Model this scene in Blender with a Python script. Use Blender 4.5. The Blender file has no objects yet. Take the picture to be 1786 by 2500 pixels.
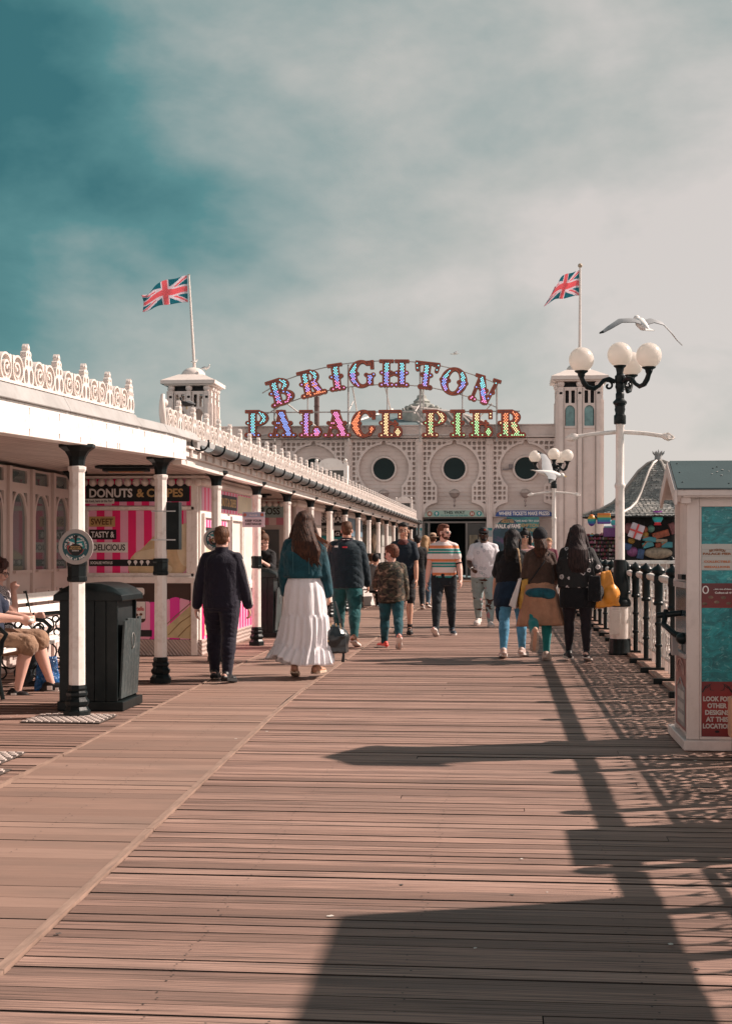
import bpy, bmesh, math, random
import numpy as np
from mathutils import Vector, Matrix, Euler
random.seed(7); rng = np.random.default_rng(7)
SC = bpy.context.scene
COL = SC.collection
PI = math.pi
# ---------------------------------------------------------------- camera maths
F, CX, HY, EYE = 3500.0, 893.0, 1343.0, 1.36
TH = math.atan(330/3500.0); CT, ST = math.cos(TH), math.sin(TH)
def ray(x, y):
    a = (x-CX)/F
    return Vector((a*CT-ST, a*ST+CT, -(y-HY)/F))
def G(x, y):
    t = F*EYE/(y-HY); d = ray(x, y)
    return Vector((d.x*t, d.y*t, 0))
def atY(x, y, Y):
    d = ray(x, y); t = Y/d.y
    return Vector((d.x*t, Y, EYE+d.z*t))
def atX(x, y, X):
    d = ray(x, y); t = X/d.x
    return Vector((X, d.y*t, EYE+d.z*t))
def R(d): return math.radians(d)
def s2l(c):
    return tuple(((v/255.0)/12.92 if v/255.0 <= .04045 else ((v/255.0+.055)/1.055)**2.4) for v in c)
# ---------------------------------------------------------------- materials
class NT:
    def __init__(s, name):
        s.m = bpy.data.materials.new(name); s.m.use_nodes = True
        s.t = s.m.node_tree; s.n = s.t.nodes; s.l = s.t.links
        s.b = s.n['Principled BSDF']
        s.tc = s.n.new('ShaderNodeTexCoord')
    def link(s, a, b): s.l.new(a, b)
    def map(s, scale=(1,1,1), src='Object', loc=(0,0,0), rot=(0,0,0)):
        m = s.n.new('ShaderNodeMapping'); m.inputs['Scale'].default_value = scale
        m.inputs['Location'].default_value = loc; m.inputs['Rotation'].default_value = rot
        s.link(s.tc.outputs[src], m.inputs['Vector']); return m.outputs[0]
    def noise(s, vec, scale=5, detail=4, rough=.55, dist=0):
        n = s.n.new('ShaderNodeTexNoise'); n.inputs['Scale'].default_value = scale
        n.inputs['Detail'].default_value = detail; n.inputs['Roughness'].default_value = rough
        n.inputs['Distortion'].default_value = dist
        if vec: s.link(vec, n.inputs['Vector'])
        return n.outputs['Fac']
    def ramp(s, fac, stops, interp='LINEAR'):
        r = s.n.new('ShaderNodeValToRGB'); cr = r.color_ramp; cr.interpolation = interp
        while len(cr.elements) < len(stops): cr.elements.new(.5)
        for e, (p, c) in zip(cr.elements, stops):
            e.position = p; e.color = (c, c, c, 1) if not hasattr(c, '__len__') else (*c[:3], 1)
        s.link(fac, r.inputs[0]); return r.outputs[0]
    def mix(s, fac, a, b, mode='MIX'):
        m = s.n.new('ShaderNodeMix'); m.data_type = 'RGBA'; m.blend_type = mode
        for k, v in ((0, fac), (6, a), (7, b)):
            if hasattr(v, 'is_output'): s.link(v, m.inputs[k])
            elif k == 0: m.inputs[k].default_value = v
            else: m.inputs[k].default_value = (*v[:3], 1)
        return m.outputs[2]
    def math(s, op, a, b=0, c=None):
        m = s.n.new('ShaderNodeMath'); m.operation = op
        for k, v in enumerate((a, b) if c is None else (a, b, c)):
            if hasattr(v, 'is_output'): s.link(v, m.inputs[k])
            else: m.inputs[k].default_value = v
        return m.outputs[0]
    def sep(s, vec):
        n = s.n.new('ShaderNodeSeparateXYZ'); s.link(vec, n.inputs[0]); return n.outputs
    def bump(s, h, strength=.3, dist=.01, normal=None):
        b = s.n.new('ShaderNodeBump'); b.inputs['Strength'].default_value = strength
        b.inputs['Distance'].default_value = dist; s.link(h, b.inputs['Height'])
        if normal: s.link(normal, b.inputs['Normal'])
        s.link(b.outputs[0], s.b.inputs['Normal']); return b.outputs[0]
    def col(s, v):
        if hasattr(v, 'is_output'): s.link(v, s.b.inputs['Base Color'])
        else: s.b.inputs['Base Color'].default_value = (*v[:3], 1)
    def set(s, **k):
        for a, v in k.items():
            nm = {'rough':'Roughness','metal':'Metallic','spec':'Specular IOR Level','coat':'Coat Weight','sheen':'Sheen Weight','trans':'Transmission Weight','sss':'Subsurface Weight'}[a]
            s.b.inputs[nm].default_value = v
_mc = {}
def pm(name, col, rough=.6, var=.12, scale=3, bump=.15, bscale=60, metal=0, dirt=None, dfac=.5, dscale=6, spec=.4, bdist=.004, stretch=(1,1,1)):
    """general painted / plain surface with uneven tone, dirt and fine bump"""
    if name in _mc: return _mc[name]
    t = NT(name); v = t.map(stretch)
    n = t.noise(v, scale, 5)
    c = t.mix(t.ramp(n, [(.3, 0), (.7, 1)]), tuple(x*(1-var) for x in col), tuple(min(1, x*(1+var)) for x in col))
    if dirt:
        d = t.noise(t.map(), dscale, 8, .7)
        c = t.mix(t.math('MULTIPLY', t.ramp(d, [(.5, 0), (.75, 1)]), dfac), c, dirt)
    t.col(c); t.set(rough=rough, metal=metal, spec=spec)
    if bump: t.bump(t.noise(v, bscale, 4), bump, bdist)
    _mc[name] = t.m; return t.m
def emis(name, col, strength):
    t = NT(name); t.col(col); t.b.inputs['Emission Color'].default_value = (*col, 1)
    t.b.inputs['Emission Strength'].default_value = strength; return t.m
# ---------------------------------------------------------------- mesh builder
def ortho(d):
    d = d.normalized(); u = Vector((0, 0, 1)) if abs(d.z) < .9 else Vector((1, 0, 0))
    a = d.cross(u).normalized(); return a, d.cross(a).normalized()
class MB:
    def __init__(s): s.v = []; s.f = []; s.m = []; s.mi = 0; s.M = None
    def add(s, vs, fs):
        o = len(s.v)
        if s.M is not None: vs = [s.M @ Vector(p) for p in vs]
        s.v += [tuple(p) for p in vs]; s.f += [tuple(i+o for i in f) for f in fs]; s.m += [s.mi]*len(fs)
        return s
    def box(s, c, d, rz=0, taper=1, rx=0, ry=0):
        c = Vector(c); hx, hy, hz = d[0]/2, d[1]/2, d[2]/2
        E = Euler((rx, ry, rz)).to_matrix()
        vs = []
        for z, k in ((-hz, 1), (hz, taper)):
            for x, y in ((-hx, -hy), (hx, -hy), (hx, hy), (-hx, hy)):
                vs.append(c + E @ Vector((x*k, y*k, z)))
        return s.add(vs, [(3,2,1,0),(4,5,6,7),(0,1,5,4),(1,2,6,5),(2,3,7,6),(3,0,4,7)])
    def bx(s, x0, x1, y0, y1, z0, z1): return s.box(((x0+x1)/2, (y0+y1)/2, (z0+z1)/2), (x1-x0, y1-y0, z1-z0))
    def cyl(s, p, q, r1, r2=None, n=12, caps=True):
        p = Vector(p); q = Vector(q); r2 = r1 if r2 is None else r2; a, b = ortho(q-p)
        vs = []
        for c, r in ((p, r1), (q, r2)):
            for i in range(n):
                t = 2*PI*i/n; vs.append(c + a*math.cos(t)*r + b*math.sin(t)*r)
        fs = [(i, (i+1) % n, n+(i+1) % n, n+i) for i in range(n)]
        if caps: fs += [tuple(range(n-1, -1, -1)), tuple(range(n, 2*n))]
        return s.add(vs, fs)
    def tube(s, pts, r, n=8, caps=True, closed=False):
        pts = [Vector(p) for p in pts]; N = len(pts); rs = r if hasattr(r, '__len__') else [r]*N
        vs = []; a = None
        for i, p in enumerate(pts):
            if closed: d = pts[(i+1) % N]-pts[i-1]
            else: d = pts[min(i+1, N-1)]-pts[max(i-1, 0)]
            if d.length < 1e-9: d = Vector((0, 0, 1))
            d.normalize()
            if a is None: a, b = ortho(d)
            else:
                a = (a - d*a.dot(d));
                if a.length < 1e-6: a, _ = ortho(d)
                a.normalize(); b = d.cross(a)
            for k in range(n):
                t = 2*PI*k/n; vs.append(p + (a*math.cos(t)+b*math.sin(t))*rs[i])
        fs = []
        for i in range(N if closed else N-1):
            j = (i+1) % N
            for k in range(n): fs.append((i*n+k, i*n+(k+1) % n, j*n+(k+1) % n, j*n+k))
        if caps and not closed: fs += [tuple(range(n-1, -1, -1)), tuple(range((N-1)*n, N*n))]
        return s.add(vs, fs)
    def lathe(s, prof, c=(0,0,0), n=16, sq=False, axis=None, rot0=0):
        c = Vector(c); vs = []; fs = []; N = len(prof)
        for (r, z) in prof:
            for k in range(n):
                t = 2*PI*(k+.5*sq)/n + rot0; vs.append(c + Vector((math.cos(t)*r, math.sin(t)*r, z)))
        for i in range(N-1):
            for k in range(n): fs.append((i*n+k, i*n+(k+1) % n, (i+1)*n+(k+1) % n, (i+1)*n+k))
        fs += [tuple(range(n-1, -1, -1)), tuple(range((N-1)*n, N*n))]
        return s.add(vs, fs)
    def ball(s, c, r, n=14, m=9, rot=None):
        c = Vector(c); r = r if hasattr(r, '__len__') else (r, r, r); vs = []; fs = []
        Rm = rot if rot is not None else Matrix.Identity(3)
        vs.append(c + Rm @ Vector((0, 0, -r[2])))
        for i in range(1, m):
            ph = -PI/2 + PI*i/m
            for k in range(n):
                t = 2*PI*k/n
                vs.append(c + Rm @ Vector((math.cos(ph)*math.cos(t)*r[0], math.cos(ph)*math.sin(t)*r[1], math.sin(ph)*r[2])))
        vs.append(c + Rm @ Vector((0, 0, r[2])))
        for k in range(n): fs.append((0, 1+(k+1) % n, 1+k))
        for i in range(m-2):
            for k in range(n): fs.append((1+i*n+k, 1+i*n+(k+1) % n, 1+(i+1)*n+(k+1) % n, 1+(i+1)*n+k))
        e = 1+(m-1)*n; b = 1+(m-2)*n
        for k in range(n): fs.append((b+k, b+(k+1) % n, e))
        return s.add(vs, fs)
    def prism(s, pts, fr, d):
        """2-D outline pts; fr maps (u,v,w)->3D ; extruded w=0..d"""
        N = len(pts); vs = [fr(u, v, 0) for u, v in pts]+[fr(u, v, d) for u, v in pts]
        fs = [tuple(range(N)), tuple(range(2*N-1, N-1, -1))]+[(i, i+N, (i+1) % N+N, (i+1) % N) for i in range(N)]
        return s.add(vs, fs)
    def loft(s, secs, n=20):
        """secs: (cx,cy,cz,a,b) horizontal ellipses"""
        vs = []; fs = []
        for (x, y, z, a, b) in secs:
            for k in range(n):
                t = 2*PI*k/n; vs.append((x+math.cos(t)*a, y+math.sin(t)*b, z))
        for i in range(len(secs)-1):
            for k in range(n): fs.append((i*n+k, i*n+(k+1) % n, (i+1)*n+(k+1) % n, (i+1)*n+k))
        fs += [tuple(range(n-1, -1, -1)), tuple(range((len(secs)-1)*n, len(secs)*n))]
        return s.add(vs, fs)
    def mesh(s, name, mats):
        me = bpy.data.meshes.new(name); me.from_pydata(s.v, [], s.f)
        for m in (mats if isinstance(mats, (list, tuple)) else [mats]): me.materials.append(m)
        me.polygons.foreach_set('material_index', s.m); me.update(); return me
    def build(s, name, mats, parent=None, smooth=None, bevel=0, fix=True):
        me = s.mesh(name, mats)
        if fix:
            b = bmesh.new(); b.from_mesh(me); bmesh.ops.recalc_face_normals(b, faces=b.faces); b.to_mesh(me); b.free()
        o = bpy.data.objects.new(name, me); COL.objects.link(o)
        if parent is not None: o.parent = parent
        if smooth: shade(o, smooth)
        if bevel:
            bm_ = o.modifiers.new('bevel', 'BEVEL'); bm_.width = bevel; bm_.segments = 1 if bevel < .008 else 2; bm_.limit_method = 'ANGLE'; bm_.angle_limit = R(40)
        return o
def shade(o, ang=40):
    me = o.data
    me.polygons.foreach_set('use_smooth', [True]*len(me.polygons))
    if ang < 170 and hasattr(me, 'set_sharp_from_angle'): me.set_sharp_from_angle(angle=R(ang))
def empty(name, label=None, cat=None, loc=(0,0,0), rz=0, group=None, parent=None):
    o = bpy.data.objects.new(name, None); COL.objects.link(o); o.empty_display_size = .1
    o.location = loc; o.rotation_euler = (0, 0, rz)
    if parent is not None: o.parent = parent
    tag(o, label, cat, group); return o
def tag(o, label=None, cat=None, group=None, kind=None):
    if label: o['label'] = label
    if cat: o['category'] = cat
    if group: o['group'] = group
    if kind: o['kind'] = kind
    return o
def copy_tree(o, parent=None):
    c = o.copy(); COL.objects.link(c); c.parent = parent
    for ch in list(o.children): copy_tree(ch, c)
    return c
# ---------------------------------------------------------------- 2-D signed distance shapes -> solid plates
def D_box(cx, cy, hx, hy, r=0):
    def f(x, y):
        dx = np.abs(x-cx)-hx+r; dy = np.abs(y-cy)-hy+r
        return np.hypot(np.maximum(dx, 0), np.maximum(dy, 0))+np.minimum(np.maximum(dx, dy), 0)-r
    return f
def D_disc(cx, cy, r, ry=None):
    ry = ry or r
    return lambda x, y: (np.hypot((x-cx)/r, (y-cy)/ry)-1)*min(r, ry)
def D_seg(x0, y0, x1, y1, r0, r1=None):
    r1 = r0 if r1 is None else r1
    def f(x, y):
        dx, dy = x1-x0, y1-y0; t = np.clip(((x-x0)*dx+(y-y0)*dy)/(dx*dx+dy*dy+1e-9), 0, 1)
        return np.hypot(x-x0-t*dx, y-y0-t*dy)-(r0+(r1-r0)*t)
    return f
def D_path(pts, r):
    fs = []
    for i in range(len(pts)-1):
        r0 = r[i] if hasattr(r, '__len__') else r; r1 = r[i+1] if hasattr(r, '__len__') else r
        fs.append(D_seg(*pts[i], *pts[i+1], r0, r1))
    return U(*fs)
def U(*fs): return lambda x, y: np.minimum.reduce([f(x, y) for f in fs])
def SUB(a, b): return lambda x, y: np.maximum(a(x, y), -b(x, y))
def AND(a, b): return lambda x, y: np.maximum(a(x, y), b(x, y))
def OFF(a, k): return lambda x, y: a(x, y)-k
def plate(mb, fn, x0, x1, y0, y1, res, fr, d0=0, d1=.05):
    """solid plate of the region fn<0; fr(u,v,w)->3D, thickness from w=d0 to w=d1"""
    nx = max(2, int(round((x1-x0)/res))); ny = max(2, int(round((y1-y0)/res)))
    xs = np.linspace(x0, x1, nx+1); ys = np.linspace(y0, y1, ny+1)
    XX, YY = np.meshgrid(xs, ys, indexing='ij'); V = fn(XX, YY)
    V[0, :] = np.maximum(V[0, :], 1e-4); V[-1, :] = np.maximum(V[-1, :], 1e-4); V[:, 0] = np.maximum(V[:, 0], 1e-4); V[:, -1] = np.maximum(V[:, -1], 1e-4)
    V[np.abs(V) < 1e-6] = 1e-6
    P = []; idx = {}; polys = []; walls = []
    def corner(i, j):
        k = (i, j)
        if k not in idx: idx[k] = len(P); P.append((xs[i], ys[j]))
        return idx[k]
    def cross(i, j, a, b):
        k = (i, j, a, b) if (i, j) < (a, b) else (a, b, i, j)
        if k not in idx:
            v0, v1 = V[i, j], V[a, b]; t = v0/(v0-v1); t = min(max(t, .02), .98)
            idx[k] = len(P); P.append((xs[i]+(xs[a]-xs[i])*t, ys[j]+(ys[b]-ys[j])*t))
        return idx[k]
    I = V < 0
    cnt = I[:-1, :-1].astype(int)+I[1:, :-1]+I[1:, 1:]+I[:-1, 1:]
    # runs of full cells merged along y
    for i in range(nx):
        j = 0
        while j < ny:
            c = cnt[i, j]
            if c == 0: j += 1; continue
            cs = [(i, j), (i+1, j), (i+1, j+1), (i, j+1)]
            if c == 4: polys.append([corner(*q) for q in cs]); j += 1; continue
            poly = []; kinds = []
            for q in range(4):
                a, b = cs[q], cs[(q+1) % 4]
                if I[a]: poly.append(corner(*a)); kinds.append(0)
                if I[a] != I[b]: poly.append(cross(*a, *b)); kinds.append(1 if I[a] else 2)
            polys.append(poly)
            n = len(poly)
            for q in range(n):
                if kinds[q] == 1 and kinds[(q+1) % n] == 2: walls.append((poly[q], poly[(q+1) % n]))
            j += 1
    n = len(P)
    vs = [fr(u, v, d1) for u, v in P]+[fr(u, v, d0) for u, v in P]
    fs = [tuple(p) for p in polys]+[tuple(q+n for q in reversed(p)) for p in polys]+[(b, a, a+n, b+n) for a, b in walls]
    return mb.add(vs, fs)
def front(cx, Y, z0, s=1):
    """frame: u right (+X), v up (+Z), w toward the camera (-Y)"""
    return lambda u, v, w: (cx+u*s, Y-w, z0+v*s)
def sideR(X, cy, z0):
    """plate facing +X: u along +Y, v up"""
    return lambda u, v, w: (X+w, cy+u, z0+v)
# ---------------------------------------------------------------- lettering
def text_mesh(s, size=1, off=0, ext=.004, align='CENTER', sx=1, space=1):
    cu = bpy.data.curves.new('t', 'FONT'); cu.body = s; cu.size = size; cu.offset = off; cu.extrude = ext
    cu.align_x = align; cu.align_y = 'CENTER'; cu.space_character = space; cu.resolution_u = 3
    o = bpy.data.objects.new('t', cu); COL.objects.link(o)
    dg = bpy.context.evaluated_depsgraph_get(); me = bpy.data.meshes.new_from_object(o.evaluated_get(dg))
    bpy.data.objects.remove(o); bpy.data.curves.remove(cu)
    if sx != 1: me.transform(Matrix.Diagonal((sx, 1, 1, 1)))
    return me
def fit_text(s, width, height, off=.02, ext=.003, space=1):
    """text scaled so that caps are exactly width x height"""
    me = text_mesh(s, 1, off, 0.01, space=space)
    xs = [v.co.x for v in me.vertices]; ys = [v.co.y for v in me.vertices]
    w = max(xs)-min(xs); h = max(ys)-min(ys); cx = (max(xs)+min(xs))/2; cy = (max(ys)+min(ys))/2
    me.transform(Matrix.Diagonal((width/w, height/h, ext/.01, 1)) @ Matrix.Translation((-cx, -cy, 0)))
    return me
FRONT = Matrix.Rotation(PI/2, 4, 'X')            # text in XZ plane facing -Y
SIDE_R = Matrix.Rotation(PI/2, 4, 'Z') @ FRONT   # facing +X
SIDE_L = Matrix.Rotation(-PI/2, 4, 'Z') @ FRONT  # facing -X
def letters(s, c, width, height, mat, parent, face=FRONT, name='lettering', off=.02, ext=.002, space=1, tilt=0):
    me = fit_text(s, width, height, off, ext, space); me.materials.clear(); me.materials.append(mat)
    M = Matrix.Translation(c) @ face @ Matrix.Rotation(tilt, 4, 'Z')
    me.transform(M); me.name = name
    o = bpy.data.objects.new(name, me); COL.objects.link(o); o.parent = parent
    return o
def arc_letters(s, c, r, a0, a1, size, mat, parent, face=FRONT, name='lettering', flip=False, off=.02, ext=.002, sx=1.0):
    """letters set round a circle from angle a0 to a1 (deg, ccw from +u)"""
    bm = bmesh.new()
    n = len(s)
    for i, ch in enumerate(s):
        if ch == ' ': continue
        a = R(a0+(a1-a0)*(i+.5)/n)
        me = text_mesh(ch, size, off*size, ext, sx=sx)
        rot = a-PI/2 if not flip else a+PI/2
        me.transform(Matrix.Translation(c) @ face @ Matrix.Translation((math.cos(a)*r, math.sin(a)*r, 0)) @ Matrix.Rotation(rot, 4, 'Z'))
        bm.from_mesh(me); bpy.data.meshes.remove(me)
    me = bpy.data.meshes.new(name); bm.to_mesh(me); bm.free(); me.materials.clear(); me.materials.append(mat)
    me.polygons.foreach_set('material_index', [0]*len(me.polygons))
    o = bpy.data.objects.new(name, me); COL.objects.link(o); o.parent = parent
    return o
# ---------------------------------------------------------------- common materials
WHITE = pm('cream_paint', (.74, .66, .61), .45, .05, 2, .12, 30, dirt=(.42, .33, .27), dfac=.35, dscale=3)
WHITE2 = pm('fresh_white_paint', (.84, .78, .73), .4, .05, 3, .2, 40, dirt=(.40, .27, .19), dfac=.5, dscale=8)
PINKW = pm('weathered_cream_boards', (.66, .56, .52), .6, .08, 1.2, .2, 20, dirt=(.34, .28, .24), dfac=.4, dscale=1.3)
BLACK = pm('black_gloss_paint', (.006, .011, .012), .38, .25, 6, .35, 25, spec=.22, dirt=(.03, .034, .032), dfac=.35)
BLACKM = pm('dull_black', (.007, .011, .012), .6, .3, 6, .3, 40)
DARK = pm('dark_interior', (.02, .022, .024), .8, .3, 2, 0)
LEAD = pm('lead_flashing', (.36, .35, .34), .55, .12, 2.5, .3, 12, dirt=(.2, .18, .16), dfac=.5)
GUTTER = pm('grey_cast_gutter', (.11, .125, .13), .42, .2, 3, .3, 20, dirt=(.3, .28, .26), dfac=.35)
SLATE = pm('grey_slates', (.2, .2, .19), .6, .3, 9, .4, 12, dirt=(.4, .38, .33), dfac=.5, dscale=4)
STEEL = pm('galvanised_steel', (.5, .5, .5), .35, .1, 4, .1, 30, metal=.7)
INK = pm('black_print', (.01, .013, .015), .5, .1, 3, 0)
PRINTW = pm('white_print', (.8, .78, .75), .5, .05, 3, 0)
GOLD = pm('gold_print', (.55, .36, .15), .5, .08, 3, 0)
PINKD = pm('deep_pink_print', (.88, .02, .17), .35, .06, 3, 0)
PINKL = pm('light_pink_print', (.88, .42, .58), .35, .06, 3, 0)
TEALP = pm('teal_print', (.02, .27, .28), .45, .08, 3, 0)
REDP = pm('red_print', (.5, .05, .05), .45, .08, 3, 0)
# ================================================================ camera, light, sky
cam = bpy.data.cameras.new('camera'); cam.sensor_fit = 'VERTICAL'; cam.sensor_height = 36; cam.lens = F*36/2500
cam.shift_y = (HY-1250)/2500; cam.clip_end = 6000; cam.clip_start = .1
co = bpy.data.objects.new('camera', cam); COL.objects.link(co)
co.location = (0, 0, EYE); co.rotation_euler = (PI/2, 0, TH); SC.camera = co
SC.render.resolution_x, SC.render.resolution_y = 731, 1024
SC.view_settings.view_transform = 'Standard'; SC.view_settings.look = 'None'; SC.view_settings.gamma = 1
SC.view_settings.exposure = .38
SUN_EL, SUN_AZ = R(38.5), R(20)          # azimuth from +X towards +Y
sd = Vector((math.cos(SUN_EL)*math.cos(SUN_AZ), math.cos(SUN_EL)*math.sin(SUN_AZ), math.sin(SUN_EL)))
sun = bpy.data.lights.new('sun', 'SUN'); sun.energy = 5.9; sun.angle = R(.9); sun.color = (1, .83, .73)
so = bpy.data.objects.new('sun', sun); COL.objects.link(so); so.rotation_euler = sd.to_track_quat('Z', 'Y').to_euler(); so.location = (30, 10, 30)
w = bpy.data.worlds.new('World'); SC.world = w; w.use_nodes = True
n = w.node_tree.nodes; l = w.node_tree.links; bg = n['Background']
class WT(NT):
    def __init__(s): s.t = w.node_tree; s.n = n; s.l = l; s.tc = n.new('ShaderNodeTexCoord')
W = WT()
sky = n.new('ShaderNodeTexSky'); sky.sky_type = 'NISHITA'; sky.sun_disc = False; sky.sun_elevation = SUN_EL; sky.sun_rotation = PI/2-SUN_AZ
skc = W.mix(1.0, sky.outputs[0], (.10, .10, .10), 'MULTIPLY')
sx, sy, sz = W.sep(W.tc.outputs['Generated'])
nz1 = W.noise(W.map((1, 1, 1.5), 'Generated', (7.1, 11.4, 2.2)), 3.0, 5, .48, .25)
nz2 = W.noise(W.map((1, 1, 1.7), 'Generated', (6.9, 7.1, 5.5), (0, .25, 0)), 6.5, 6, .55, .12)
# cloud brightness: dense dark bank to the left, thin bright cloud to the right and low down
f = W.ramp(W.math('ADD', sx, .5), [(.14, .08), (.25, .36), (.36, .66), (.47, .80), (.66, .92)])
f = W.math('MULTIPLY_ADD', W.math('SUBTRACT', nz1, .5), 1.5, f)
f = W.math('MULTIPLY_ADD', W.math('SUBTRACT', nz2, .5), 1.25, f)
f = W.math('MULTIPLY_ADD', f, .84, .09); low = W.ramp(sz, [(0.0, .22), (.08, .13), (.20, 0.0)])
f = W.math('ADD', f, low)
cc = W.ramp(f, [(.0, s2l((52, 108, 112))), (.25, s2l((86, 136, 137))), (.5, s2l((146, 164, 161))), (.75, s2l((186, 187, 181))), (1.0, s2l((214, 206, 200)))])
# unseen sky shaped for fill light: dark cool overhead, bright pinkish behind viewer
top = W.ramp(sz, [(.36, 0), (.62, 1)])
cc = W.mix(1.0, cc, (.78, .78, .78), 'MULTIPLY'); cc = W.mix(top, cc, (.11, .175, .18))
back = W.ramp(sy, [(-.25, 0), (.25, 1)]) if False else W.ramp(W.math('MULTIPLY_ADD', sy, -1.0, .2), [(.0, 0), (.6, 1)])
bk = W.mix(W.ramp(sz, [(.0, 0), (.55, 1)]), (1.38, 1.13, 1.04), (.08, .12, .13))
cc = W.mix(back, cc, bk)
fin = W.mix(.93, skc, cc)
l.new(fin, bg.inputs[0]); bg.inputs[1].default_value = 1.0
# ================================================================ deck and sea
def seam1(Y):   # boundary between the smooth strip and the main deck
    return -1.57-(max(0, min(1, (Y-3.5)/9.5)))*.35
def seam2(Y): return -2.86-max(0, min(1, (Y-8)/11))*.28
t = NT('deck_timber')
o = t.map((1, 1, 1)); geo = t.n.new('ShaderNodeNewGeometry'); rnd = geo.outputs['Random Per Island']
base = t.ramp(rnd, [(0, (.225, .138, .108)), (.3, (.325, .20, .158)), (.6, (.395, .245, .193)), (.85, (.485, .31, .248)), (1, (.26, .16, .128))])
off = t.n.new('ShaderNodeVectorMath'); off.operation = 'ADD'; cmb = t.n.new('ShaderNodeCombineXYZ')
t.link(t.math('MULTIPLY', rnd, 37.0), cmb.inputs[0]); t.link(o, off.inputs[0]); t.link(cmb.outputs[0], off.inputs[1])
mp = t.n.new('ShaderNodeMapping'); mp.inputs['Scale'].default_value = (1.6, 85, 30); t.link(off.outputs[0], mp.inputs[0])
grain = t.noise(mp.outputs[0], 1.6, 6, .62)
mp2 = t.n.new('ShaderNodeMapping'); mp2.inputs['Scale'].default_value = (.7, 9, 9); t.link(off.outputs[0], mp2.inputs[0]); mp3 = t.n.new('ShaderNodeMapping'); mp3.inputs['Scale'].default_value = (.9, 120, 30); t.link(off.outputs[0], mp3.inputs[0]); split = t.ramp(t.noise(mp3.outputs[0], 1.0, 3, .55), [(.565, 0), (.63, 1)])
blot = t.noise(mp2.outputs[0], 2.2, 5, .6)
c = t.mix(t.ramp(grain, [(.38, 0), (.58, 1)]), t.mix(.65, base, (.09, .06, .052)), base)
c = t.mix(t.math('MULTIPLY', t.ramp(blot, [(.52, 0), (.72, 1)]), .65), c, (.15, .105, .09))
big = t.noise(t.map((.5, .8, 1)), 1.1, 4, .6)
c = t.mix(t.math('MULTIPLY', t.ramp(big, [(.45, 0), (.7, 1)]), .35), c, (.2, .14, .115))
c = t.mix(t.math('MULTIPLY', split, .85), c, (.04, .028, .023)); t.col(c); t.set(rough=.66, spec=.25); t.bump(grain, .6, .006); DECK = t.m
t = NT('deck_timber_smooth')
geo = t.n.new('ShaderNodeNewGeometry'); rnd = geo.outputs['Random Per Island']
base = t.ramp(rnd, [(0, (.24, .155, .122)), (.5, (.30, .192, .15)), (.8, (.36, .238, .188)), (1, (.21, .137, .11))])
gr = t.noise(t.map((1.5, 60, 10)), 1.4, 6, .6); bl = t.noise(t.map((.8, 2.2, 1)), 1.6, 5, .6)
c = t.mix(t.ramp(gr, [(.35, 0), (.6, 1)]), t.mix(.35, base, (.15, .09, .07)), base)
c = t.mix(t.math('MULTIPLY', t.ramp(bl, [(.45, 0), (.72, 1)]), .6), c, (.19, .135, .11))
t.col(c); t.set(rough=.66, spec=.25); t.bump(gr, .3, .004); DECK2 = t.m
SEAM = pm('seam_batten', (.30, .20, .155), .6, .25, 4, .3, 30, stretch=(12, 1, 1), dirt=(.14, .1, .08), dfac=.5)
d = MB(); Y = 2.2
def board(x0, x1, x0b, x1b, Y0, Y1, z, mi):
    d.mi = mi; tl = random.uniform(-.0015, .0015); t0 = random.uniform(-.003, .003); t1 = random.uniform(-.003, .003)
    vs = [(x0, Y0+t0, z-.04), (x1, Y0+t1, z-.04), (x1b, Y1+t1, z-.04), (x0b, Y1+t0, z-.04),
          (x0, Y0+t0, z-tl), (x1, Y0+t1, z-tl), (x1b, Y1+t1, z+tl), (x0b, Y1+t0, z+tl)]
    d.add(vs, [(4,5,6,7)]); d.mi = 4; d.add(vs, [(0,1,5,4), (2,3,7,6), (1,2,6,5), (3,0,4,7)])  # worn edges coloured extra dark, painting the shade of the gaps
while Y < 72:
    p = random.uniform(.098, .128); g = random.choice((.009, .011, .014, .017, .010, .007))
    rb = 2.05 if Y < 38 else 12.0
    s1a, s1b = seam1(Y)+.02, seam1(Y+p)+.02
    z = -random.uniform(0, .004)
    if random.random() < .12 and Y < 38:
        j = random.choice((-.55, .12, .78, 1.2)); board(s1a, j-.002, s1b, j-.002, Y, Y+p-g, z, 0); board(j+.002, rb, j+.002, rb, Y, Y+p-g, z-random.uniform(0, .003), 0)
    else: board(s1a, rb, s1b, rb, Y, Y+p-g, z, 0)
    Y += p
Y = 2.2
while Y < 72:   # smoother strip
    p = random.uniform(.12, .2); g = random.choice((.004, .006, .005, .010)); z = -random.uniform(0, .002)
    board(seam2(Y)+.015, seam1(Y)-.03, seam2(Y+p)+.015, seam1(Y+p)-.03, Y, Y+p-g, z, 1); Y += p
Y = 2.2
while Y < 72:
    p = random.uniform(.098, .125); g = random.choice((.010, .013, .017, .02)); z = -random.uniform(0, .006)
    board(-9.0, seam2(Y)-.02, -9.0, seam2(Y+p)-.02, Y, Y+p-g, z, 0); Y += p
d.mi = 2
for fn, wd in ((seam1, .019), (seam2, .010)):
    Y = 2.2
    while Y < 72:
        L = random.uniform(1.6, 2.8); Y1 = Y+L-.006; jx = random.uniform(-.003, .003)
        vs = [(fn(Y)-wd+jx-.005, Y, -.03), (fn(Y)+wd+jx-.005, Y, -.03), (fn(Y1)+wd+jx-.005, Y1, -.03), (fn(Y1)-wd+jx-.005, Y1, -.03)]
        vs += [(a, b, .006) for a, b, _ in vs]
        d.add(vs, [(4,5,6,7), (0,1,5,4), (2,3,7,6), (1,2,6,5), (3,0,4,7)]); Y += L
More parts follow.
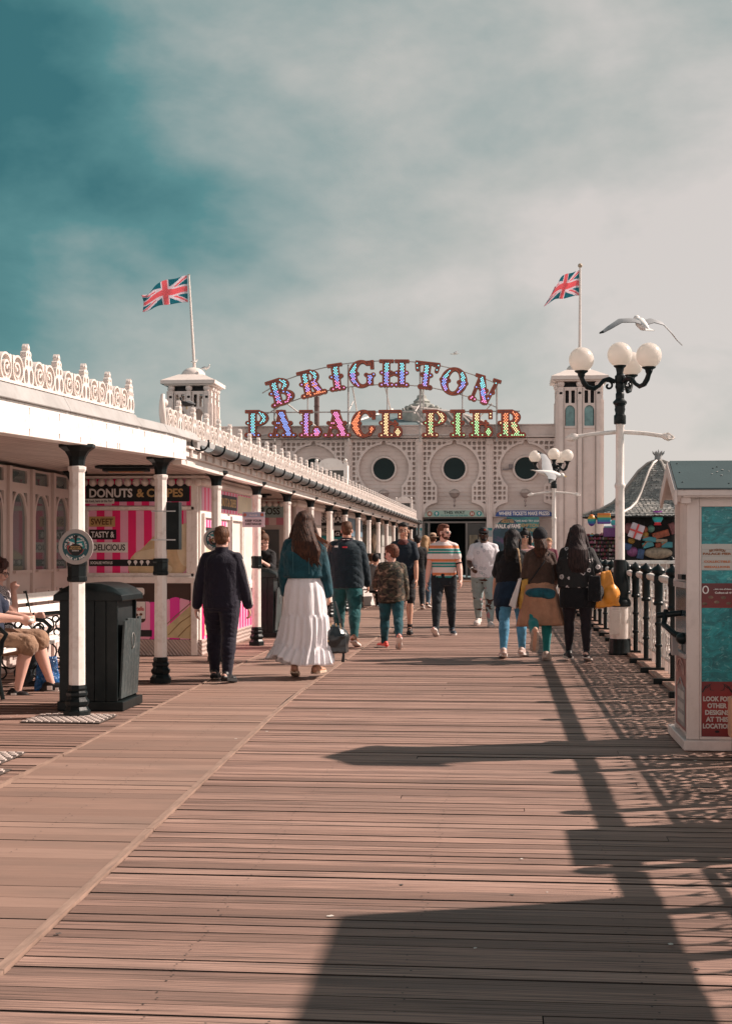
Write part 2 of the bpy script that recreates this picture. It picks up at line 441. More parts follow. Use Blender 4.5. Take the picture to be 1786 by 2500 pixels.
# screw heads
d.mi = 3; Y = 2.3
for lx in (-2.55, -2.2, -1.05, -.3, .45, 1.15):
    Y = 3.0
    while Y < 26:
        for k in (-.028, .028):
            x = lx+random.uniform(-.02, .02); y = Y+k
            if random.random() < .8:
                r = .0045; d.add([(x+r*math.cos(a), y+r*math.sin(a), .0022) for a in (0, PI/3, 2*PI/3, PI, 4*PI/3, 5*PI/3)], [(0,1,2,3,4,5)])
        Y += .118
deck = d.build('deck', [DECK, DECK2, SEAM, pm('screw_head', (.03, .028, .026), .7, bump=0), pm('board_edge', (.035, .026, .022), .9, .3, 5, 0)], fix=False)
tag(deck, kind='structure')
for o_ in (deck,): pass
b = MB(); b.bx(-9, 2.05, 1, 72, -.16, -.09); b.bx(2.05, 12, 38, 72, -.16, -.09)
for Yj in range(2, 72, 3): b.bx(-9, 2.0, Yj, Yj+.2, -.5, -.17)
for Yj in range(4, 72, 6):
    for X in (-8, -3, 1.7): b.cyl((X, Yj, -8), (X, Yj, -.5), .18, n=10)
tag(b.build('deck_substructure', pm('tarred_timber', (.018, .016, .015), .9, .3, 4, .2)), kind='structure')
t = NT('sea_water'); wv = t.noise(t.map((1, 1, 1)), 1.4, 8, .65); t.col((.03, .10, .11)); t.set(rough=.18, spec=.5); t.bump(wv, .9, .25)
b = MB(); b.add([(-3000, -200, -5.5), (3000, -200, -5.5), (3000, 5000, -5.5), (-3000, 5000, -5.5)], [(0,1,2,3)])
tag(b.build('sea', t.m, fix=False), kind='structure')
b = MB(); rn = random.Random(21)
for k in range(70):
    y = 4+30*rn.random()**1.6; x = rn.uniform(-3.2, 1.5); r = rn.uniform(.004, .012); m_ = 9
    b.mi = 0 if rn.random() < .45 else 1; b.add([(x+r*rn.uniform(.6, 1.4)*math.cos(2*PI*i/m_), y+r*rn.uniform(.6, 1.6)*math.sin(2*PI*i/m_), .0028) for i in range(m_)], [tuple(range(m_))])
for k in range(16):
    x, y = rn.uniform(-4.1, -3.6), rn.uniform(11.0, 12.4); r = .008; b.mi = 0; b.add([(x+r*rn.uniform(.6, 1.5)*math.cos(2*PI*i/6), y+r*rn.uniform(.6, 1.6)*math.sin(2*PI*i/6), .003) for i in range(6)], [tuple(range(6))])
tag(b.build('deck_litter', [pm('crumb_white', (.6, .55, .5), .8), pm('trodden_gum', (.07, .06, .055), .8)], fix=False), kind='structure')
# kerb boards under the railing
b = MB()
for k in range(40): b.bx(1.62, 2.08, .8+k*1.2, .8+k*1.2+1.19, .004, .03)
tag(b.build('deck_edge_boards', pm('edge_board', (.36, .22, .17), .6, .2, 4, .3, 30, stretch=(10, 1, 1), dirt=(.12, .09, .07))), kind='structure')
# ================================================================ left canopy
COLY = [8.45, 11.42, 14.47, 17.36, 20.27, 23.2, 26.1, 29.0, 31.9, 34.8, 37.7, 40.6, 43.5, 46.4, 49.3, 52.2, 55.4]
def sofz(Y): return 2.33 if Y > 14.9 else 2.33-(14.9-Y)*.031
canopy = empty('pier_canopy', 'long cream canopy on black footed columns, with gutter and scrolled cresting, on the left', 'canopy', (0, 0, 0))
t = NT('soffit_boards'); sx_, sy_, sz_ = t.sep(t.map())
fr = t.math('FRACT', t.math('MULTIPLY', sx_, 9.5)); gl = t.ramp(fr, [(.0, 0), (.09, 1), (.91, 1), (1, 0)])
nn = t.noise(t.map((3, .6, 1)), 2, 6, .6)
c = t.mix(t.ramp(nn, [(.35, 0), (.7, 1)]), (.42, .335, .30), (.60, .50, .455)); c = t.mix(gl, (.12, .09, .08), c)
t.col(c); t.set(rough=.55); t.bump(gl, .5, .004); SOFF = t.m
b = MB()
ys = [5, 8, 11.4, 14.9, 57.5]
for i in range(4):
    y0, y1 = ys[i], ys[i+1]; z0, z1 = sofz(y0), sofz(y1)
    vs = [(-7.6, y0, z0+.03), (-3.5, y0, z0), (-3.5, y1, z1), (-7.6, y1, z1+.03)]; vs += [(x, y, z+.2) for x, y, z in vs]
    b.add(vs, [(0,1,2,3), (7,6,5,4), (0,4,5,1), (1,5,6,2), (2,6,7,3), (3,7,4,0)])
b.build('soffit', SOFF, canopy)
FAS = pm('fascia_paint', (.86, .82, .78), .35, .04, 2, .15, 25, dirt=(.35, .2, .13), dfac=.6, dscale=14)
b = MB()
for y0, y1 in ((5, 7.6), (7.602, 9.9), (9.902, 12.1), (12.102, 13.2), (13.202, 15.0)):
    z0, z1 = sofz(y0), sofz(y1)
    vs = [(-3.47, y0, z0-.01), (-3.33, y0, z0-.01), (-3.33, y1, z1-.01), (-3.47, y1, z1-.01)]; vs += [(x, y, z+.235) for x, y, z in vs]
    b.add(vs, [(3,2,1,0), (4,5,6,7), (0,4,5,1), (1,5,6,2), (2,6,7,3), (3,7,4,0)])
b.build('fascia', FAS, canopy, bevel=.004)
b = MB(); rn = random.Random(3)
for y in (9.9, 10.6, 11.15, 11.9, 12.25, 12.32, 12.75, 13.2, 13.9, 14.4, 14.75):
    for dz in (.04, .19):
        if rn.random() < .75: zz_ = sofz(y)+dz; b.ball((-3.329, y, zz_), (.003, .007, .007), 7, 5); b.bx(-3.3295, -3.328, y-.003, y+.003, zz_-.03-rn.random()*.02, zz_)
b.build('rusty_nail', pm('rust', (.16, .06, .035), .8), canopy)
b = MB(); b.mi = 0
b.bx(-3.48, -3.38, 15.0, 57.4, 2.27, 2.36); b.bx(-3.44, -3.34, 15.0, 57.4, 2.362, 2.44); b.bx(-3.40, -3.30, 15.0, 57.4, 2.442, 2.47)
Yk = 15.2
while Yk < 57: b.bx(-3.336, -3.31, Yk, Yk+.05, 2.37, 2.44); Yk += .42
b.build('eaves_moulding', WHITE, canopy, bevel=.004)
b = MB()
for y0, y1 in ((5, 8.3), (8.31, 10.8), (10.81, 13.0), (13.02, 14.1), (14.12, 15.6)):
    z0, z1 = sofz(y0)+.226, sofz(y1)+.226
    k = 0 if y1 < 13.01 else -.02
    vs = [(-3.75, y0, z0), (-3.30, y0, z0), (-3.30, y1, z1), (-3.75, y1, z1)]; vs += [(-3.75, y0, z0+.14+k), (-3.36, y0, z0+.115+k), (-3.36, y1, z1+.115+k), (-3.75, y1, z1+.14+k)]
    b.add(vs, [(3,2,1,0), (4,5,6,7), (0,4,5,1), (1,5,6,2), (2,6,7,3), (3,7,4,0)])
b.bx(-3.75, -3.34, 15.62, 57.4, 2.475, 2.60)
b.bx(-7.6, -3.76, 5, 57.4, 2.56, 2.60)
b.build('roof_lead', LEAD, canopy, bevel=.006)
# gutter: half round with straps
b = MB(); n_ = 9; yy = 15.75; Yend = 57.6
prof = [(math.cos(PI+PI*k/n_), math.sin(PI+PI*k/n_)) for k in range(n_+1)]
while yy < Yend:
    y1 = min(yy+1.83, Yend); vs = []
    for y in (yy, y1-.012):
        zc = 2.53-(y-15.75)*.0012
        for r in (.085, .079):
            for cx_, cz_ in prof: vs.append((-3.245+cx_*r, y, zc+cz_*r))
    m = n_+1; fs = []
    for k in range(n_):
        fs += [(k, k+1, 2*m+k+1, 2*m+k), (m+k+1, m+k, 3*m+k, 3*m+k+1), (k+1, k, m+k, m+k+1)]
    b.add(vs, fs); b.cyl((-3.245, y1-.05, zc-.002), (-3.245, y1+.01, zc-.002), .0, .0, n=3) if False else None
    yy = y1
b.build('gutter', GUTTER, canopy, smooth=40)
b = MB(); yy = 15.3
while yy < 57.4:
    zc = 2.53-(yy-15.75)*.0012; pts = [(-3.245+math.cos(a)*.094, yy, zc+math.sin(a)*.094) for a in np.linspace(PI, 2.08*PI, 12)]
    b.tube(pts, .011, 5); b.box((-3.335, yy, zc-.01), (.012, .03, .16)); yy += .915 if yy < 28 else 1.1
b.build('gutter_bracket', BLACK, canopy, smooth=40)
b = MB(); b.cyl((-3.245, 57.7, 2.48), (-3.245, 57.5, 2.48), .09, n=12); b.cyl((-3.3, 57.5, 0), (-3.3, 57.5, 2.45), .05, n=10); b.build('downpipe', GUTTER, canopy, smooth=40)
# cresting
def crest_sdf(end=False):
    fs = [D_box(.36, .012, .36, .012)]
    for cx_ in (.135, .385):
        sgn = 1 if cx_ < .3 else -1
        fs.append(SUB(D_disc(cx_, .125, .115), D_disc(cx_, .125, .098)))
        fs.append(SUB(D_disc(cx_+sgn*.015, .118, .064), D_disc(cx_+sgn*.02, .114, .049)))
        fs.append(D_disc(cx_+sgn*.02, .12, .016)); fs.append(D_seg(cx_+sgn*.02, .12, cx_+sgn*.06, .15, .007)); fs.append(D_box(cx_+sgn*.09, .20, .022, .032, .01))
        fs.append(D_disc(cx_, .03, .018))
    u = .61
    fs.append(D_path([(u, 0), (u, .30)], [.02, .014]))
    for sgn in (-1, 1):
        fs.append(SUB(D_disc(u+sgn*.058, .085, .056, .085), D_disc(u+sgn*.054, .085, .036, .062)))
        fs.append(SUB(D_disc(u+sgn*.042, .20, .042, .05), D_disc(u+sgn*.036, .20, .022, .028)))
        fs.append(SUB(D_disc(u+sgn*.03, .272, .03, .03), D_disc(u+sgn*.026, .27, .012, .014)))
    fs.append(D_disc(u, .325, .024, .03)); fs.append(D_seg(u, .34, u, .362, .014, .003))
    return U(*fs)
b = MB(); cf = crest_sdf()
plate(b, cf, -.01, .735, -.003, .37, .0105, lambda u, v, w_: (w_, u, v), -.022, .022)
b.ball((0, .61, .325), .03, 10, 6); b.ball((0, .155, .12), .02, 8, 6); b.ball((0, .365, .12), .02, 8, 6)
crm = b.mesh('cresting', WHITE)
ys_c = [8.77+.72*k for k in range(6)]
for Yc in ys_c:
    o = bpy.data.objects.new('cresting', crm); COL.objects.link(o); o.parent = canopy
    o.location = (-3.42, Yc, sofz(Yc+.4)+.345); o.rotation_euler = (R(1.8), 0, 0); o.scale.z = .86; o.location.z -= .0
Yc = 14.42
while Yc < 57:
    o = bpy.data.objects.new('cresting', crm); COL.objects.link(o); o.parent = canopy; o.location = (-3.42, Yc, 2.592); Yc += .72
b = MB(); pts = [(-3.42, 14.40-.10*math.sin(a*1.1)-.02, 2.6+.34*a/2.2) for a in np.linspace(0, 2.2, 10)]
b.tube(pts, [.03, .032, .034, .036, .036, .034, .032, .03, .026, .022], 8); b.ball((-3.42, 14.36, 2.86), .045, 10, 7)
b.build('cresting_end', WHITE, canopy, smooth=60)
# columns
b0 = MB(); b0.cyl((0, 0, .25), (0, 0, 2.10), .067, .062, n=8); b0.lathe([(.066, 2.07), (.075, 2.09), (.075, 2.115), (.062, 2.12)], n=8); shaft_m = b0.mesh('shaft', WHITE2)
b1 = MB(); b1.lathe([(.112, 0), (.112, .05), (.10, .06), (.085, .085), (.098, .105), (.102, .13), (.085, .15), (.078, .165), (.09, .18), (.088, .2), (.074, .215), (.08, .235), (.072, .262)], n=8); base_m = b1.mesh('base', BLACK)
b2 = MB(); b2.lathe([(.062, 2.118), (.066, 2.17), (.075, 2.2), (.10, 2.24), (.135, 2.265), (.15, 2.275), (.15, 2.30)], n=8); cap_m = b2.mesh('capital', BLACK)
b3 = MB(); b3.lathe([(.07, 1.10), (.082, 1.11), (.082, 1.14), (.076, 1.145), (.078, 1.23), (.082, 1.24), (.082, 1.265), (.07, 1.275)], n=8); band_m = b3.mesh('collar', BLACK)
for Yc in COLY:
    cx = -3.44 if Yc < 14 else -3.48
    ce = empty('column', parent=canopy, loc=(cx, Yc, 0)); dz = sofz(Yc)-2.30
    for nm, me in (('shaft', shaft_m), ('base', base_m), ('capital', cap_m), ('collar', band_m)):
        q = bpy.data.objects.new(nm, me); COL.objects.link(q); q.parent = ce; q.rotation_euler = (0, 0, R(22.5+5))
        q.location = (0, 0, 0)
        if nm == 'capital': q.location.z = dz
        if nm == 'shaft': q.scale.z = 1+dz/2.2
# inner row of columns
for Yc in (16.7, 33.2, 38.7):
    ce = empty('column', parent=canopy, loc=(-5.06 if Yc < 20 else -3.95, Yc, 0))
    for nm, me in (('shaft', shaft_m), ('base', base_m), ('capital', cap_m)):
        q = bpy.data.objects.new(nm, me); COL.objects.link(q); q.parent = ce
# dark spandrel heaters on the soffit
for X, Y in ((-4.3, 16.2), (-4.3, 24.5), (-4.3, 33), (-4.3, 41.5)):
    e = empty('ceiling_heater', None, None, (X, Y, 2.33))
    tag(e, {16.2: 'black strip heater fixed under the canopy above the donut sign', 24.5: 'black strip heater under the canopy before the candy floss sign', 33: 'black strip heater under the canopy before the slush sign', 41.5: 'black strip heater under the canopy before the ice cream stall'}[Y], 'heater')
    b = MB(); b.bx(-.34, .34, -.12, .12, -.03, -.001); b.bx(-.26, .26, -.09, .09, -.065, -.031); b.build('housing', BLACKM, e, bevel=.006)
    b = MB(); b.bx(-.2, .2, -.06, .06, -.072, -.0655); b.build('element', pm('heater_element', (.45, .2, .08), .4), e)
# dormers on the canopy roof
def dormer(x, y, X, s, lab):
    p = atX(x, y, X); e = empty('roof_dormer', lab, 'dormer', (X, p.y, 2.6))
    b = MB(); b.bx(-.42*s, .42*s, .0, .8, 0, 1.2*s); b.bx(-.47*s, -.36*s, -.06, .0, 0, 1.25*s); b.bx(.36*s, .47*s, -.06, .0, 0, 1.25*s); b.bx(-.36*s, .36*s, -.06, 0, 0, .35*s); b.bx(-.36*s, .36*s, -.06, 0, 1.02*s, 1.14*s)
    plate(b, U(D_disc(0, .04, .34*s, .17*s), D_box(0, .01, .4*s, .03)), -.5, .5, -.05, .3, .02, front(0, -.01, 1.15*s), 0, .07)
    b.ball((-.41*s, -.03, 1.3*s), .05*s); b.ball((.41*s, -.03, 1.3*s), .05*s)
    b.build('frame', WHITE2, e, bevel=.006)
    b = MB(); b.bx(-.36*s, .36*s, -.03, -.002, .35*s, 1.02*s); b.build('panel', pm('dark_panel', (.05, .05, .045), .3), e)
dormer(808, 1150, -4.8, 1, 'cream dormer box with dark panel on the canopy roof')
dormer(985, 1230, -4.25, .8, 'small white box standing at the far end of the canopy roof')
# ================================================================ glazed shelter wall at the left
sh = empty('glazed_shelter', 'cream shelter wall with tall arched windows behind the bench', 'shelter', (-5.45, 0, 0))
WY0, WN, WP = 10.75, 9, .79
def shelter_sdf(u, v):
    s = D_box(WN*WP/2, 1.15, WN*WP/2+.04, 1.15)
    r = s(u, v)
    for k in range(WN):
        c = WP*(k+.5)
        op = U(D_box(c, 1.44, .235, .31), D_disc(c, 1.70, .235, .31))
        tr = D_box(c, 2.2, .255, .075)
        sp = AND(D_box(c, 1.87, .255, .15), OFF(lambda a, bb, c=c: -D_disc(c, 1.70, .275, .35)(a, bb), 0))
        r = np.maximum(r, -op(u, v)); r = np.maximum(r, -tr(u, v)); r = np.maximum(r, -sp(u, v))
    return r
b = MB(); plate(b, shelter_sdf, -.06, WN*WP+.06, -.02, 2.32, .018, sideR(0, WY0, 0), -.05, 0)
for k in range(WN+1): b.bx(0.002, .035, WY0+WP*k-.045, WY0+WP*k+.045, 0, 2.3)
for k in range(WN):
    c = WY0+WP*(k+.5)
    for (y0, y1, z0, z1) in ((c-.25, c+.25, .88, .905), (c-.25, c+.25, .14, .165), (c-.25, c-.225, .165, .88), (c+.225, c+.25, .165, .88)): b.bx(.001, .014, y0, y1, z0, z1)
    b.bx(.001, .05, c-.33+.05, c+.28, 1.10, 1.13)
b.build('frame', pm('shelter_paint', (.60, .49, .45), .45, .06, 2, .12, 30), sh)
t = NT('window_glass'); t.col((.25, .32, .32)); t.set(rough=.04, spec=.9); t.b.inputs['Metallic'].default_value = .0; t.b.inputs['Transmission Weight'].default_value = .55; GLASS = t.m
b = MB()
for k in range(WN): c = WY0+WP*(k+.5); b.bx(-.032, -.026, c-.3, c+.3, 1.1, 2.3)
b.build('pane', GLASS, sh)
# inside the shelter: pale wall with coloured counters seen through the glass
ins = empty('shelter_interior', 'dim pale counters and shelves behind the arched shelter windows', 'interior', (0, 0, 0))
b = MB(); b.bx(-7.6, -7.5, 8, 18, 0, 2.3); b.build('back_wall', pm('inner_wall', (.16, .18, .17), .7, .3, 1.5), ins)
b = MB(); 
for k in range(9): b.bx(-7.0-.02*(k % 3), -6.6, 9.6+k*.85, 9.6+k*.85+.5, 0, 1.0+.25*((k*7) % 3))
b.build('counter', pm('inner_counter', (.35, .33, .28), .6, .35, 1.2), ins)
# ================================================================ stalls under the canopy
def stall_box(name, label, y0, y1, xr, mat=PINKW):
    e = empty(name, label, 'kiosk', (0, 0, 0))
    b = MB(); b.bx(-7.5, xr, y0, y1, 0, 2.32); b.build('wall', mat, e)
    b = MB(); x = xr-.02
    while x > -7: b.ball((x, y0-.05, 2.235), .052, 10, 7); x -= .115
    y = y0
    while y < y1: b.ball((xr+.045, y, 2.235), .052, 10, 7); y += .115
    b.bx(-7.5, xr+.07, y0-.08, y0-.002, 2.285, 2.318); b.bx(xr+.002, xr+.07, y0-.002, y1, 2.285, 2.318)
    b.build('bobble_cornice', WHITE, e, smooth=40)
    return e
def px_rect(b, x0, y0, x1, y1, Y, d0=0.0, d1=.01):
    p = atY(x0, y1, Y); q = atY(x1, y0, Y); b.bx(p.x, q.x, Y-d1, Y-d0, p.z, q.z); return p, q
def stripes(b, x0, x1, z0, z1, Y, wd, mats, d1):
    k = 0; x = x0
    while x < x1-1e-4:
        b.mi = mats[k % len(mats)]; b.bx(x, min(x+wd, x1), Y-d1, Y, z0, z1); x += wd; k += 1
donut = stall_box('donut_kiosk', 'pink striped corner kiosk selling donuts and crepes', 18.2, 22.3, -3.86, WHITE)
YD = 18.2
p, q = atY(203, 1235, YD), atY(469, 1169, YD)
sg = empty('fascia_sign', 'black DONUTS & CREPES sign on a pink striped board above the kiosk window', 'sign', (0, 0, 0))
b = MB(); stripes(b, p.x, q.x, p.z, q.z, YD, .098, (0, 1), .03); b.build('striped_board', [PINKD, PINKL], sg, bevel=.0)
p2, q2 = atY(211, 1225, YD-.03), atY(463, 1182, YD-.03)
b = MB(); b.bx(p2.x, q2.x, YD-.045, YD-.031, p2.z, q2.z); b.build('name_board', INK, sg)
hh = (q2.z-p2.z)
letters('DONUTS', ((atY(221, 0, YD).x+atY(326, 0, YD).x)/2, YD-.047, (p2.z+q2.z)/2), atY(326, 0, YD).x-atY(221, 0, YD).x, hh*.52, PRINTW, sg, off=.03)
letters('& CREPES', ((atY(336, 0, YD).x+atY(449, 0, YD).x)/2, YD-.047, (p2.z+q2.z)/2), atY(449, 0, YD).x-atY(336, 0, YD).x, hh*.5, GOLD, sg, off=.03)
b = MB(); pa, qa = px_rect(b, 203, 1218, 282, 1230, YD, .048, .055); b.build('strip_label', PRINTW, sg)
letters('Made fresh, here on the Pier!', ((pa.x+qa.x)/2, YD-.057, (pa.z+qa.z)/2), (qa.x-pa.x)*.9, (qa.z-pa.z)*.6, INK, sg, off=.0)
# window with printed film
fw = MB()
for r_ in ((198, 1236, 476, 1246), (198, 1399, 476, 1408), (190, 1408, 480, 1423), (198, 1246, 218, 1399), (457, 1246, 468, 1399), (468, 1150, 484, 1600)): px_rect(fw, *r_, YD, -.01, .05 if r_[3] != 1423 else .09)
fw.build('window_frame', WHITE2, donut, bevel=.005)
p, q = atY(218, 1399, YD), atY(457, 1246, YD)
film = empty('window_poster', 'pink striped window film reading SWEET TASTY & DELICIOUS', 'poster', (0, 0, 0))
b = MB(); stripes(b, p.x, q.x, p.z, q.z, YD, .104, (1, 0), .012); b.build('striped_film', [PINKD, PINKL], film)
def tagp(x0, y0, x1, y1, mat, txt, tm, Y=YD, d=.016, cov=(.86, .62), par=film, nm='word_label'):
    b = MB(); pa, qa = px_rect(b, x0, y0, x1, y1, Y, d-.002, d); b.build(nm, mat, par)
    if txt: letters(txt, ((pa.x+qa.x)/2, Y-d-.001, (pa.z+qa.z)/2), (qa.x-pa.x)*cov[0], (qa.z-pa.z)*cov[1], tm, par)
BROWN = pm('brown_print', (.12, .05, .02), .5, .1, 3, 0)
tagp(219, 1261, 282, 1286, GOLD, 'SWEET', BROWN); tagp(219, 1293, 285, 1317, INK, 'TASTY &', PRINTW); tagp(222, 1324, 313, 1349, PRINTW, 'DELICIOUS', INK)
tagp(219, 1366, 380, 1382, INK, None, None); c_ = atY(249, 1374, YD); letters('SOCIALISE WITH US', (c_.x, YD-.018, c_.z), .29, .036, PRINTW, film)
b = MB()
for xx in (317, 332, 347, 362): c_ = atY(xx, 1373, YD); b.cyl((c_.x, YD-.0175, c_.z+.005), (c_.x, YD-.019, c_.z+.005), .024, n=14); b.prism([(-.014, -.012), (.014, -.012), (0, -.042)], lambda u, v, w_, c_=c_: (c_.x+u, YD-.0175-w_, c_.z+v), .0015)
b.build('icon', PRINTW, film)
DOUGH = pm('dough_print', (.62, .47, .28), .5, .22, 5, 0, dirt=(.35, .2, .09), dscale=4); DOUGH2 = pm('dough_glaze_print', (.70, .60, .42), .4, .12, 5, 0)
CX_ = atY(395, 1330, YD); 
def clipbox(f, p, q): return AND(f, D_box((p.x+q.x)/2, (p.z+q.z)/2, (q.x-p.x)/2-.002, (q.z-p.z)/2-.002))
fr_ = lambda u, v, w_: (u, YD-w_, v)
pw, qw = atY(218, 1399, YD), atY(457, 1246, YD)
d1_ = atY(375, 1385, YD); d2_ = atY(425, 1330, YD); d3_ = atY(455, 1330, YD)
b = MB(); plate(b, clipbox(U(D_disc(d1_.x, d1_.z, .33, .26), D_disc(d2_.x, d2_.z-.05, .24, .36), D_seg(d1_.x-.12, d1_.z+.1, d2_.x, d2_.z+.2, .12)), pw, qw), pw.x, qw.x, pw.z, qw.z, .015, fr_, .0125, .0145); b.build('donut_picture', DOUGH, film)
b = MB(); plate(b, clipbox(U(D_seg(d1_.x-.2, d1_.z+.14, d1_.x+.1, d1_.z+.2, .06), D_disc(d3_.x, d3_.z, .12, .28), D_seg(d1_.x+.05, d1_.z-.1, d1_.x+.2, d1_.z-.02, .05)), pw, qw), pw.x, qw.x, pw.z, qw.z, .015, fr_, .0147, .0155); b.build('donut_glaze', DOUGH2, film)
# lower panel
lp = empty('counter_poster', 'pink dripping chocolate spread poster below the kiosk window', 'poster', (0, 0, 0))
p, q = atY(322, 1561, YD), atY(470, 1424, YD); p.x = atY(200, 0, YD).x
CHOC = pm('chocolate_print', (.055, .025, .018), .4, .2, 4, 0)
b = MB(); b.bx(p.x, q.x, YD-.012, YD+.01, p.z, q.z); b.build('backing', CHOC, lp)
drip = lambda u, v: (v-(q.z-.13-.16*np.abs(np.sin((u-p.x)*4.6+.6))**1.6+.05*np.sin((u-p.x)*9)))
for k, (mm, nm) in enumerate(((PINKL, 'pink_drip'), (pm('hot_pink_print', (.85, .04, .38), .35, .05, 3, 0), 'magenta_drip'))):
    b = MB(); x = p.x
    sf = (lambda u, v, k=k: np.maximum(drip(u, v), np.where((np.floor((u-p.x)/.13) % 2) == k, -.03, .03)))
    plate(b, AND(sf, D_box((p.x+q.x)/2, (p.z+q.z)/2, (q.x-p.x)/2-.003, (q.z-p.z)/2-.003)), p.x, q.x, p.z, q.z, .013, fr_, .0125, .0145); b.build(nm, mm, lp)
# jar
j = atY(337, 1480, YD)
b = MB(); b.add(*[[], []]); plate(b, U(D_box(j.x, j.z-.02, .105, .19, .05)), j.x-.13, j.x+.13, j.z-.24, j.z+.24, .012, fr_, .0155, .0175); b.build('jar_picture', CHOC, lp)
b = MB(); plate(b, U(D_box(j.x, j.z+.19, .09, .05, .03)), j.x-.13, j.x+.13, j.z+.1, j.z+.27, .012, fr_, .018, .020); b.bx(j.x-.1, j.x+.1, YD-.02, YD-.018, j.z-.16, j.z+.06); b.build('jar_lid_and_label', PRINTW, lp)
letters('nutella', (j.x+.01, YD-.021, j.z-.03), .15, .055, REDP, lp, off=.02)
b = MB(); b.ball((j.x-.02, YD-.021, j.z-.11), (.03, .001, .02), 8, 5); b.ball((j.x+.045, YD-.021, j.z-.105), (.02, .001, .018), 8, 5); b.build('nut_picture', BROWN, lp)
c1 = atY(440, 1520, YD)
b = MB(); plate(b, clipbox(lambda u, v: np.maximum((v-c1.z)-(u-c1.x)*.9-.1, -(v-c1.z)-.2-(u-c1.x)*.05)+0*u, p, q), c1.x-.5, q.x, p.z, q.z, .015, fr_, .0155, .0172); b.build('crepe_picture', pm('crepe_print', (.62, .52, .30), .5, .25, 5, 0, dirt=(.4, .27, .12), dscale=5), lp)
b = MB()
for a_, bb_ in (((-.3, -.14), (.2, .26)), ((-.15, -.16), (.16, .1)), ((-.02, -.18), (.2, -.02))): b.tube([(c1.x+a_[0], YD-.018, c1.z+a_[1]), (c1.x+(a_[0]+bb_[0])/2, YD-.018, c1.z+(a_[1]+bb_[1])/2+.03), (min(c1.x+bb_[0], q.x-.01), YD-.018, c1.z+bb_[1])], .006, 5)
b.build('crepe_fold', pm('crepe_fold_print', (.3, .2, .09), .5, .1, 3, 0), lp)
b = MB(); pa, qa = px_rect(b, 322, 1538, 372, 1554, YD, .0155, .0175); b.build('info_strip', INK, lp)
# chequer plate
CHQ = NT('chequer_plate'); ch = CHQ.n.new('ShaderNodeTexWave'); ch.inputs['Scale'].default_value = 9; ch.inputs['Distortion'].default_value = 2; CHQ.link(CHQ.map((1, 1, 1), rot=(0, .7, 0)), ch.inputs['Vector'])
CHQ.col(CHQ.mix(ch.outputs['Fac'], (.42, .33, .29), (.62, .5, .45))); CHQ.bump(ch.outputs['Fac'], .8, .01); CHQ.set(rough=.4, metal=.2)
b = MB(); p, q = atY(150, 1606, YD), atY(486, 1562, YD); b.bx(p.x, -3.83, YD-.03, YD-.001, 0, q.z); b.bx(-3.858, -3.83, YD, 22.3, 0, q.z); b.build('kick_plate', CHQ.m, donut)
# right hand face of the donut kiosk
rf = MB(); 
for (y0, y1) in ((18.3, 19.2), (19.25, 20.15), (20.2, 21.1), (21.15, 22.2)):
    for (a0, a1, z0, z1) in ((y0, y1, 1.78, 1.84), (y0, y1, .84, .9), (y0, y0+.06, .9, 1.78), (y1-.06, y1, .9, 1.78)): rf.bx(-3.859, -3.82, a0, a1, z0, z1)
rf.bx(-3.859, -3.80, 18.2, 22.3, .78, .835); rf.build('side_frame', WHITE2, donut, bevel=.004)
sp = empty('side_poster', 'pink striped donut posters on the side of the corner kiosk', 'poster', (0, 0, 0))
b = MB(); k = 0; y = 18.3
while y < 21.9: b.mi = k % 2; b.bx(-3.858, -3.85, y, y+.11, 1.88, 2.18); y += .11; k += 1
y = 18.36; 
while y < 19.1: b.mi = k % 2; b.bx(-3.858, -3.85, y, y+.09, .95, 1.76); y += .09; k += 1
y = 19.32
while y < 19.9: b.mi = k % 2; b.bx(-3.858, -3.85, y, y+.09, 1.3, 1.76); y += .09; k += 1
b.mi = 0; y = 18.3
while y < 22.2: b.mi = k % 2; b.bx(-3.858, -3.85, y, y+.11, .12, .76); y += .11; k += 1
b.build('striped_board', [PINKL, PINKD], sp)
b = MB(); b.bx(-3.85, -3.843, 19.3, 20.7, 1.93, 2.13); b.bx(-3.85, -3.843, 18.42, 18.85, 1.5, 1.66); b.build('name_board', INK, sp)
letters('DONUTS & CREPES', (-3.842, 20.0, 2.03), 1.25, .12, GOLD, sp, SIDE_R)
letters('DONUTS', (-3.842, 18.63, 1.58), .36, .07, PRINTW, sp, SIDE_R)
b = MB(); b.bx(-3.85, -3.843, 20.8, 21.9, 1.9, 2.16); b.build('donut_panel', DOUGH2, sp); b = MB(); b.bx(-3.85, -3.842, 18.42, 18.9, .98, 1.4); b.build('donut_panel', DOUGH2, sp); b = MB(); b.bx(-3.85, -3.842, 18.4, 18.95, .25, .62); b.build('donut_panel', DOUGH2, sp)
# further stalls
def sign_box(par_label, x0, y0, x1, y1, Y, boardm, txt, tm, border=None, cov=(.84, .55), nm='fascia_sign'):
    e = empty(nm, par_label, 'sign', (0, 0, 0)); p, q = atY(x0, y1, Y), atY(x1, y0, Y)
    if border:
        b = MB(); stripes(b, p.x-.12, q.x+.12, p.z-.14, q.z+.14, Y, .14, (0, 1), .02); b.build('striped_board', border, e)
    b = MB(); b.bx(p.x, q.x, Y-.045, Y-.021, p.z, q.z); b.build('name_board', boardm, e, bevel=.003)
    letters(txt, ((p.x+q.x)/2, Y-.047, (p.z+q.z)/2), (q.x-p.x)*cov[0], (q.z-p.z)*cov[1], tm, e)
    return e
GREYT = pm('grey_teal_board', (.30, .40, .38), .5, .15, 1.5, 0)
cf_ = stall_box('candy_floss_kiosk', 'cream kiosk with the candy floss sign behind the second row of columns', 27.0, 31.0, -3.9, pm('kiosk_cream', (.42, .35, .31), .6, .1, 2))
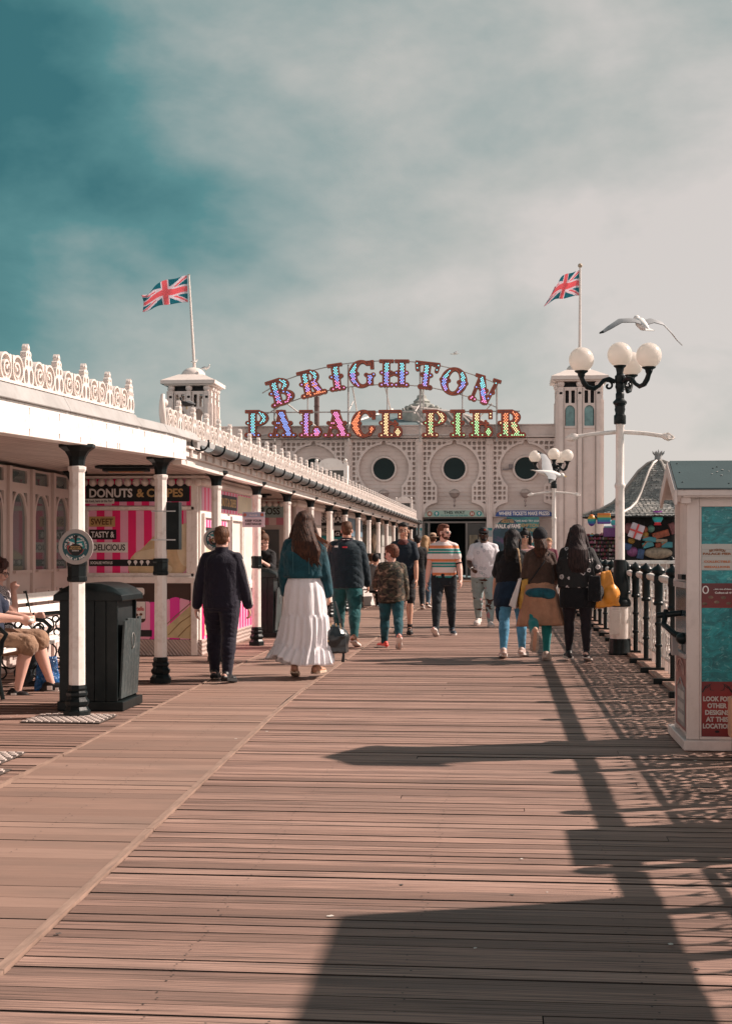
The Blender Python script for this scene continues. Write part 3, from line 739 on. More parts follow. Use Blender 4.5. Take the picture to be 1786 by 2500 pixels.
sign_box('grey CANDY FLOSS sign with pink striped border under the canopy', 548, 1232, 696, 1264, 27.0, GREYT, 'CANDY FLOSS', INK, [pm('faded_pink', (.55, .2, .24), .5, bump=0), pm('faded_cream', (.6, .45, .42), .5, bump=0)])
b = MB()
for (y0, y1) in ((27.1, 28.3), (28.4, 29.6), (29.7, 30.9)):
    b.bx(-3.899, -3.885, y0, y1, 1.9, 2.2); 
b.build('side_board', [pm('faded_cream', (.6, .45, .42), .5, bump=0)], cf_)
b = MB(); b.bx(-6.8, -4.2, 26.93, 26.99, 1.02, 1.09); b.bx(-6.8, -4.2, 26.97, 26.995, 1.1, 1.75); b.build('serving_hatch', pm('hatch_dark', (.07, .075, .075), .4, .3, 1.2), cf_)
b = MB(); b.bx(-6.8, -4.15, 26.8, 27.0, .98, 1.02); b.bx(-6.8, -4.2, 26.96, 26.999, .1, .97); b.build('counter', pm('grey_counter', (.2, .2, .2), .5, .2, 1.2), cf_)
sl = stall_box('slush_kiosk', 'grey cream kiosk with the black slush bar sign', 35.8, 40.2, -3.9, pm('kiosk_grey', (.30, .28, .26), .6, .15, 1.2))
e = sign_box('black SLUSH BAR sign under the far canopy', 752, 1256, 846, 1283, 35.8, INK, 'SLUSH BAR', PRINTW, None, (.92, .5))
b = MB(); b.bx(-6.9, -4.3, 35.75, 35.79, 1.2, 1.28); b.bx(-6.9, -4.3, 35.75, 35.79, 1.55, 1.6); b.build('shelf', WHITE, sl)
tagp(772, 1308, 836, 1345, TEALP, 'POP', PRINTW, 35.8, .02, (.7, .6), sl, 'poster'); tagp(745, 1284, 840, 1306, pm('pale_board', (.5, .48, .44), .6), 'SWEET', INK, 35.8, .02, (.35, .5), sl, 'price_board')
b = MB(); c_ = atY(824, 1303, 35.8); b.ball((c_.x, 35.76, c_.z), (.16, .012, .085)); b.build('price_badge', INK, sl); letters('£2', (c_.x, 35.745, c_.z), .12, .09, PRINTW, sl)
b = MB(); b.bx(-3.899, -3.87, 35.9, 37.9, 1.72, 2.2); b.bx(-3.899, -3.87, 38.1, 40.0, 1.72, 2.2); b.build('side_poster', pm('blue_poster', (.12, .2, .26), .5, .4, 5, 0), sl)
b = MB(); b.bx(-3.899, -3.88, 35.9, 40.1, .9, 1.65); b.build('side_menu', pm('pale_menu', (.5, .48, .45), .5, .3, 9, 0), sl)
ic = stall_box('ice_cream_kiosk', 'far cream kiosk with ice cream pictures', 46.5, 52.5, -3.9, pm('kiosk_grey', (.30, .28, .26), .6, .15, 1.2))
e = sign_box('grey ICE CREAM sign at the far end of the canopy', 872, 1274, 932, 1297, 46.5, pm('sign_grey_green', (.20, .23, .2), .5, .2, 4, 0), 'ICE CREAMS', INK, None, (.9, .6))
b = MB(); pa, qa = px_rect(b, 890, 1302, 930, 1350, 46.5, .0, .03); b.build('poster', pm('poster_green_grey', (.22, .25, .21), .5, .35, 3, 0), ic)
b = MB(); cxp = (pa.x+qa.x)/2; b.lathe([(.001, -.3), (.06, -.05), (.1, .05), (.12, .12), (.08, .2), (.05, .26), (.002, .32)], (cxp+.05, 46.44, (pa.z+qa.z)/2), n=12); b.build('ice_cream_picture', pm('icecream_print', (.6, .52, .4), .5, .2, 6, 0), ic)
b = MB(); b.bx(-3.899, -3.87, 46.6, 48.6, 1.5, 2.2); b.bx(-3.899, -3.87, 49, 51, 1.5, 2.2); b.build('side_poster', pm('poster_pale', (.36, .36, .33), .5, .4, 4, 0), ic)
# end wall behind everything under the canopy
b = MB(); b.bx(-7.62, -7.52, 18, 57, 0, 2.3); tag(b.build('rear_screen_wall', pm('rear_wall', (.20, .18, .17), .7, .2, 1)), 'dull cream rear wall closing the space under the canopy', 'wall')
# ================================================================ pavilion facade
YF = 70.0
def zf(y): return EYE+(HY-y)*YF/F/CT*.9915
def fx(x, Y=YF): return atY(x, HY, Y).x
def fz(y, Y=YF, x=1100): return atY(x, y, Y).z
pav = empty('pier_pavilion', 'cream pavilion facade with lattice panels and round windows at the end of the boardwalk', 'building', (0, 0, 0))
FAC = pm('facade_paint', (.76, .675, .63), .6, .08, .6, .15, 8, dirt=(.36, .27, .23), dfac=.45, dscale=.8)
FACB = pm('facade_boards', (.70, .615, .57), .6, .06, .5, .1, 8, dirt=(.34, .26, .22), dfac=.4, dscale=.7)
zt = fz(1037); zb = fz(1068); zl = fz(1071)
xL, xR = fx(500), fx(1368)
b = MB()
z = 0; 
while z < zl:   # lapped boards
    if z > 3.0: pass
    x0, x1 = xL, xR
    if z < 2.95:
        d0_, d1_ = fx(1031, YF), fx(1188, YF)
        for (a, c) in ((xL, d0_), (d1_, xR)):
            b.add([(a, YF+.22, z), (c, YF+.22, z), (c, YF+.26, z+.2), (a, YF+.26, z+.2)], [(0,1,2,3)]); b.add([(a, YF+.26, z+.2), (c, YF+.26, z+.2), (c, YF+.22, z+.2), (a, YF+.22, z+.2)], [(0,1,2,3)])
    else:
        b.add([(x0, YF+.22, z), (x1, YF+.22, z), (x1, YF+.26, z+.2), (x0, YF+.26, z+.2)], [(0,1,2,3)]); b.add([(x0, YF+.26, z+.2), (x1, YF+.26, z+.2), (x1, YF+.22, z+.2), (x0, YF+.22, z+.2)], [(0,1,2,3)])
    z += .2
b.build('boarded_wall', FACB, pav, fix=False)
b = MB(); b.bx(xL, fx(1031), YF+.27, YF+8, 0, zt); b.bx(fx(1188), xR, YF+.27, YF+8, 0, zt); b.bx(fx(1031), fx(1188), YF+.27, YF+8, 2.98, zt-.01)
b.build('building_mass', FAC, pav)
# parapet with blind arcade
b = MB(); b.bx(xL, xR, YF-.05, YF+.3, zb, zt); 
b.bx(xL, xR, YF-.14, YF-.05, zt-.06, zt); b.bx(xL, xR, YF-.14, YF-.051, zb-.02, zb+.07)
x = xL
while x < xR-.3:
    plate(b, SUB(D_box(.2, .2, .2, .24), U(D_box(.2, .05, .135, .16), D_disc(.2, .2, .135))), 0, .4, 0, .42, .03, front(x, YF-.051, zb+.1), 0, .035); x += .4
x = xL
while x < xR: b.bx(x, x+.05, YF-.12, YF-.051, zt-.13, zt-.06); x += .2
b.build('parapet', FAC, pav)
# pilasters
b = MB()
for (a, c) in ((540, 548), (676, 687), (843, 857), (1016, 1030), (1187, 1201)):
    x0, x1 = fx(a), fx(c); m = (x0+x1)/2
    b.bx(x0, x1, YF-.1, YF+.25, 0, zl); b.bx(m-.05, m+.05, YF-.14, YF-.101, 0, zl); b.bx(x0-.03, x1+.03, YF-.16, YF-.02, zl-.3, zl-.001)
b.build('pilaster', FAC, pav, bevel=.01)
bays = [(548, 676, 611), (687, 843, 765), (857, 1016, 937), (1030, 1187, 1109), (1201, 1364, 1281)]
zc = fz(1143.5)
opening = U(D_disc(0, zc, 1.2), D_box(0, 4.4, .85, .75, .05), D_disc(0, 3.32, 1.42, .46), D_seg(0, zc+1.1, 0, zl+.05, .16, .02), D_box(0, 3.0, 1.42, .38))
def lattice(hw):
    def f(u, v):
        o_ = opening(u, v); P_ = .243; bar = .038
        gu = np.abs(((u/P_) % 1)-.5)*P_; gv = np.abs(((v/P_) % 1)-.5)*P_
        bars = np.minimum(gu, gv)-bar
        body = np.maximum(bars, -(o_-.05))
        rim = np.abs(o_-.045)-.05
        edge = np.minimum(hw-np.abs(u), np.minimum(v-2.98, zl-v))-.07
        return np.minimum(np.minimum(body, rim), edge)
    return f
b = MB(); plate(b, lattice(1.57), -1.58, 1.58, 2.97, zl+.001, .0405, lambda u, v, w_: (u, -w_, v), -.09, .0)
lat = b.mesh('lattice_panel', FAC)
GLD = pm('dark_round_glass', (.006, .022, .023), .35, .3, .8, .02, 2, spec=.15)
for (a, c, m) in bays:
    o = bpy.data.objects.new('lattice_panel', lat); COL.objects.link(o); o.parent = pav; xm = (fx(a)+fx(c))/2; o.location = (xm, YF, 0); o.scale.x = (fx(c)-fx(a))/3.13
    xc = xm
    e = empty('round_window', parent=pav, loc=(xc, YF+.2, zc))
    g = MB(); g.tube([(math.cos(t_)*.585, -.06, math.sin(t_)*.585) for t_ in np.linspace(0, 2*PI, 33)[:-1]], .055, 8, closed=True); g.build('frame', FAC, e, smooth=60)
    g = MB(); g.cyl((0, .0, 0), (0, -.045, 0), .56, n=32); g.build('pane', GLD, e)
# wall lamps and camera on the facade
def facade_lamp(x, y):
    e = empty('wall_lamp', parent=pav, loc=(fx(x), YF-.25, fz(y)))
    b = MB(); b.lathe([(.05, -.22), (.16, -.16), (.24, -.04), (.27, .02), (.29, .03)], n=18); b.build('bowl', pm('lamp_grey', (.38, .32, .3), .5), e, smooth=60)
    b = MB(); b.lathe([(.25, .031), (.24, .1), (.16, .19), (.02, .23)], n=18); b.build('dome', pm('old_lamp_dome', (.5, .42, .38), .4), e, smooth=60)
    b = MB(); b.lathe([(.03, -.6), (.06, -.56), (.03, -.5), (.03, -.42), (.08, -.36), (.05, -.28), (.06, -.22)], n=10); b.tube([(0, 0, -.5), (0, .2, -.62), (0, .4, -.5)], .025, 6); b.build('bracket', pm('lamp_grey', (.4, .33, .3), .5), e, smooth=60)
facade_lamp(1109, 1206); facade_lamp(1281, 1206); facade_lamp(937, 1206)
b = MB(); p = atY(1246, 1139, YF); b.bx(p.x-.1, p.x+.1, YF+.02, YF+.2, p.z-.08, p.z+.12); b.bx(p.x-.4, p.x, YF+.1, YF+.16, p.z-.16, p.z-.09); b.build('security_camera', pm('camera_grey', (.22, .2, .2), .5), pav)
# doorway
x0, x1 = fx(1031), fx(1188)
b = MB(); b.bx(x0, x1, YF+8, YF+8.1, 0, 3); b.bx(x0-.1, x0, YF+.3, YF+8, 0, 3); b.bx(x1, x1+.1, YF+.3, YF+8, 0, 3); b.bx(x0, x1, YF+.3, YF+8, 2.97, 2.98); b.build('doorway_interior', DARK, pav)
b = MB()
for xx in (x0+.04, fx(1046), fx(1138), x1-.04): b.bx(xx-.05, xx+.05, YF+.1, YF+.2, 0, 2.68)
b.bx(x0, x1, YF+.09, YF+.21, 2.681, 2.76); b.bx(x0, x1, YF+.11, YF+.2, 2.9, 2.97)
b.build('door_frame', pm('door_frame_grey', (.2, .19, .18), .5), pav)
b = MB(); b.bx(fx(1139), x1-.1, YF+.14, YF+.16, .1, 2.66); b.build('door_leaf', pm('dark_glass_door', (.03, .035, .033), .25, .4, 1.2), pav)
b = MB(); b.bx(fx(1145), fx(1165), YF+.12, YF+.138, .9, 2.1); b.bx(fx(1168), fx(1180), YF+.12, YF+.138, 1.2, 2.0); b.build('door_poster', pm('door_poster', (.22, .19, .13), .5, .5, 3, 0), pav)
b = MB(); b.bx(fx(1031), fx(1200), 61.7, 61.85, .004, .03); tag(b.build('floor_strip', pm('orange_strip', (.5, .24, .12), .6)), 'thin orange strip lying across the boardwalk before the pavilion doors', 'floor strip')
b = MB(); b.bx(fx(905), fx(1016), YF-.02, YF+.2, 0, 2.5); b.build('side_entrance', DARK, pav)
# signs on the facade
YS = YF-.2
def arch_board(x0, x1, ytop, ybot, Y, mat, e, r=.32, d=.06, nm='board'):
    p, q = atY(x0, ybot, Y), atY(x1, ytop, Y); b = MB(); hx = (q.x-p.x)/2; h = q.z-p.z
    f_ = AND(D_box(hx, 0, hx, h, r), lambda u, v: -v)
    plate(b, f_, -.02, 2*hx+.02, -.03, h+.02, .03, lambda u, v, w_: (p.x+u, Y-w_, p.z+v), 0, d); b.build(nm, mat, e); return p, q
e = empty('this_way_sign', 'pale green THIS WAY TO THE END OF THE PIER sign over the doorway', 'sign', (0, 0, 0))
p, q = arch_board(1036, 1181, 1246, 1262, YS, pm('pale_green_board', (.35, .50, .43), .5, .04, 2, 0), e)
m = (p.x+q.x)/2
letters('THIS WAY', (m, YS-.062, p.z+.215), 1.05, .16, INK, e, off=.02); letters('TO THE END OF THE PIER', (m, YS-.062, p.z+.065), 1.32, .08, TEALP, e, off=.02)
b = MB()
for s_, k in ((-1, 1.2), (1, .86)): b.cyl((m+s_*k if s_ < 0 else m+.86, YS-.061, p.z+.15), ((m-k) if s_ < 0 else m+.86, YS-.066, p.z+.15), .125, n=20)
b.build('footprint_roundel', pm('rust_roundel', (.35, .12, .08), .5), e)
b = MB()
for xx in (-1.2, .86):
    for s_ in (-.035, .035): b.ball((m+xx+s_, YS-.068, p.z+.15), (.022, .004, .07), 8, 6)
b.build('footprint', PRINTW, e)
b = MB()
for xx in (-.86, 1.2): b.cyl((m+xx, YS-.061, p.z+.15), (m+xx, YS-.066, p.z+.15), .125, n=20)
b.build('arrow_roundel', TEALP, e)
b = MB()
for xx in (-.86, 1.2): b.prism([(-.02, -.08), (.02, -.08), (.02, .02), (.055, -.01), (.06, .03), (0, .09), (-.06, .03), (-.055, -.01), (-.02, .02)], lambda u, v, w_, xx=xx: (m+xx+u, YS-.067-w_, p.z+.15+v), .004)
b.build('arrow', PRINTW, e)
e = empty('arcade_sign', 'blue arched board reading WHERE TICKETS MAKE PRIZES', 'sign', (0, 0, 0))
p, q = arch_board(1208, 1349, 1246, 1261, YS, pm('royal_blue_board', (.025, .075, .27), .4, .15, 2, 0), e)
letters('WHERE TICKETS MAKE PRIZES', ((p.x+q.x)/2, YS-.062, (p.z+q.z)/2), 2.45, .19, PRINTW, e, off=.035)
e = empty('machines_poster', 'teal poster COME AND TRY OUR REDEMPTION MACHINES beside the walk of fame board', 'poster', (0, 0, 0))
p, q = atY(1236, 1352, YS), atY(1315, 1262, YS)
t = NT('teal_cloud_poster'); nz_ = t.noise(t.map(), 1.6, 5, .6); t.col(t.ramp(nz_, [(.3, (.02, .12, .16)), (.5, (.05, .26, .26)), (.7, (.16, .38, .34))])); t.set(rough=.5)
b = MB(); b.bx(p.x, q.x, YS-.02, YS+.1, p.z, q.z); b.build('board', t.m, e)
cx_ = atY(1284, 0, YS).x
for s_, dy, wd, h_, mt in (('COME AND TRY OUR', 1272, 1.25, .1, PRINTW), ('REDEMPTION', 1283, 1.15, .17, GOLD), ('MACHINES', 1294, .95, .17, GOLD), ('with bonus', 1303, .9, .08, INK), ('2 out of fun', 1312, .85, .1, INK), ('TICKETS', 1322, .85, .12, PRINTW), ('& SS', 1332, .5, .1, PRINTW)):
    letters(s_, (cx_, YS-.022, fz(dy, YS)), wd, h_, mt, e)
e = empty('walk_of_fame_board', 'dark arched WALK of FAME board standing in front of the pavilion', 'sign', (0, 0, 0)); YW = 66.0
p, q = atY(1202, 1364, YW), atY(1275, 1264, YW); b = MB(); hx = (q.x-p.x)/2; p.z = 0; h = q.z
t = NT('night_sky_board'); nz_ = t.noise(t.map(), 1.3, 5, .6, .6); t.col(t.ramp(nz_, [(.35, (.008, .02, .035)), (.52, (.015, .07, .10)), (.62, (.12, .06, .16)), (.72, (.02, .16, .2))])); t.set(rough=.5)
plate(b, U(D_box(hx, h/2-.2, hx, h/2-.2, .28), D_disc(hx, h-.62, .82*hx, .6)), -.02, 2*hx+.02, -.02, h+.02, .04, lambda u, v, w_: (p.x+u, YW-w_, v), 0, .1); b.build('board', t.m, e)
mx = p.x+hx
letters('WALK of FAME', (mx, YW-.105, fz(1285, YW)), 2*hx*.84, .2, PRINTW, e, off=.035)
letters('PALACE PIER', (mx, YW-.105, fz(1274.5, YW)), 2*hx*.42, .085, GOLD, e); letters('BRIGHTON', (mx, YW-.105, fz(1270, YW)), 2*hx*.36, .075, GOLD, e)
letters('HOME TO THE BRIGHTON MUSIC', (mx, YW-.105, fz(1278, YW)), 2*hx*.8, .045, TEALP, e)
# notices on the pilasters
for (x, y, lab) in ((1023, 1301, 'small teal and white notice on the pilaster left of the doorway'), (1194, 1301, 'small teal and white notice on the pilaster right of the doorway'), (1020, 1320, 'white paper notice below the teal notice left of the doorway')):
    e = empty('wall_notice', lab, 'notice', (0, 0, 0)); c_ = atY(x, y, YF-.15); b = MB()
    if y < 1310:
        b.bx(c_.x-.13, c_.x+.13, YF-.16, YF-.145, c_.z-.18, c_.z+.12); b.build('sheet', pm('pale_blue_sheet', (.35, .42, .43), .5, bump=0), e)
        b = MB(); b.bx(c_.x-.13, c_.x+.13, YF-.165, YF-.161, c_.z+.12, c_.z+.24); b.build('header', TEALP, e)
    else: b.bx(c_.x-.26, c_.x+.18, YF-.3, YF-.28, c_.z-.16, c_.z+.12); b.build('sheet', PRINTW, e)
# ================================================================ towers
def tower(x0, x1, label, glass):
    YT = 69.0; a, c = fx(x0, YT), fx(x1, YT); wd = c-a; e = empty('tower', label, 'tower', ((a+c)/2, YT, 0)); h = wd/2
    Z = lambda y: fz(y, YT)
    zt_ = Z(948); zs0, zs1 = Z(987), Z(956); za = Z(993); zbm = Z(1042); zp0, zp1 = Z(1262), Z(1055)
    def wall(u, v):
        r = D_box(0, zt_/2, h, zt_/2)(u, v)
        for s_ in (-1, 1):
            cx_ = s_*.44*wd/1.95
            for k in (-.14, .14): r = np.maximum(r, -D_box(cx_+k, (zs0+zs1)/2, .085, (zs1-zs0)/2)(u, v))
            r = np.maximum(r, -U(D_box(cx_, (zbm+za-.25)/2, .235, (za-.25-zbm)/2), D_disc(cx_, za-.25, .235, .27))(u, v))
        return r
    b = MB()
    fr4 = [lambda u, v, w_: (u, -w_, v), lambda u, v, w_: (h+w_, h+u, v), lambda u, v, w_: (-u, 2*h+w_, v), lambda u, v, w_: (-h-w_, h-u, v)]
    for f4 in fr4: plate(b, wall, -h, h, 6.6, zt_, .036, f4, -.1, 0)
    b.bx(-h+.002, h-.002, .002, 2*h-.002, 0, 6.6)
    b.build('shaft', FAC, e)
    b = MB()
    for f4 in fr4:
        for cx_, hw in ((-h+.115, .125), (0, .115), (h-.115, .125)):
            for (u0, u1, v0, v1, w0, w1) in ((cx_-hw, cx_+hw, 0, zt_, .002, .10), (cx_-hw+.05, cx_+hw-.05, 0, zt_-.6, .101, .14), (cx_-.09, cx_+.09, zt_-.14, zt_-.02, .061, .11), (cx_-.07, cx_+.07, zt_-.35, zt_-.24, .061, .1), (cx_-.05, cx_+.05, zt_-.55, zt_-.48, .061, .09)):
                P8 = [f4(u, v, w_) for w_ in (w0, w1) for v in (v0, v1) for u in (u0, u1)]
                b.add(P8, [(0,1,3,2), (4,6,7,5), (0,2,6,4), (1,5,7,3), (0,4,5,1), (2,3,7,6)])
        # recessed panels with little raised bricks
        for s_ in (-1, 1):
            cx_ = s_*.42*wd/1.95
            for (v0, v1) in ((Z(1262)+.1, zp1-.08), (.3, Z(1262)-.1)):
                v = v0+.15
                while v < v1-.1:
                    for k in (-.09, .09):
                        P8 = [f4(cx_+k+du, v+dv, w_) for w_ in (.001, .025) for dv in (0, .05) for du in (-.055, .055)]
                        b.add(P8, [(0,1,3,2), (4,6,7,5), (0,2,6,4), (1,5,7,3), (0,4,5,1), (2,3,7,6)])
                    v += .21
                for (u0, u1, w0_, w1_) in ((cx_-.25, cx_+.25, v0-.02, v0+.02), (cx_-.25, cx_+.25, v1, v1+.04), (cx_-.25, cx_-.22, v0+.02, v1), (cx_+.22, cx_+.25, v0+.02, v1)):
                    P8 = [f4(u, vv, w_) for w_ in (.001, .03) for vv in (w0_, w1_) for u in (u0, u1)]
                    b.add(P8, [(0,1,3,2), (4,6,7,5), (0,2,6,4), (1,5,7,3), (0,4,5,1), (2,3,7,6)])
            P8 = [f4(cx_+du, zbm+dv, w_) for w_ in (.001, .08) for dv in (-.12, -.05) for du in (-.27, .27)]
            b.add(P8, [(0,1,3,2), (4,6,7,5), (0,2,6,4), (1,5,7,3), (0,4,5,1), (2,3,7,6)])
    b.build('pilasters', FAC, e)
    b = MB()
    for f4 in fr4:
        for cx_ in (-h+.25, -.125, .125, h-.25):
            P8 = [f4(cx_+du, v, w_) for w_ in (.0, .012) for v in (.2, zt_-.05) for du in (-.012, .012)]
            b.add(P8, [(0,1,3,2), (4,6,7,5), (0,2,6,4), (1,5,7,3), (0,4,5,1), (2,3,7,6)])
    b.build('joint_shade_strip', DARK, e)  # dark strips painting the shade of the joints beside the pilasters
    b = MB(); zb_ = (Z(933)+Z(948))/2
    for (u, v) in ((-h+.13, 0), (0, 0), (h-.13, 0), (h, .45), (h, h), (h, 2*h-.45), (h, 2*h-.1), (-h, .45), (-h, h), (-h, 2*h-.3), (0, 2*h), (-h+.13, 2*h), (h-.13, 2*h)): b.ball((u, v, zb_), .17, 12, 8)
    b.build('ball_finial', FAC, e, smooth=60)
    b = MB(); b.bx(-h+.25, h-.25, .25, 2*h-.25, zt_, Z(931)); b.build('dark_frieze', DARK, e)
    b = MB(); ov = h+.34; ze, zf1, zr, zd = Z(931), Z(922), Z(904), Z(883)
    cy = h
    b.add([(-ov, cy-ov, ze), (ov, cy-ov, ze), (ov, cy+ov, ze), (-ov, cy+ov, ze), (-ov, cy-ov, zf1), (ov, cy-ov, zf1), (ov, cy+ov, zf1), (-ov, cy+ov, zf1), (-.62, cy-.62, zr), (.62, cy-.62, zr), (.62, cy+.62, zr), (-.62, cy+.62, zr)],
          [(3,2,1,0), (0,1,5,4), (1,2,6,5), (2,3,7,6), (3,0,4,7), (4,5,9,8), (5,6,10,9), (6,7,11,10), (7,4,8,11), (8,9,10,11)])
    b.bx(-ov+.15, ov-.15, cy-ov+.15, cy+ov-.15, ze-.07, ze-.003)
    b.build('cap_roof', WHITE, e)
    b = MB(); b.lathe([(.60*math.cos(t_), zr+(zd-zr)*math.sin(t_)) for t_ in np.linspace(0, PI/2-.02, 9)], (0, cy, 0), n=24); b.build('dome', WHITE, e, smooth=60)
    if glass:
        b = MB()
        for s_ in (-1, 1): b.bx(s_*.44-.21, s_*.44+.21, .13, .15, zbm-.1, za+.05)
        b.build('window_pane', pm('teal_frosted_glass', (.16, .33, .34), .3, .35, 2.5, .1, 8), e)
        b = MB(); b.bx(-h+.12, h-.12, .2, 2*h-.12, 6.7, zt_-.02); b.build('interior', DARK, e)
    else:
        b = MB(); b.bx(-.12, .12, cy-.12, cy+.12, 6.6, zt_); b.build('inner_post', DARK, e)
    return e, (a+c)/2, YT+h, zd
def flagm(name, col):
    t = NT(name); t.col(col); t.set(rough=.8); tr = t.n.new('ShaderNodeBsdfTranslucent'); tr.inputs[0].default_value = (*col, 1); mx = t.n.new('ShaderNodeMixShader'); mx.inputs[0].default_value = .55
    t.link(t.b.outputs[0], mx.inputs[1]); t.link(tr.outputs[0], mx.inputs[2]); t.link(mx.outputs[0], t.n['Material Output'].inputs[0]); return t.m
RED_F, WHT_F, BLU_F = flagm('flag_red', (.90, .30, .33)), flagm('flag_white', (.88, .80, .84)), flagm('flag_blue', (.05, .32, .38))
def ujack(u, v):   # u 0..1 along fly, v 0..1 up ; returns colour index
    x = (u-.5)*60; y = (v-.5)*30
    if abs(x) < 3 or abs(y) < 3: return 0
    if abs(x) < 5 or abs(y) < 5: return 1
    for sg in (1, -1):
        dd = (x*.5*sg - y)/math.hypot(.5, 1)
        if abs(dd) < 3:
            side = 1 if (x > 0) == (sg > 0) else 1
            k = dd*(1 if x*1 > 0 else -1)*(1 if sg > 0 else -1)
            if 0 < k < 2: return 0
            return 1
    return 2
def flagpole(cx, cy, z0, xt, yt, label, corners, fl, ball=True):
    YT = cy; top = atY(xt, yt, YT); e = empty('flagpole', label, 'flagpole', (cx, cy, z0-.05))
    b = MB(); b.tube([(0, 0, 0), ((top.x-cx)*.5, 0, (top.z-z0)*.5), (top.x-cx, 0, top.z-z0+.05)], [.075, .062, .045], 10); b.build('pole', WHITE, e, smooth=60)
    b = MB(); (b.ball((top.x-cx, 0, top.z-z0+.12), .11, 12, 8) if ball else b.cyl((top.x-cx, 0, top.z-z0+.04), (top.x-cx, 0, top.z-z0+.07), .06)); b.build('truck', pm('pole_ball', (.45, .35, .25), .4), e, smooth=60)
    f = empty('flag', fl, 'flag', (0, 0, 0))
    # corners: hoist-top, hoist-bottom, fly-top, fly-bottom in pixels
    HT, HB, FT, FB = [atY(*c, YT) for c in corners]; nu, nv = 72, 40; vs = []; fs = []; ms = []
    for i in range(nu+1):
        for j in range(nv+1):
            u, v = i/nu, j/nv
            p = (HB.lerp(FB, u)).lerp(HT.lerp(FT, u), v)
            wv = math.sin(u*9.5+v*2.2+cx)*.16*u**.6+math.sin(u*17+v*5)*.05*u
            p = p+Vector((.03*math.sin(u*12+v*3)*u, wv*1.6+.9*u*math.sin(u*2.6), (.10*math.sin(u*8.5+1.5+cx*.3)*u+.16*math.sin(PI*u)*(1 if v > .5 else .6))))
            vs.append(p)
    for i in range(nu):
        for j in range(nv):
            a = i*(nv+1)+j; fs.append((a, a+nv+1, a+nv+2, a+1)); ms.append(ujack((i+.5)/nu, (j+.5)/nv))
    b = MB(); b.add(vs, fs); b.m = ms; o = b.build('cloth', [RED_F, WHT_F, BLU_F], f, smooth=180); sm = o.modifiers.new('t', 'SOLIDIFY'); sm.thickness = .01
    return e
eL, cxL, cyL, zL = tower(412, 511, 'left square tower of the pavilion with open arches and pale dome', False)
eR, cxR, cyR, zR = tower(1362, 1466, 'right square tower of the pavilion with teal arched windows', True)
flagpole(cxL+.05, cyL, zL, 461, 671, 'slim white flagpole on the left tower', [(457, 672), (459, 738), (338, 712), (343, 754)], 'union flag streaming wide from the left tower pole', False)
flagpole(cxR+.05, cyR, zR, 1415, 652, 'slim white flagpole with gold ball on the right tower', [(1413, 660), (1412, 722), (1353, 690), (1328, 739)], 'union flag drooping from the right tower pole')
# ================================================================ roofs and flue behind the facade
rb = empty('rear_roof', 'grey blue hipped roof rising behind the illuminated sign', 'roof', (0, 0, 0)); YR = 84.0
GR = pm('blue_grey_roof', (.14, .19, .2), .6, .15, .6, .1, 4, dirt=(.3, .32, .3), dfac=.4, dscale=.6)
P_ = lambda x, y, Y=YR: atY(x, y, Y)
b = MB(); a0, a1, a2, a3 = P_(835, 1040), P_(1032, 1040), P_(935, 989), P_(965, 989)
b.add([(a0.x, YR, a0.z), (a1.x, YR, a1.z), (a1.x, YR+14, a1.z), (a0.x, YR+14, a0.z), (a2.x, YR+7, a2.z+.4), (a3.x, YR+7, a3.z+.4)], [(0,1,5,4), (1,2,5), (2,3,4,5), (3,0,4), (3,2,1,0)])
b.bx(a0.x, a1.x, YR+.1, YR+13.9, 5, a0.z-.002); b.build('slope', GR, rb)
b = MB(); b.tube([(a0.x, YR, a0.z), (a2.x, YR+7, a2.z+.42)], .08, 6); b.tube([(a1.x, YR, a1.z), (a3.x, YR+7, a3.z+.42)], .08, 6); b.build('hip_trim', WHITE, rb)
tr = empty('roof_turret', 'ornate stepped grey turret on the roof behind the sign', 'turret', (P_(1022, 990).x, YR+3, 0))
b = MB(); zz = lambda y: P_(1022, y).z
b.lathe([(1.3, zz(1040)), (1.25, zz(992)), (.85, zz(990)), (.8, zz(976)), (.5, zz(972)), (.55, zz(968)), (.32, zz(960)), (.3, zz(953)), (.14, zz(950)), (.04, zz(936))], n=8, sq=True)
for k in range(8):
    t_ = 2*PI*k/8; b.ball((math.cos(t_)*.9, math.sin(t_)*.9, zz(984)), .16, 8, 6); b.cyl((math.cos(t_)*1.15, math.sin(t_)*1.15, zz(992)), (math.cos(t_)*1.15, math.sin(t_)*1.15, zz(984)), .06, n=6)
b.build('stepped_body', pm('turret_grey', (.33, .34, .31), .6, .25, 2, .2, 6, dirt=(.12, .15, .15), dfac=.6, dscale=3), tr)
dr = empty('curved_roof', 'pale ribbed roof sloping away behind the word PIER', 'roof', (0, 0, 0)); b = MB()
xs_ = [1000, 1060, 1120, 1175, 1215]; yt_ = [988, 994, 1003, 1022, 1042]
vs = []
for x, y in zip(xs_, yt_): p = P_(x, y); vs += [(p.x, YR+2, p.z), (p.x-.6, YR+10, p.z+.6), (p.x, YR+2, 5)]
fs = []
for i in range(4): fs += [(3*i, 3*i+3, 3*i+4, 3*i+1), (3*i+2, 3*i+5, 3*i+3, 3*i)]
b.add(vs, fs); b.build('roof_sheet', pm('pale_slate', (.26, .27, .26), .6, .25, 1, .2, 5), dr, fix=False)
b = MB()
for k in range(13):
    x = 1004+k*17; y = np.interp(x, xs_, yt_); p = P_(x, y); q = P_(x+38, 1041); b.tube([(p.x, YR+1.9, p.z+.04), (q.x, YR+1.6, q.z)], .06, 5)
for i in range(4):
    p = P_(xs_[i], yt_[i]); q = P_(xs_[i+1], yt_[i+1]); b.tube([(p.x, YR+1.9, p.z+.05), (q.x, YR+1.9, q.z+.05)], .07, 5)
b.build('rib', WHITE, dr)
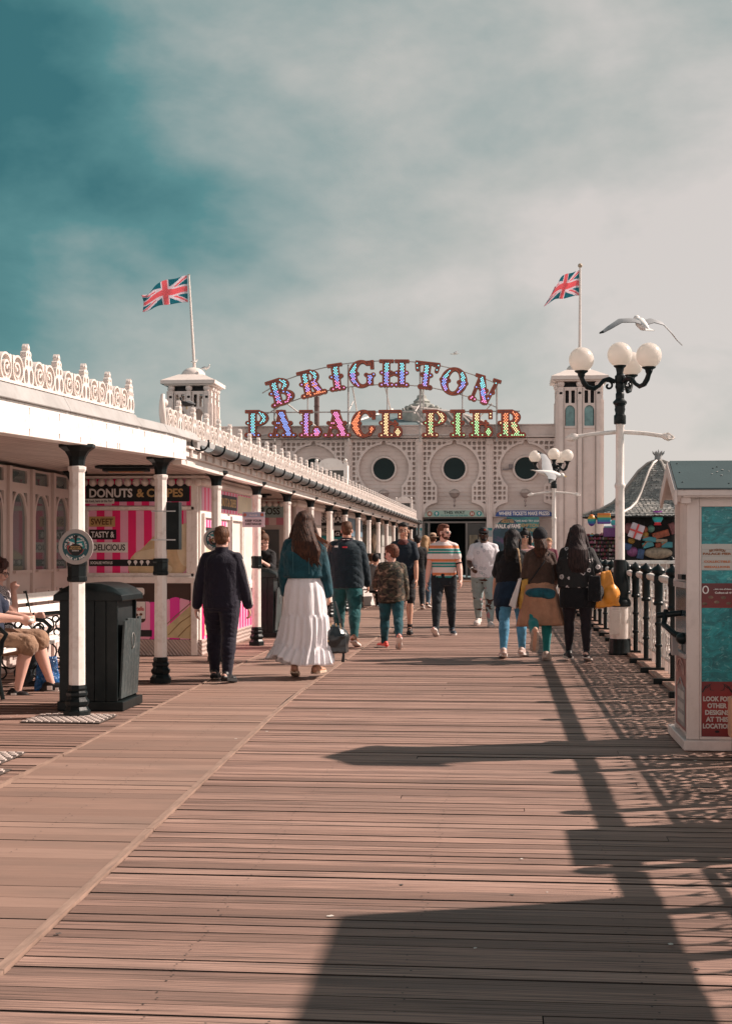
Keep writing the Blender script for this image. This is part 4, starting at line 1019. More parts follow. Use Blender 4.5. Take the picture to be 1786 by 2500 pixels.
fp = empty('flue_pipe', 'dark rusty flue pipe standing behind the letter L', 'flue', (fx(773, 73), 73, 7.3)); b = MB(); zt2 = fz(966, 73)-7.3; b.cyl((0, 0, -.5), (0, 0, zt2), .13, n=12); b.cyl((0, 0, zt2+.05), (0, 0, zt2+.09), .2, n=12); b.cyl((0, 0, zt2-.5), (0, 0, zt2-.46), .15, n=12); b.cyl((0, 0, zt2), (0, 0, zt2+.05), .05, n=6)
b.build('pipe', pm('rusty_flue', (.10, .06, .055), .6, .4, 3, .2), fp, smooth=40)
# ================================================================ illuminated sign
YL = 69.2; SCL = YL/F*.999
sign = empty('illuminated_sign', 'large bulb-lit BRIGHTON PALACE PIER letters on a white frame above the pavilion', 'sign', (0, 0, 0))
T = .155  # half thickness of a stem
def stem(x, top=True, bot=True, hw=.115, spur=True, y1=.95):
    fs = [D_box(x, .5, hw, .44)]
    if top: fs.append(D_box(x, .955, hw+.12, .045))
    if bot: fs += [D_disc(x-.18, .075, .075), D_disc(x-.06, .06, .06), D_disc(x+.06, .06, .06), D_disc(x+.18, .075, .075), D_box(x, .09, .17, .05)]
    if spur: fs += [D_disc(x-.165, .53, .062), D_disc(x+.165, .53, .062), D_box(x, .5, .15, .05)]
    return U(*fs)
def ring(cx, cy, rx, ry, ix, iy, icx=None): return SUB(D_disc(cx, cy, rx, ry), D_disc(cx if icx is None else icx, cy, ix, iy))
def right_of(x): return lambda u, v: x-u
def bowl(x, cy, rx, ry, t, th=.045): return AND(SUB(D_disc(x, cy, rx, ry), D_disc(x-.01, cy, rx-t, ry-th*2)), right_of(x))
def gB(): return .78, U(stem(.27), bowl(.38, .745, .36, .255, .2), bowl(.38, .27, .42, .27, .22))
def gR(): return .92, U(stem(.27), bowl(.38, .73, .36, .27, .2), D_seg(.52, .5, .66, .12, .12, .115), D_disc(.58, .075, .075), D_disc(.70, .06, .06), D_disc(.83, .08, .08), D_box(.7, .08, .13, .05))
def gI(): return .54, stem(.27)
def gP(): return .82, U(stem(.27), bowl(.38, .71, .41, .285, .22))
def gG(): return .92, U(SUB(ring(.45, .5, .42, .5, .22, .42, .5), D_box(.8, .62, .28, .2)), D_box(.83, .83, .045, .15), D_seg(.62, .93, .82, .93, .035), D_box(.74, .28, .10, .2), D_disc(.62, .46, .062), D_disc(.86, .46, .062), D_disc(.06, .5, .06), D_disc(.3, .52, .06), D_box(.74, .43, .12, .04))
def gH(): return 1.08, U(stem(.27), stem(.81), D_box(.54, .5, .2, .045), D_seg(.36, .42, .54, .5, .05), D_seg(.72, .42, .54, .5, .05))
def gT(): return .96, U(stem(.48, True), D_box(.48, .955, .44, .045), D_seg(.08, .93, .13, .70, .05, .055), D_seg(.88, .93, .83, .70, .05, .055), D_seg(.14, .9, .26, .93, .04), D_seg(.82, .9, .7, .93, .04))
def gO(): return .92, U(ring(.46, .5, .44, .5, .2, .42), D_disc(.04, .5, .06), D_disc(.28, .5, .06), D_disc(.88, .5, .06), D_disc(.64, .5, .06))
def gN(): return 1.0, U(D_seg(.16, .12, .22, .9, .045), D_box(.22, .955, .17, .045), D_seg(.30, .88, .62, .1, .12), D_box(.86, .955, .14, .045), D_seg(.86, .92, .70, .06, .05), D_disc(.1, .08, .075), D_disc(.24, .07, .075), D_disc(.19, .5, .06), D_disc(.36, .5, .055), D_disc(.6, .5, .055), D_disc(.84, .5, .06), D_box(.62, .06, .12, .05))
def gA(): return 1.04, U(D_seg(.44, .92, .24, .12, .045), D_seg(.48, .88, .74, .14, .13, .13), D_box(.46, .955, .15, .045), D_box(.44, .36, .14, .035), D_disc(.1, .075, .07), D_disc(.22, .06, .06), D_disc(.34, .075, .07), D_disc(.57, .075, .075), D_disc(.69, .06, .06), D_disc(.8, .06, .06), D_disc(.93, .075, .075), D_box(.75, .09, .17, .05), D_disc(.22, .53, .058), D_disc(.42, .53, .055), D_disc(.8, .53, .062), D_box(.6, .5, .2, .035))
def gL(): return .86, U(stem(.27), D_seg(.3, .05, .6, .06, .05), D_disc(.68, .2, .16, .2), D_box(.5, .06, .16, .05))
def gC(): return .86, U(SUB(ring(.44, .5, .42, .5, .2, .42, .5), D_box(.86, .56, .24, .2)), D_box(.80, .82, .045, .15), D_seg(.62, .94, .8, .93, .035), D_disc(.06, .52, .06), D_disc(.3, .52, .06), D_disc(.74, .32, .1), D_seg(.76, .3, .66, .1, .07, .05))
def gE(): return .86, U(stem(.27), D_box(.5, .955, .3, .045), D_box(.77, .83, .055, .15), D_seg(.38, .5, .56, .5, .035), D_disc(.6, .5, .05), D_disc(.6, .58, .035), D_disc(.6, .42, .035), D_disc(.67, .5, .035), D_seg(.3, .05, .58, .06, .05), D_disc(.7, .2, .14, .19))
def gPp(): return gP()
GL = dict(B=gB, R=gR, I=gI, G=gG, H=gH, T=gT, O=gO, N=gN, P=gP, A=gA, L=gL, C=gC, E=gE)
BODY = pm('letter_case', (.045, .012, .012), .4, .3, 3, .1); TRIM = pm('letter_trim', (.42, .085, .035), .35, .25, 3, .1); FACEM = pm('letter_face', (.22, .06, .05), .4, .25, 3, .1)
bulbs = {}
def bulb_mat(c, st=1.0):
    k = tuple(round(x, 2) for x in c)
    if k not in bulbs: bulbs[k] = emis('bulb_%d' % len(bulbs), k, st)
    return bulbs[k]
CY, BL, VI, PK, OR, YE, GN = (.12, .62, .68), (.15, .30, .80), (.42, .25, .75), (.78, .18, .50), (.85, .22, .05), (.80, .62, .28), (.32, .70, .28)
def letter(ch, cx, cy, rot, hpx, cols, wpx=None):
    w_, f_ = GL[ch](); hm = hpx*SCL; c = atY(cx, cy, YL); sxx = (wpx*SCL/(w_*hm)) if wpx else 1
    e = empty('letter_'+ch.lower(), parent=sign, loc=(c.x, YL, c.z)); e.rotation_euler = (0, -R(rot), 0)
    fr0 = lambda u, v, ww: ((u-w_/2)*hm*sxx, -ww, (v-.5)*hm)
    m = .06
    b = MB(); plate(b, OFF(f_, .022), -m, w_+m, -m, 1+m, .0185, fr0, -.22, 0); b.build('case', BODY, e)
    b = MB(); plate(b, lambda u, v: np.maximum(f_(u, v)-.012, -(f_(u, v)+.022)), -m, w_+m, -m, 1+m, .0185, fr0, .001, .03); b.build('trim', TRIM, e)
    b = MB(); plate(b, OFF(f_, -.022), -m, w_+m, -m, 1+m, .0185, fr0, .001, .012); b.build('face', FACEM, e)
    # bulbs on a staggered grid wherever the stroke is wide
    bs = {}; ring_ = [(math.cos(2*PI*k/6), math.sin(2*PI*k/6)) for k in range(6)]
    st = .072; rr = .027; mats = [bulb_mat(tuple(.88*x+.09 for x in c_), 1.3) for c_ in cols]; v = .075; row = 0; b = MB()
    while v < .95:
        u = .05+(row % 2)*st/2
        while u < w_:
            if f_(np.array(u), np.array(v)) < -.042:
                b.mi = 0 if v > .55 else (1 if v > .17 else 2)
                if random.random() < .3: b.mi = min(2, b.mi+1) if v < .6 else b.mi
                x0, _, z0 = fr0(u, v, 0); r = rr*hm
                vs = [(x0+a*r, -.012, z0+c2*r) for a, c2 in ring_]+[(x0+a*r*.7, -.035, z0+c2*r*.7) for a, c2 in ring_]+[(x0, -.045, z0)]
                b.add(vs, [(k, (k+1) % 6, 6+(k+1) % 6, 6+k) for k in range(6)]+[(6+k, 6+(k+1) % 6, 12) for k in range(6)])
            u += st
        v += st*.78; row += 1
    b.build('bulbs', mats, e)
for a in (('B', 682, 957, 17, 66, (CY, BL, PK), 60), ('R', 760, 935, 13, 66, (CY, VI, OR), 66), ('I', 820, 921, 8, 66, (CY, BL, PK), 40), ('G', 882, 913, 2, 66, (GN if 0 else CY, BL, VI), 66), ('H', 961, 911.5, -1, 66, (CY, BL, VI), 76), ('T', 1040, 917, -7, 66, (CY, BL, VI), 64), ('O', 1107, 931, -10, 66, (CY, BL, VI), 66), ('N', 1181, 952, -17, 66, (CY, BL, PK), 66),
          ('P', 626, 1034.5, 0, 66, (CY, CY, BL), 60), ('A', 689, 1034.5, 0, 66, (BL, BL, BL), 74), ('L', 757, 1034.5, 0, 66, (VI, VI, PK), 58), ('A', 822, 1034.5, 0, 66, (PK, PK, PK), 72), ('C', 886, 1034.5, 0, 66, (OR, OR, OR), 60), ('E', 952, 1034.5, 0, 66, (YE, YE, YE), 60),
          ('P', 1060, 1034, 0, 66, (YE, GN, YE), 62), ('I', 1116, 1034, 0, 66, (GN, GN, GN), 39), ('E', 1173, 1034, 0, 66, (YE, GN, GN), 59), ('R', 1247, 1034, 0, 66, (OR, YE, GN), 70)): letter(*a)
b = MB(); YB = YL+.28
def pole(x0, y0, x1, y1, r=.035, Y0=YB, Y1=YB): p, q = atY(x0, y0, Y0), atY(x1, y1, Y1); b.cyl(p, q, r, n=6)
arc_t = [(640, 958), (690, 928), (760, 903), (820, 889), (881, 881), (961, 878), (1040, 884), (1107, 898), (1180, 921), (1212, 935)]
for dy in (2, 60):
    for i in range(len(arc_t)-1): pole(arc_t[i][0], arc_t[i][1]+dy, arc_t[i+1][0], arc_t[i+1][1]+dy, .03)
pole(625, 1007, 1268, 1004); pole(625, 1062, 1268, 1062)
for x, y in ((670, 930), (850, 890), (1025, 890), (1212, 925)): pole(x, y, x, 1078, .05)
for x, y in ((751, 968), (945, 940), (1033, 946), (1128, 955)): pole(x, y, x, 1040, .035)
for (x0, y0, x1, y1) in ((700, 985, 770, 1040), (860, 945, 872, 1010), (850, 1004, 862, 980), (940, 945, 955, 1010), (1200, 985, 1165, 1025), (1010, 1010, 1025, 985)): pole(x0, y0, x1, y1, .035, YB, YB+1.5)
b.build('frame', pm('sign_frame_white', (.5, .48, .46), .5, .1, 1), sign)
# ================================================================ railing on the right
RX = 1.78
rail = empty('railing', 'cast iron railing with black posts and pierced cream panels along the right', 'railing', (RX, 0, 0))
b = MB(); b.lathe([(.03, .05), (.03, .28), (.042, .29), (.042, .31), (.03, .32), (.03, .52), (.042, .53), (.042, .55), (.03, .56), (.03, .74), (.055, .75), (.058, .775), (.047, .79), (.047, .98), (.056, 1.0), (.05, 1.03), (.05, 1.07), (.04, 1.085), (.075, 1.115), (.078, 1.135), (.06, 1.165), (.025, 1.185), (.012, 1.205)], n=14)
b.bx(-.2, .06, -.05, .05, .0, .055); post_m = b.mesh('post', BLACK)
for p_ in post_m.polygons: p_.use_smooth = True
post_m.set_sharp_from_angle(angle=R(35))
SPN = 1.36
_pr = random.Random(11); MOT = []
for _i in range(7):
    for _j in range(4): MOT.append((.045+_i*.094+_pr.uniform(-.012, .012), .075+_j*.155+_pr.uniform(-.02, .02), _pr.uniform(.036, .062), _pr.uniform(.9, 1.35), _pr.choice((0, 1, 2))))
def panel_sdf(u, v):
    uu = np.where(u > .61, 1.22-u, u); r = np.full(np.shape(uu), 1.0)
    for (cx_, cy_, rr_, ay, kd) in MOT:     # scrolled castings, mirrored about the middle of the panel
        d_ = np.hypot(uu-cx_, (v-cy_)/ay); r = np.minimum(r, np.abs(d_-rr_)-.0085)
        if kd == 0: r = np.minimum(r, d_-.018)
        elif kd == 1: r = np.minimum(r, np.abs(np.hypot(uu-cx_-.012, (v-cy_)/ay+.01)-rr_*.5)-.0075)
        else: r = np.minimum(r, np.maximum(np.abs(uu-cx_)-.008, d_-rr_))
    r = np.minimum(r, np.abs(uu-.305+.04*np.sin(v*16))-.009)
    frame = np.minimum(np.minimum(u, 1.22-u), np.minimum(v, .64-v))-.020
    return np.minimum(np.minimum(r, frame), np.abs(u-.61)-.012)
b = MB(); plate(b, panel_sdf, -.01, 1.23, -.01, .65, .0112, lambda u, v, w_: (w_, u, v), -.013, .013)
for y in (.05, .4, .61, .8, 1.17): b.bx(-.02, .02, y-.025, y+.025, -.14, .0)
b.bx(-.020, .020, -.005, 1.225, .0, .018); b.bx(-.018, .018, -.005, 1.225, .625, .645)
for y in (.10, .27, .44, .61, .78, .95, 1.12):
    b.bx(-.008, .008, y-.006, y+.006, .645, .87); b.ball((0, y, .72), .017, 8, 5)
    b.tube([(0, y-.045, .65), (0, y-.05, .69), (0, y-.02, .73), (0, y, .78)], .007, 5); b.tube([(0, y+.045, .65), (0, y+.05, .69), (0, y+.02, .73), (0, y, .78)], .007, 5)
pan_m = b.mesh('panel', WHITE2)
Y = 2.56; RY = []
while Y < 38: RY.append(Y); Y += SPN
rail_ys = RY
for Y in RY:
    o = bpy.data.objects.new('post', post_m); COL.objects.link(o); o.parent = rail; o.location = (-.045, Y, 0)
    if Y+SPN < 38.5: o = bpy.data.objects.new('panel', pan_m); COL.objects.link(o); o.parent = rail; o.location = (.03, Y+.07, .155)
b = MB()
for Y in RY[:-1]:
    prof = [(-.035, 1.012), (-.05, 1.03), (-.05, 1.065), (-.038, 1.08), (.038, 1.08), (.05, 1.065), (.05, 1.03), (.035, 1.012), (.02, 1.0), (-.02, 1.0)]
    b.prism(prof, lambda u, v, w_, Y=Y: (u, Y+.05+w_, v), SPN-.1)
b.build('handrail', WHITE2, rail, bevel=.004)
rail2 = empty('far_railing', 'cream railing crossing in front of the slate roofed kiosk', 'railing', (RX, 38.2, 0))
for k in range(5):
    o = bpy.data.objects.new('post', post_m); COL.objects.link(o); o.parent = rail2; o.location = (1.3+k*1.36, 0, 0); o.rotation_euler = (0, 0, -PI/2)
    o = bpy.data.objects.new('panel', pan_m); COL.objects.link(o); o.parent = rail2; o.location = (.05+k*1.36, 0, .155); o.rotation_euler = (0, 0, -PI/2)
b = MB(); b.bx(.02, 7, -.09, .09, 1.0, 1.09); b.build('handrail', WHITE2, rail2, bevel=.01)
# notice board fixed to the near railing (outside the picture, its shadow falls on the deck)
e = empty('railing_notice_board', 'tall cream notice board fixed to the near railing beyond the right edge', 'notice board', (RX, 0, 0))
b = MB(); b.bx(-.18, -.13, 3.4, 6.1, .86, 1.87); b.bx(-.175, -.135, 3.5, 3.58, 0, .98); b.bx(-.175, -.135, 5.8, 5.88, 0, .98); b.build('board', WHITE, e, bevel=.01)
b = MB(); b.bx(-.186, -.181, 3.5, 6.0, 1.05, 1.8); b.build('notice', pm('notice_blue', (.1, .25, .32), .5, .2, 2), e)
e = empty('railing_banner', 'plain low banner panel tied to the near railing beyond the right edge', 'banner', (RX, 0, 0))
b = MB(); b.bx(-.14, -.125, 6.72, 7.52, .12, 1.13); b.build('panel', WHITE, e)
# ================================================================ lamp standards
def globe_mat():
    t = NT('opal_globe'); t.col(t.mix(t.ramp(t.noise(t.map(), 9, 5), [(.55, 0), (.8, .3)]), (.93, .88, .83), (.7, .6, .5))); t.set(rough=.22, spec=.5); tr = t.n.new('ShaderNodeBsdfTranslucent'); tr.inputs[0].default_value = (.92, .86, .80, 1); mx = t.n.new('ShaderNodeMixShader'); mx.inputs[0].default_value = .5; t.link(t.b.outputs[0], mx.inputs[1]); t.link(tr.outputs[0], mx.inputs[2]); t.link(mx.outputs[0], t.n['Material Output'].inputs[0])
    return t.m
GLOBE = globe_mat()
def lamp(px, py, Z, label, rotz):
    g = G(px, py) if Z is None else None
    if Z is not None: d_ = ray(px, HY); g = Vector((d_.x*Z, d_.y*Z, 0))
    e = empty('street_lamp', label, 'street lamp', (g.x, g.y, 0), group='globe lamp standards along the right railing')
    b = MB(); b.lathe([(.20, 0), (.205, .03), (.195, .05), (.19, .2), (.185, .21)], n=20); b.v = [(x*.72, y*.72, z) for x, y, z in b.v]; b.build('base_foot', BLACK, e, smooth=35); b = MB(); b.lathe([(.175, .62), (.20, .64), (.205, .67), (.19, .71), (.155, .74), (.155, .79), (.165, .83), (.17, .88), (.16, .96), (.135, 1.02), (.125, 1.07), (.115, 1.18), (.118, 1.23), (.095, 1.235)], n=20); b.v = [(x*.70, y*.70, z) for x, y, z in b.v]; b.build('base_casting', BLACK, e, smooth=35)
    b = MB(); b.cyl((0, 0, .205), (0, 0, .625), .17, n=24); b.bx(-.19, .0, -.185, -.15, .27, .58); b.bx(-.165, -.03, -.192, -.186, .3, .55); b.v = [(x*.76, y*.76, z) for x, y, z in b.v]; b.build('base_drum', WHITE2, e, smooth=35, bevel=.004)
    b = MB(); b.lathe([(.09, 1.23), (.086, 2.0), (.083, 2.16), (.10, 2.18), (.105, 2.2), (.10, 2.22), (.08, 2.24), (.078, 2.6), (.076, 2.96), (.086, 2.97), (.08, 3.0)], n=20); b.v = [(x*.68, y*.68, z) for x, y, z in b.v]; b.build('pole', WHITE2, e, smooth=35)
    b = MB(); b.tube([(0, 0, 2.9), (-.33, 0, 2.875), (-.56, 0, 2.84)], [.028, .026, .026], 8); b.tube([(0, 0, 2.9), (.33, 0, 2.875), (.56, 0, 2.84)], [.028, .026, .026], 8)
    for s_ in (-1, 1):
        b.tube([(s_*.54, 0, 2.843), (s_*.58, 0, 2.838), (s_*.63, 0, 2.83), (s_*.71, 0, 2.815)], [.028, .048, .044, .004], 8)
        for k in range(4): b.tube([(s_*.56, .03*math.cos(k*PI/2), 2.84+.03*math.sin(k*PI/2)), (s_*.62, .055*math.cos(k*PI/2+.5), 2.83+.055*math.sin(k*PI/2+.5)), (s_*.69, .02*math.cos(k*PI/2+1), 2.82+.02*math.sin(k*PI/2+1))], .008, 5)
    b.build('ladder_bar', WHITE2, e, smooth=40)
    b = MB(); b.lathe([(.095, 3.0), (.1, 3.01), (.1, 3.14), (.095, 3.16), (.08, 3.165), (.075, 3.2), (.09, 3.26), (.082, 3.3), (.09, 3.34), (.115, 3.37), (.115, 3.4), (.085, 3.43), (.07, 3.45), (.072, 3.54), (.06, 3.56), (.065, 3.62), (.08, 3.66), (.07, 3.72), (.085, 3.75), (.085, 3.86), (.06, 3.88), (.055, 3.92), (.07, 4.0), (.105, 4.03), (.105, 4.045)], n=18)
    b.v = [(x*.78, y*.78, 3+(z-3)*.73) for x, y, z in b.v]
    b.lathe([(.03, -.004), (.03, .0)], (0, -.078, 3.06), n=8); b.build('column_head', BLACK, e, smooth=35)
    heads = [(0, 0, 3.905)]
    for ang in rotz:
        c_, s_ = math.cos(ang), math.sin(ang); L = .50
        ar = empty('arm', parent=e); b = MB()
        pts = [(.06, 3.55), (.14, 3.59), (.21, 3.57), (.27, 3.50), (.34, 3.46), (.42, 3.48), (.47, 3.54), (L, 3.61)]
        b.tube([(c_*r, s_*r, z) for r, z in pts], [.03, .03, .028, .026, .03, .034, .034, .03], 8)
        sp_ = [(.15+.065*(1-k/14)*math.cos(k*.55+1.2), 3.50+.065*(1-k/14)*math.sin(k*.55+1.2)) for k in range(13)]
        b.tube([(c_*r, s_*r, z) for r, z in sp_], .016, 6)
        b.lathe([(.03, 3.60), (.045, 3.63), (.05, 3.66), (.085, 3.68), (.088, 3.695)], (c_*L, s_*L, 0), n=14); b.build('bracket', BLACK, ar, smooth=40)
        heads.append((c_*L, s_*L, 3.84))
    for h_ in heads: b = MB(); b.ball(h_, .162, 28, 18); b.build('globe', GLOBE, e, smooth=180)
    return e
lamp(1512, 1598, None, 'near lamp standard with four white globes and black cast iron base', (R(185), R(-48), R(68)))
lamp(1351, HY, 38.0, 'distant lamp standard with white globes behind the three women', (R(185), R(-48), R(68)))
# ================================================================ coin kiosk on the right
kx0, kx1, ky0, ky1 = 1.25, 1.66, 9.89, 10.56
kiosk = empty('souvenir_kiosk', 'narrow white wooden souvenir coin kiosk with dark felt gable roof and ocean poster', 'kiosk', (kx0, ky0, 0))
KW = pm('kiosk_white', (.68, .58, .54), .45, .05, 4, .12, 40, dirt=(.38, .29, .25), dfac=.35, dscale=10)
def kb(b, x0, x1, y0, y1, z0, z1): b.bx(x0-kx0, x1-kx0, y0-ky0, y1-ky0, z0, z1)
b = MB(); kb(b, 1.225, 1.69, 9.84, 10.78, .004, .074); b.build('plinth', KW, kiosk, bevel=.008)
b = MB(); kb(b, kx0+.03, kx1-.02, ky0+.03, ky1-.03, .074, 1.72); b.build('carcass', KW, kiosk)
b = MB()
for (x0, x1, y0, y1) in ((kx0, kx0+.085, ky0, ky0+.035), (kx1-.085, kx1, ky0, ky0+.06), (kx0, kx0+.06, ky1-.04, ky1), (kx1-.06, kx1, ky1-.08, ky1)): kb(b, x0, x1, y0, y1, .075, 1.74)
kb(b, kx0+.086, kx1-.086, ky0+.002, ky0+.03, .075, .094); kb(b, kx0+.086, kx1-.086, ky0+.002, ky0+.03, 1.655, 1.72)
kb(b, kx0+.086, kx0+.10, ky0+.006, ky0+.03, .095, 1.654); kb(b, kx1-.10, kx1-.086, ky0+.006, ky0+.03, .095, 1.654)
kb(b, kx0-.012, kx0, ky0-.012, ky0+.07, 1.665, 1.74); b.build('post', KW, kiosk, bevel=.004)
# roof, ridge along X
rz, ez = 1.965, 1.755; ym = (ky0+ky1)/2; xo0, xo1 = kx0-.075, kx1+.08
def roofslab(b, ya, za, yb, zb_, t0, t1):
    b.add([(x-kx0, y-ky0, z) for x in (xo0, xo1) for (y, z) in ((ya, za+t0), (yb, zb_+t0), (yb, zb_+t1), (ya, za+t1))], [(0,1,2,3), (7,6,5,4), (0,4,5,1), (1,5,6,2), (2,6,7,3), (3,7,4,0)])
b = MB(); roofslab(b, ky0-.11, ez, ym-.002, rz, .012, .022); roofslab(b, ky1+.11, ez, ym+.002, rz, .012, .022); FELT = pm('roof_felt', (.055, .085, .09), .55, .12, 3, .2, 60); b.build('roof_covering', FELT, kiosk)
b = MB(); roofslab(b, ky0-.10, ez, ym-.002, rz, -.03, .010); roofslab(b, ky1+.10, ez, ym+.002, rz, -.03, .010)
kb(b, xo0+.04, xo1-.01, ky0-.085, ky0-.06, ez-.04, ez+.0); kb(b, kx0-.045, kx0+.02, ky0-.06, ky0-.004, ez-.08, ez-.035)
b.build('roof_boards', KW, kiosk, bevel=.003)
b = MB()
for s_ in (0, 1):   # barge boards on the left gable
    ya, yb = (ky0-.11, ym-.004) if s_ == 0 else (ky1+.11, ym+.004)
    b.add([(x-kx0, y-ky0, z) for x in (xo0-.02, xo0-.001) for (y, z) in ((ya, ez-.09), (yb, rz-.09), (yb, rz+.01), (ya, ez+.01))], [(0,1,2,3), (7,6,5,4), (0,4,5,1), (1,5,6,2), (2,6,7,3), (3,7,4,0)])
kb(b, kx0-.004, kx0+.03, ky0+.05, ky1-.05, 1.70, 1.74); b.add([(kx0-kx0-.002, y-ky0, z) for (y, z) in ((ky0, 1.73), (ky1, 1.73), (ym, rz-.04))]+[(.03, y-ky0, z) for (y, z) in ((ky0, 1.73), (ky1, 1.73), (ym, rz-.04))], [(0,1,2), (5,4,3), (0,3,4,1), (1,4,5,2), (2,5,3,0)])
b.build('barge_board', KW, kiosk)
b = MB()
for (dx, t_) in ((.045, .12), (.045, .45), (.045, .8), (.35, .85), (.28, .3), (.31, .25)): y = ky0-.11+(ym-ky0+.11)*(1-t_); z = ez+(rz-ez)*(1-t_)+.024; b.ball((xo0+dx-kx0, y-ky0, z), (.006, .006, .004), 6, 4)
b.build('roof_nail', BLACKM, kiosk)
b = MB()
for (dx, t_, r) in ((.26, .5, .006), (.3, .42, .009), (.34, .35, .010), (.32, .55, .009), (.38, .4, .006)): y = ky0-.11+(ym-ky0+.11)*(1-t_); z = ez+(rz-ez)*(1-t_)+.023; b.ball((xo0+dx-kx0, y-ky0, z), (r, r*1.3, .002), 7, 4)
b.build('bird_dropping', PRINTW, kiosk)
# front poster
def K(x, y): p = atY(x, y, ky0+.02); return p.x-kx0, p.z
t = NT('ocean_print'); v_ = t.map((1, 1, 1)); n1 = t.noise(t.map((5, 5, 9)), 1.7, 8, .68, 1.2); n2 = t.noise(t.map((9, 9, 15), loc=(3, 1, 2)), 1.5, 9, .72, 1.8)
c = t.ramp(n1, [(.25, (.002, .07, .085)), (.45, (.004, .15, .17)), (.6, (.01, .26, .28)), (.75, (.05, .40, .42))])
c = t.mix(t.ramp(n2, [(.56, 0), (.63, .35), (.75, .8)]), c, (.28, .60, .58)); t.col(c); t.set(rough=.35); OCEAN = t.m
px0, pz0 = K(1708, 1799); px1, pz1 = K(1786, 1230); pwid = kx1-.10-kx0-.10
pxa, pxb = .102, kx1-.102-kx0; YP = .018
def pbox(b, z0, z1, d0, d1, x0=None, x1=None): b.bx(pxa if x0 is None else x0, pxb if x1 is None else x1, YP-d1, YP-d0, z0, z1)
b = MB(); pbox(b, pz0, pz1, 0, .003); b.build('ocean_poster', OCEAN, kiosk)
zz = lambda y: K(1745, y)[1]
t = NT('plank_print'); s3 = t.sep(t.map()); t.col(t.mix(t.ramp(t.math('FRACT', t.math('MULTIPLY', s3[2], 22)), [(0, 0), (.06, 1), (1, 1)]), (.2, .2, .19), (.46, .45, .42))); t.set(rough=.5)
b = MB(); pbox(b, zz(1392), zz(1328), .0035, .0045); b.build('plank_panel', t.m, kiosk)
mx = (pxa+pxb)/2; SEP = pm('sepia_print', (.28, .12, .06), .5, bump=0); RST = pm('rust_print', (.50, .17, .07), .5, bump=0)
arc_letters('BRIGHTON', (mx, YP-.0055, zz(1412)), (zz(1343)-zz(1412)), 106, 74, .022, SEP, kiosk, off=.05, sx=1.0)
letters('PALACE PIER', (mx, YP-.0055, zz(1352)), .19, .016, SEP, kiosk, off=.05); letters('COLLECTIBLE', (mx, YP-.0055, zz(1371)), .175, .0145, RST, kiosk, off=.04); letters('MEDALLIONS', (mx, YP-.0055, zz(1384)), .17, .0145, RST, kiosk, off=.04)
t = NT('crimson_print'); s3 = t.sep(t.map()); t.col(t.ramp(t.math('FRACT', t.math('MULTIPLY_ADD', s3[2], 1.8, .0)), [(0, (.10, .012, .015)), (.5, (.28, .025, .025)), (1, (.10, .012, .015))])); t.set(rough=.35); CRIM = t.m
b = MB(); pbox(b, zz(1484), zz(1424), .0035, .0045); b.build('medallion_panel', CRIM, kiosk); b = MB(); pbox(b, pz0, zz(1664), .0035, .0045); b.build('crimson_panel', CRIM, kiosk)
letters('...into one of these', (mx+.035, YP-.0055, zz(1438)), .12, .010, PRINTW, kiosk); letters('Collect all 4!', (mx+.04, YP-.0055, zz(1447)), .11, .013, PRINTW, kiosk)
b = MB(); gx = pxa+.026; gz = zz(1440); b.tube([(gx+.018*math.cos(t_), YP-.006, gz+.024*math.sin(t_)) for t_ in np.linspace(0, 2*PI, 17)[:-1]], .0045, 5, closed=True); b.build('cog_picture', PRINTW, kiosk)
b = MB()
for (dx, yy_) in ((.01, 1474), (.05, 1458), (.09, 1470), (.135, 1459), (.17, 1473)): b.ball((pxa+dx+.01, YP-.0055, zz(yy_)), (.018, .002, .011), 12, 6)
b.build('medal_picture', pm('bronze_print', (.16, .10, .07), .35, .6, 25, 0, metal=.3), kiosk)
for i, s_ in enumerate(('LOOK FOR', 'OTHER', 'DESIGNS', 'AT THIS', 'LOCATION')): letters(s_, (mx, YP-.0055, zz(1706+i*16.6)), (.185, .13, .16, .15, .19)[i], .034, pm('silver_print', (.50, .47, .44), .4, .1, 20, 0), kiosk, off=.045)
b = MB()
for s_ in (-1, 1): b.tube([(mx+s_*.02, YP-.0055, zz(1686)), (mx+s_*.045, YP-.0055, zz(1684)), (mx+s_*.05, YP-.0055, zz(1670)), (mx+s_*.075, YP-.0055, zz(1676)), (mx+s_*.098, YP-.0055, zz(1690))], [.001, .003, .003, .004, .006], 5); b.tube([(mx+s_*.035, YP-.0055, zz(1668)), (mx+s_*.07, YP-.0055, zz(1680)), (mx+s_*.095, YP-.0055, zz(1672))], [.001, .004, .001], 5)
b.ball((mx, YP-.0055, zz(1786)), (.016, .001, .009), 10, 5); b.build('tribal_mark', INK, kiosk)
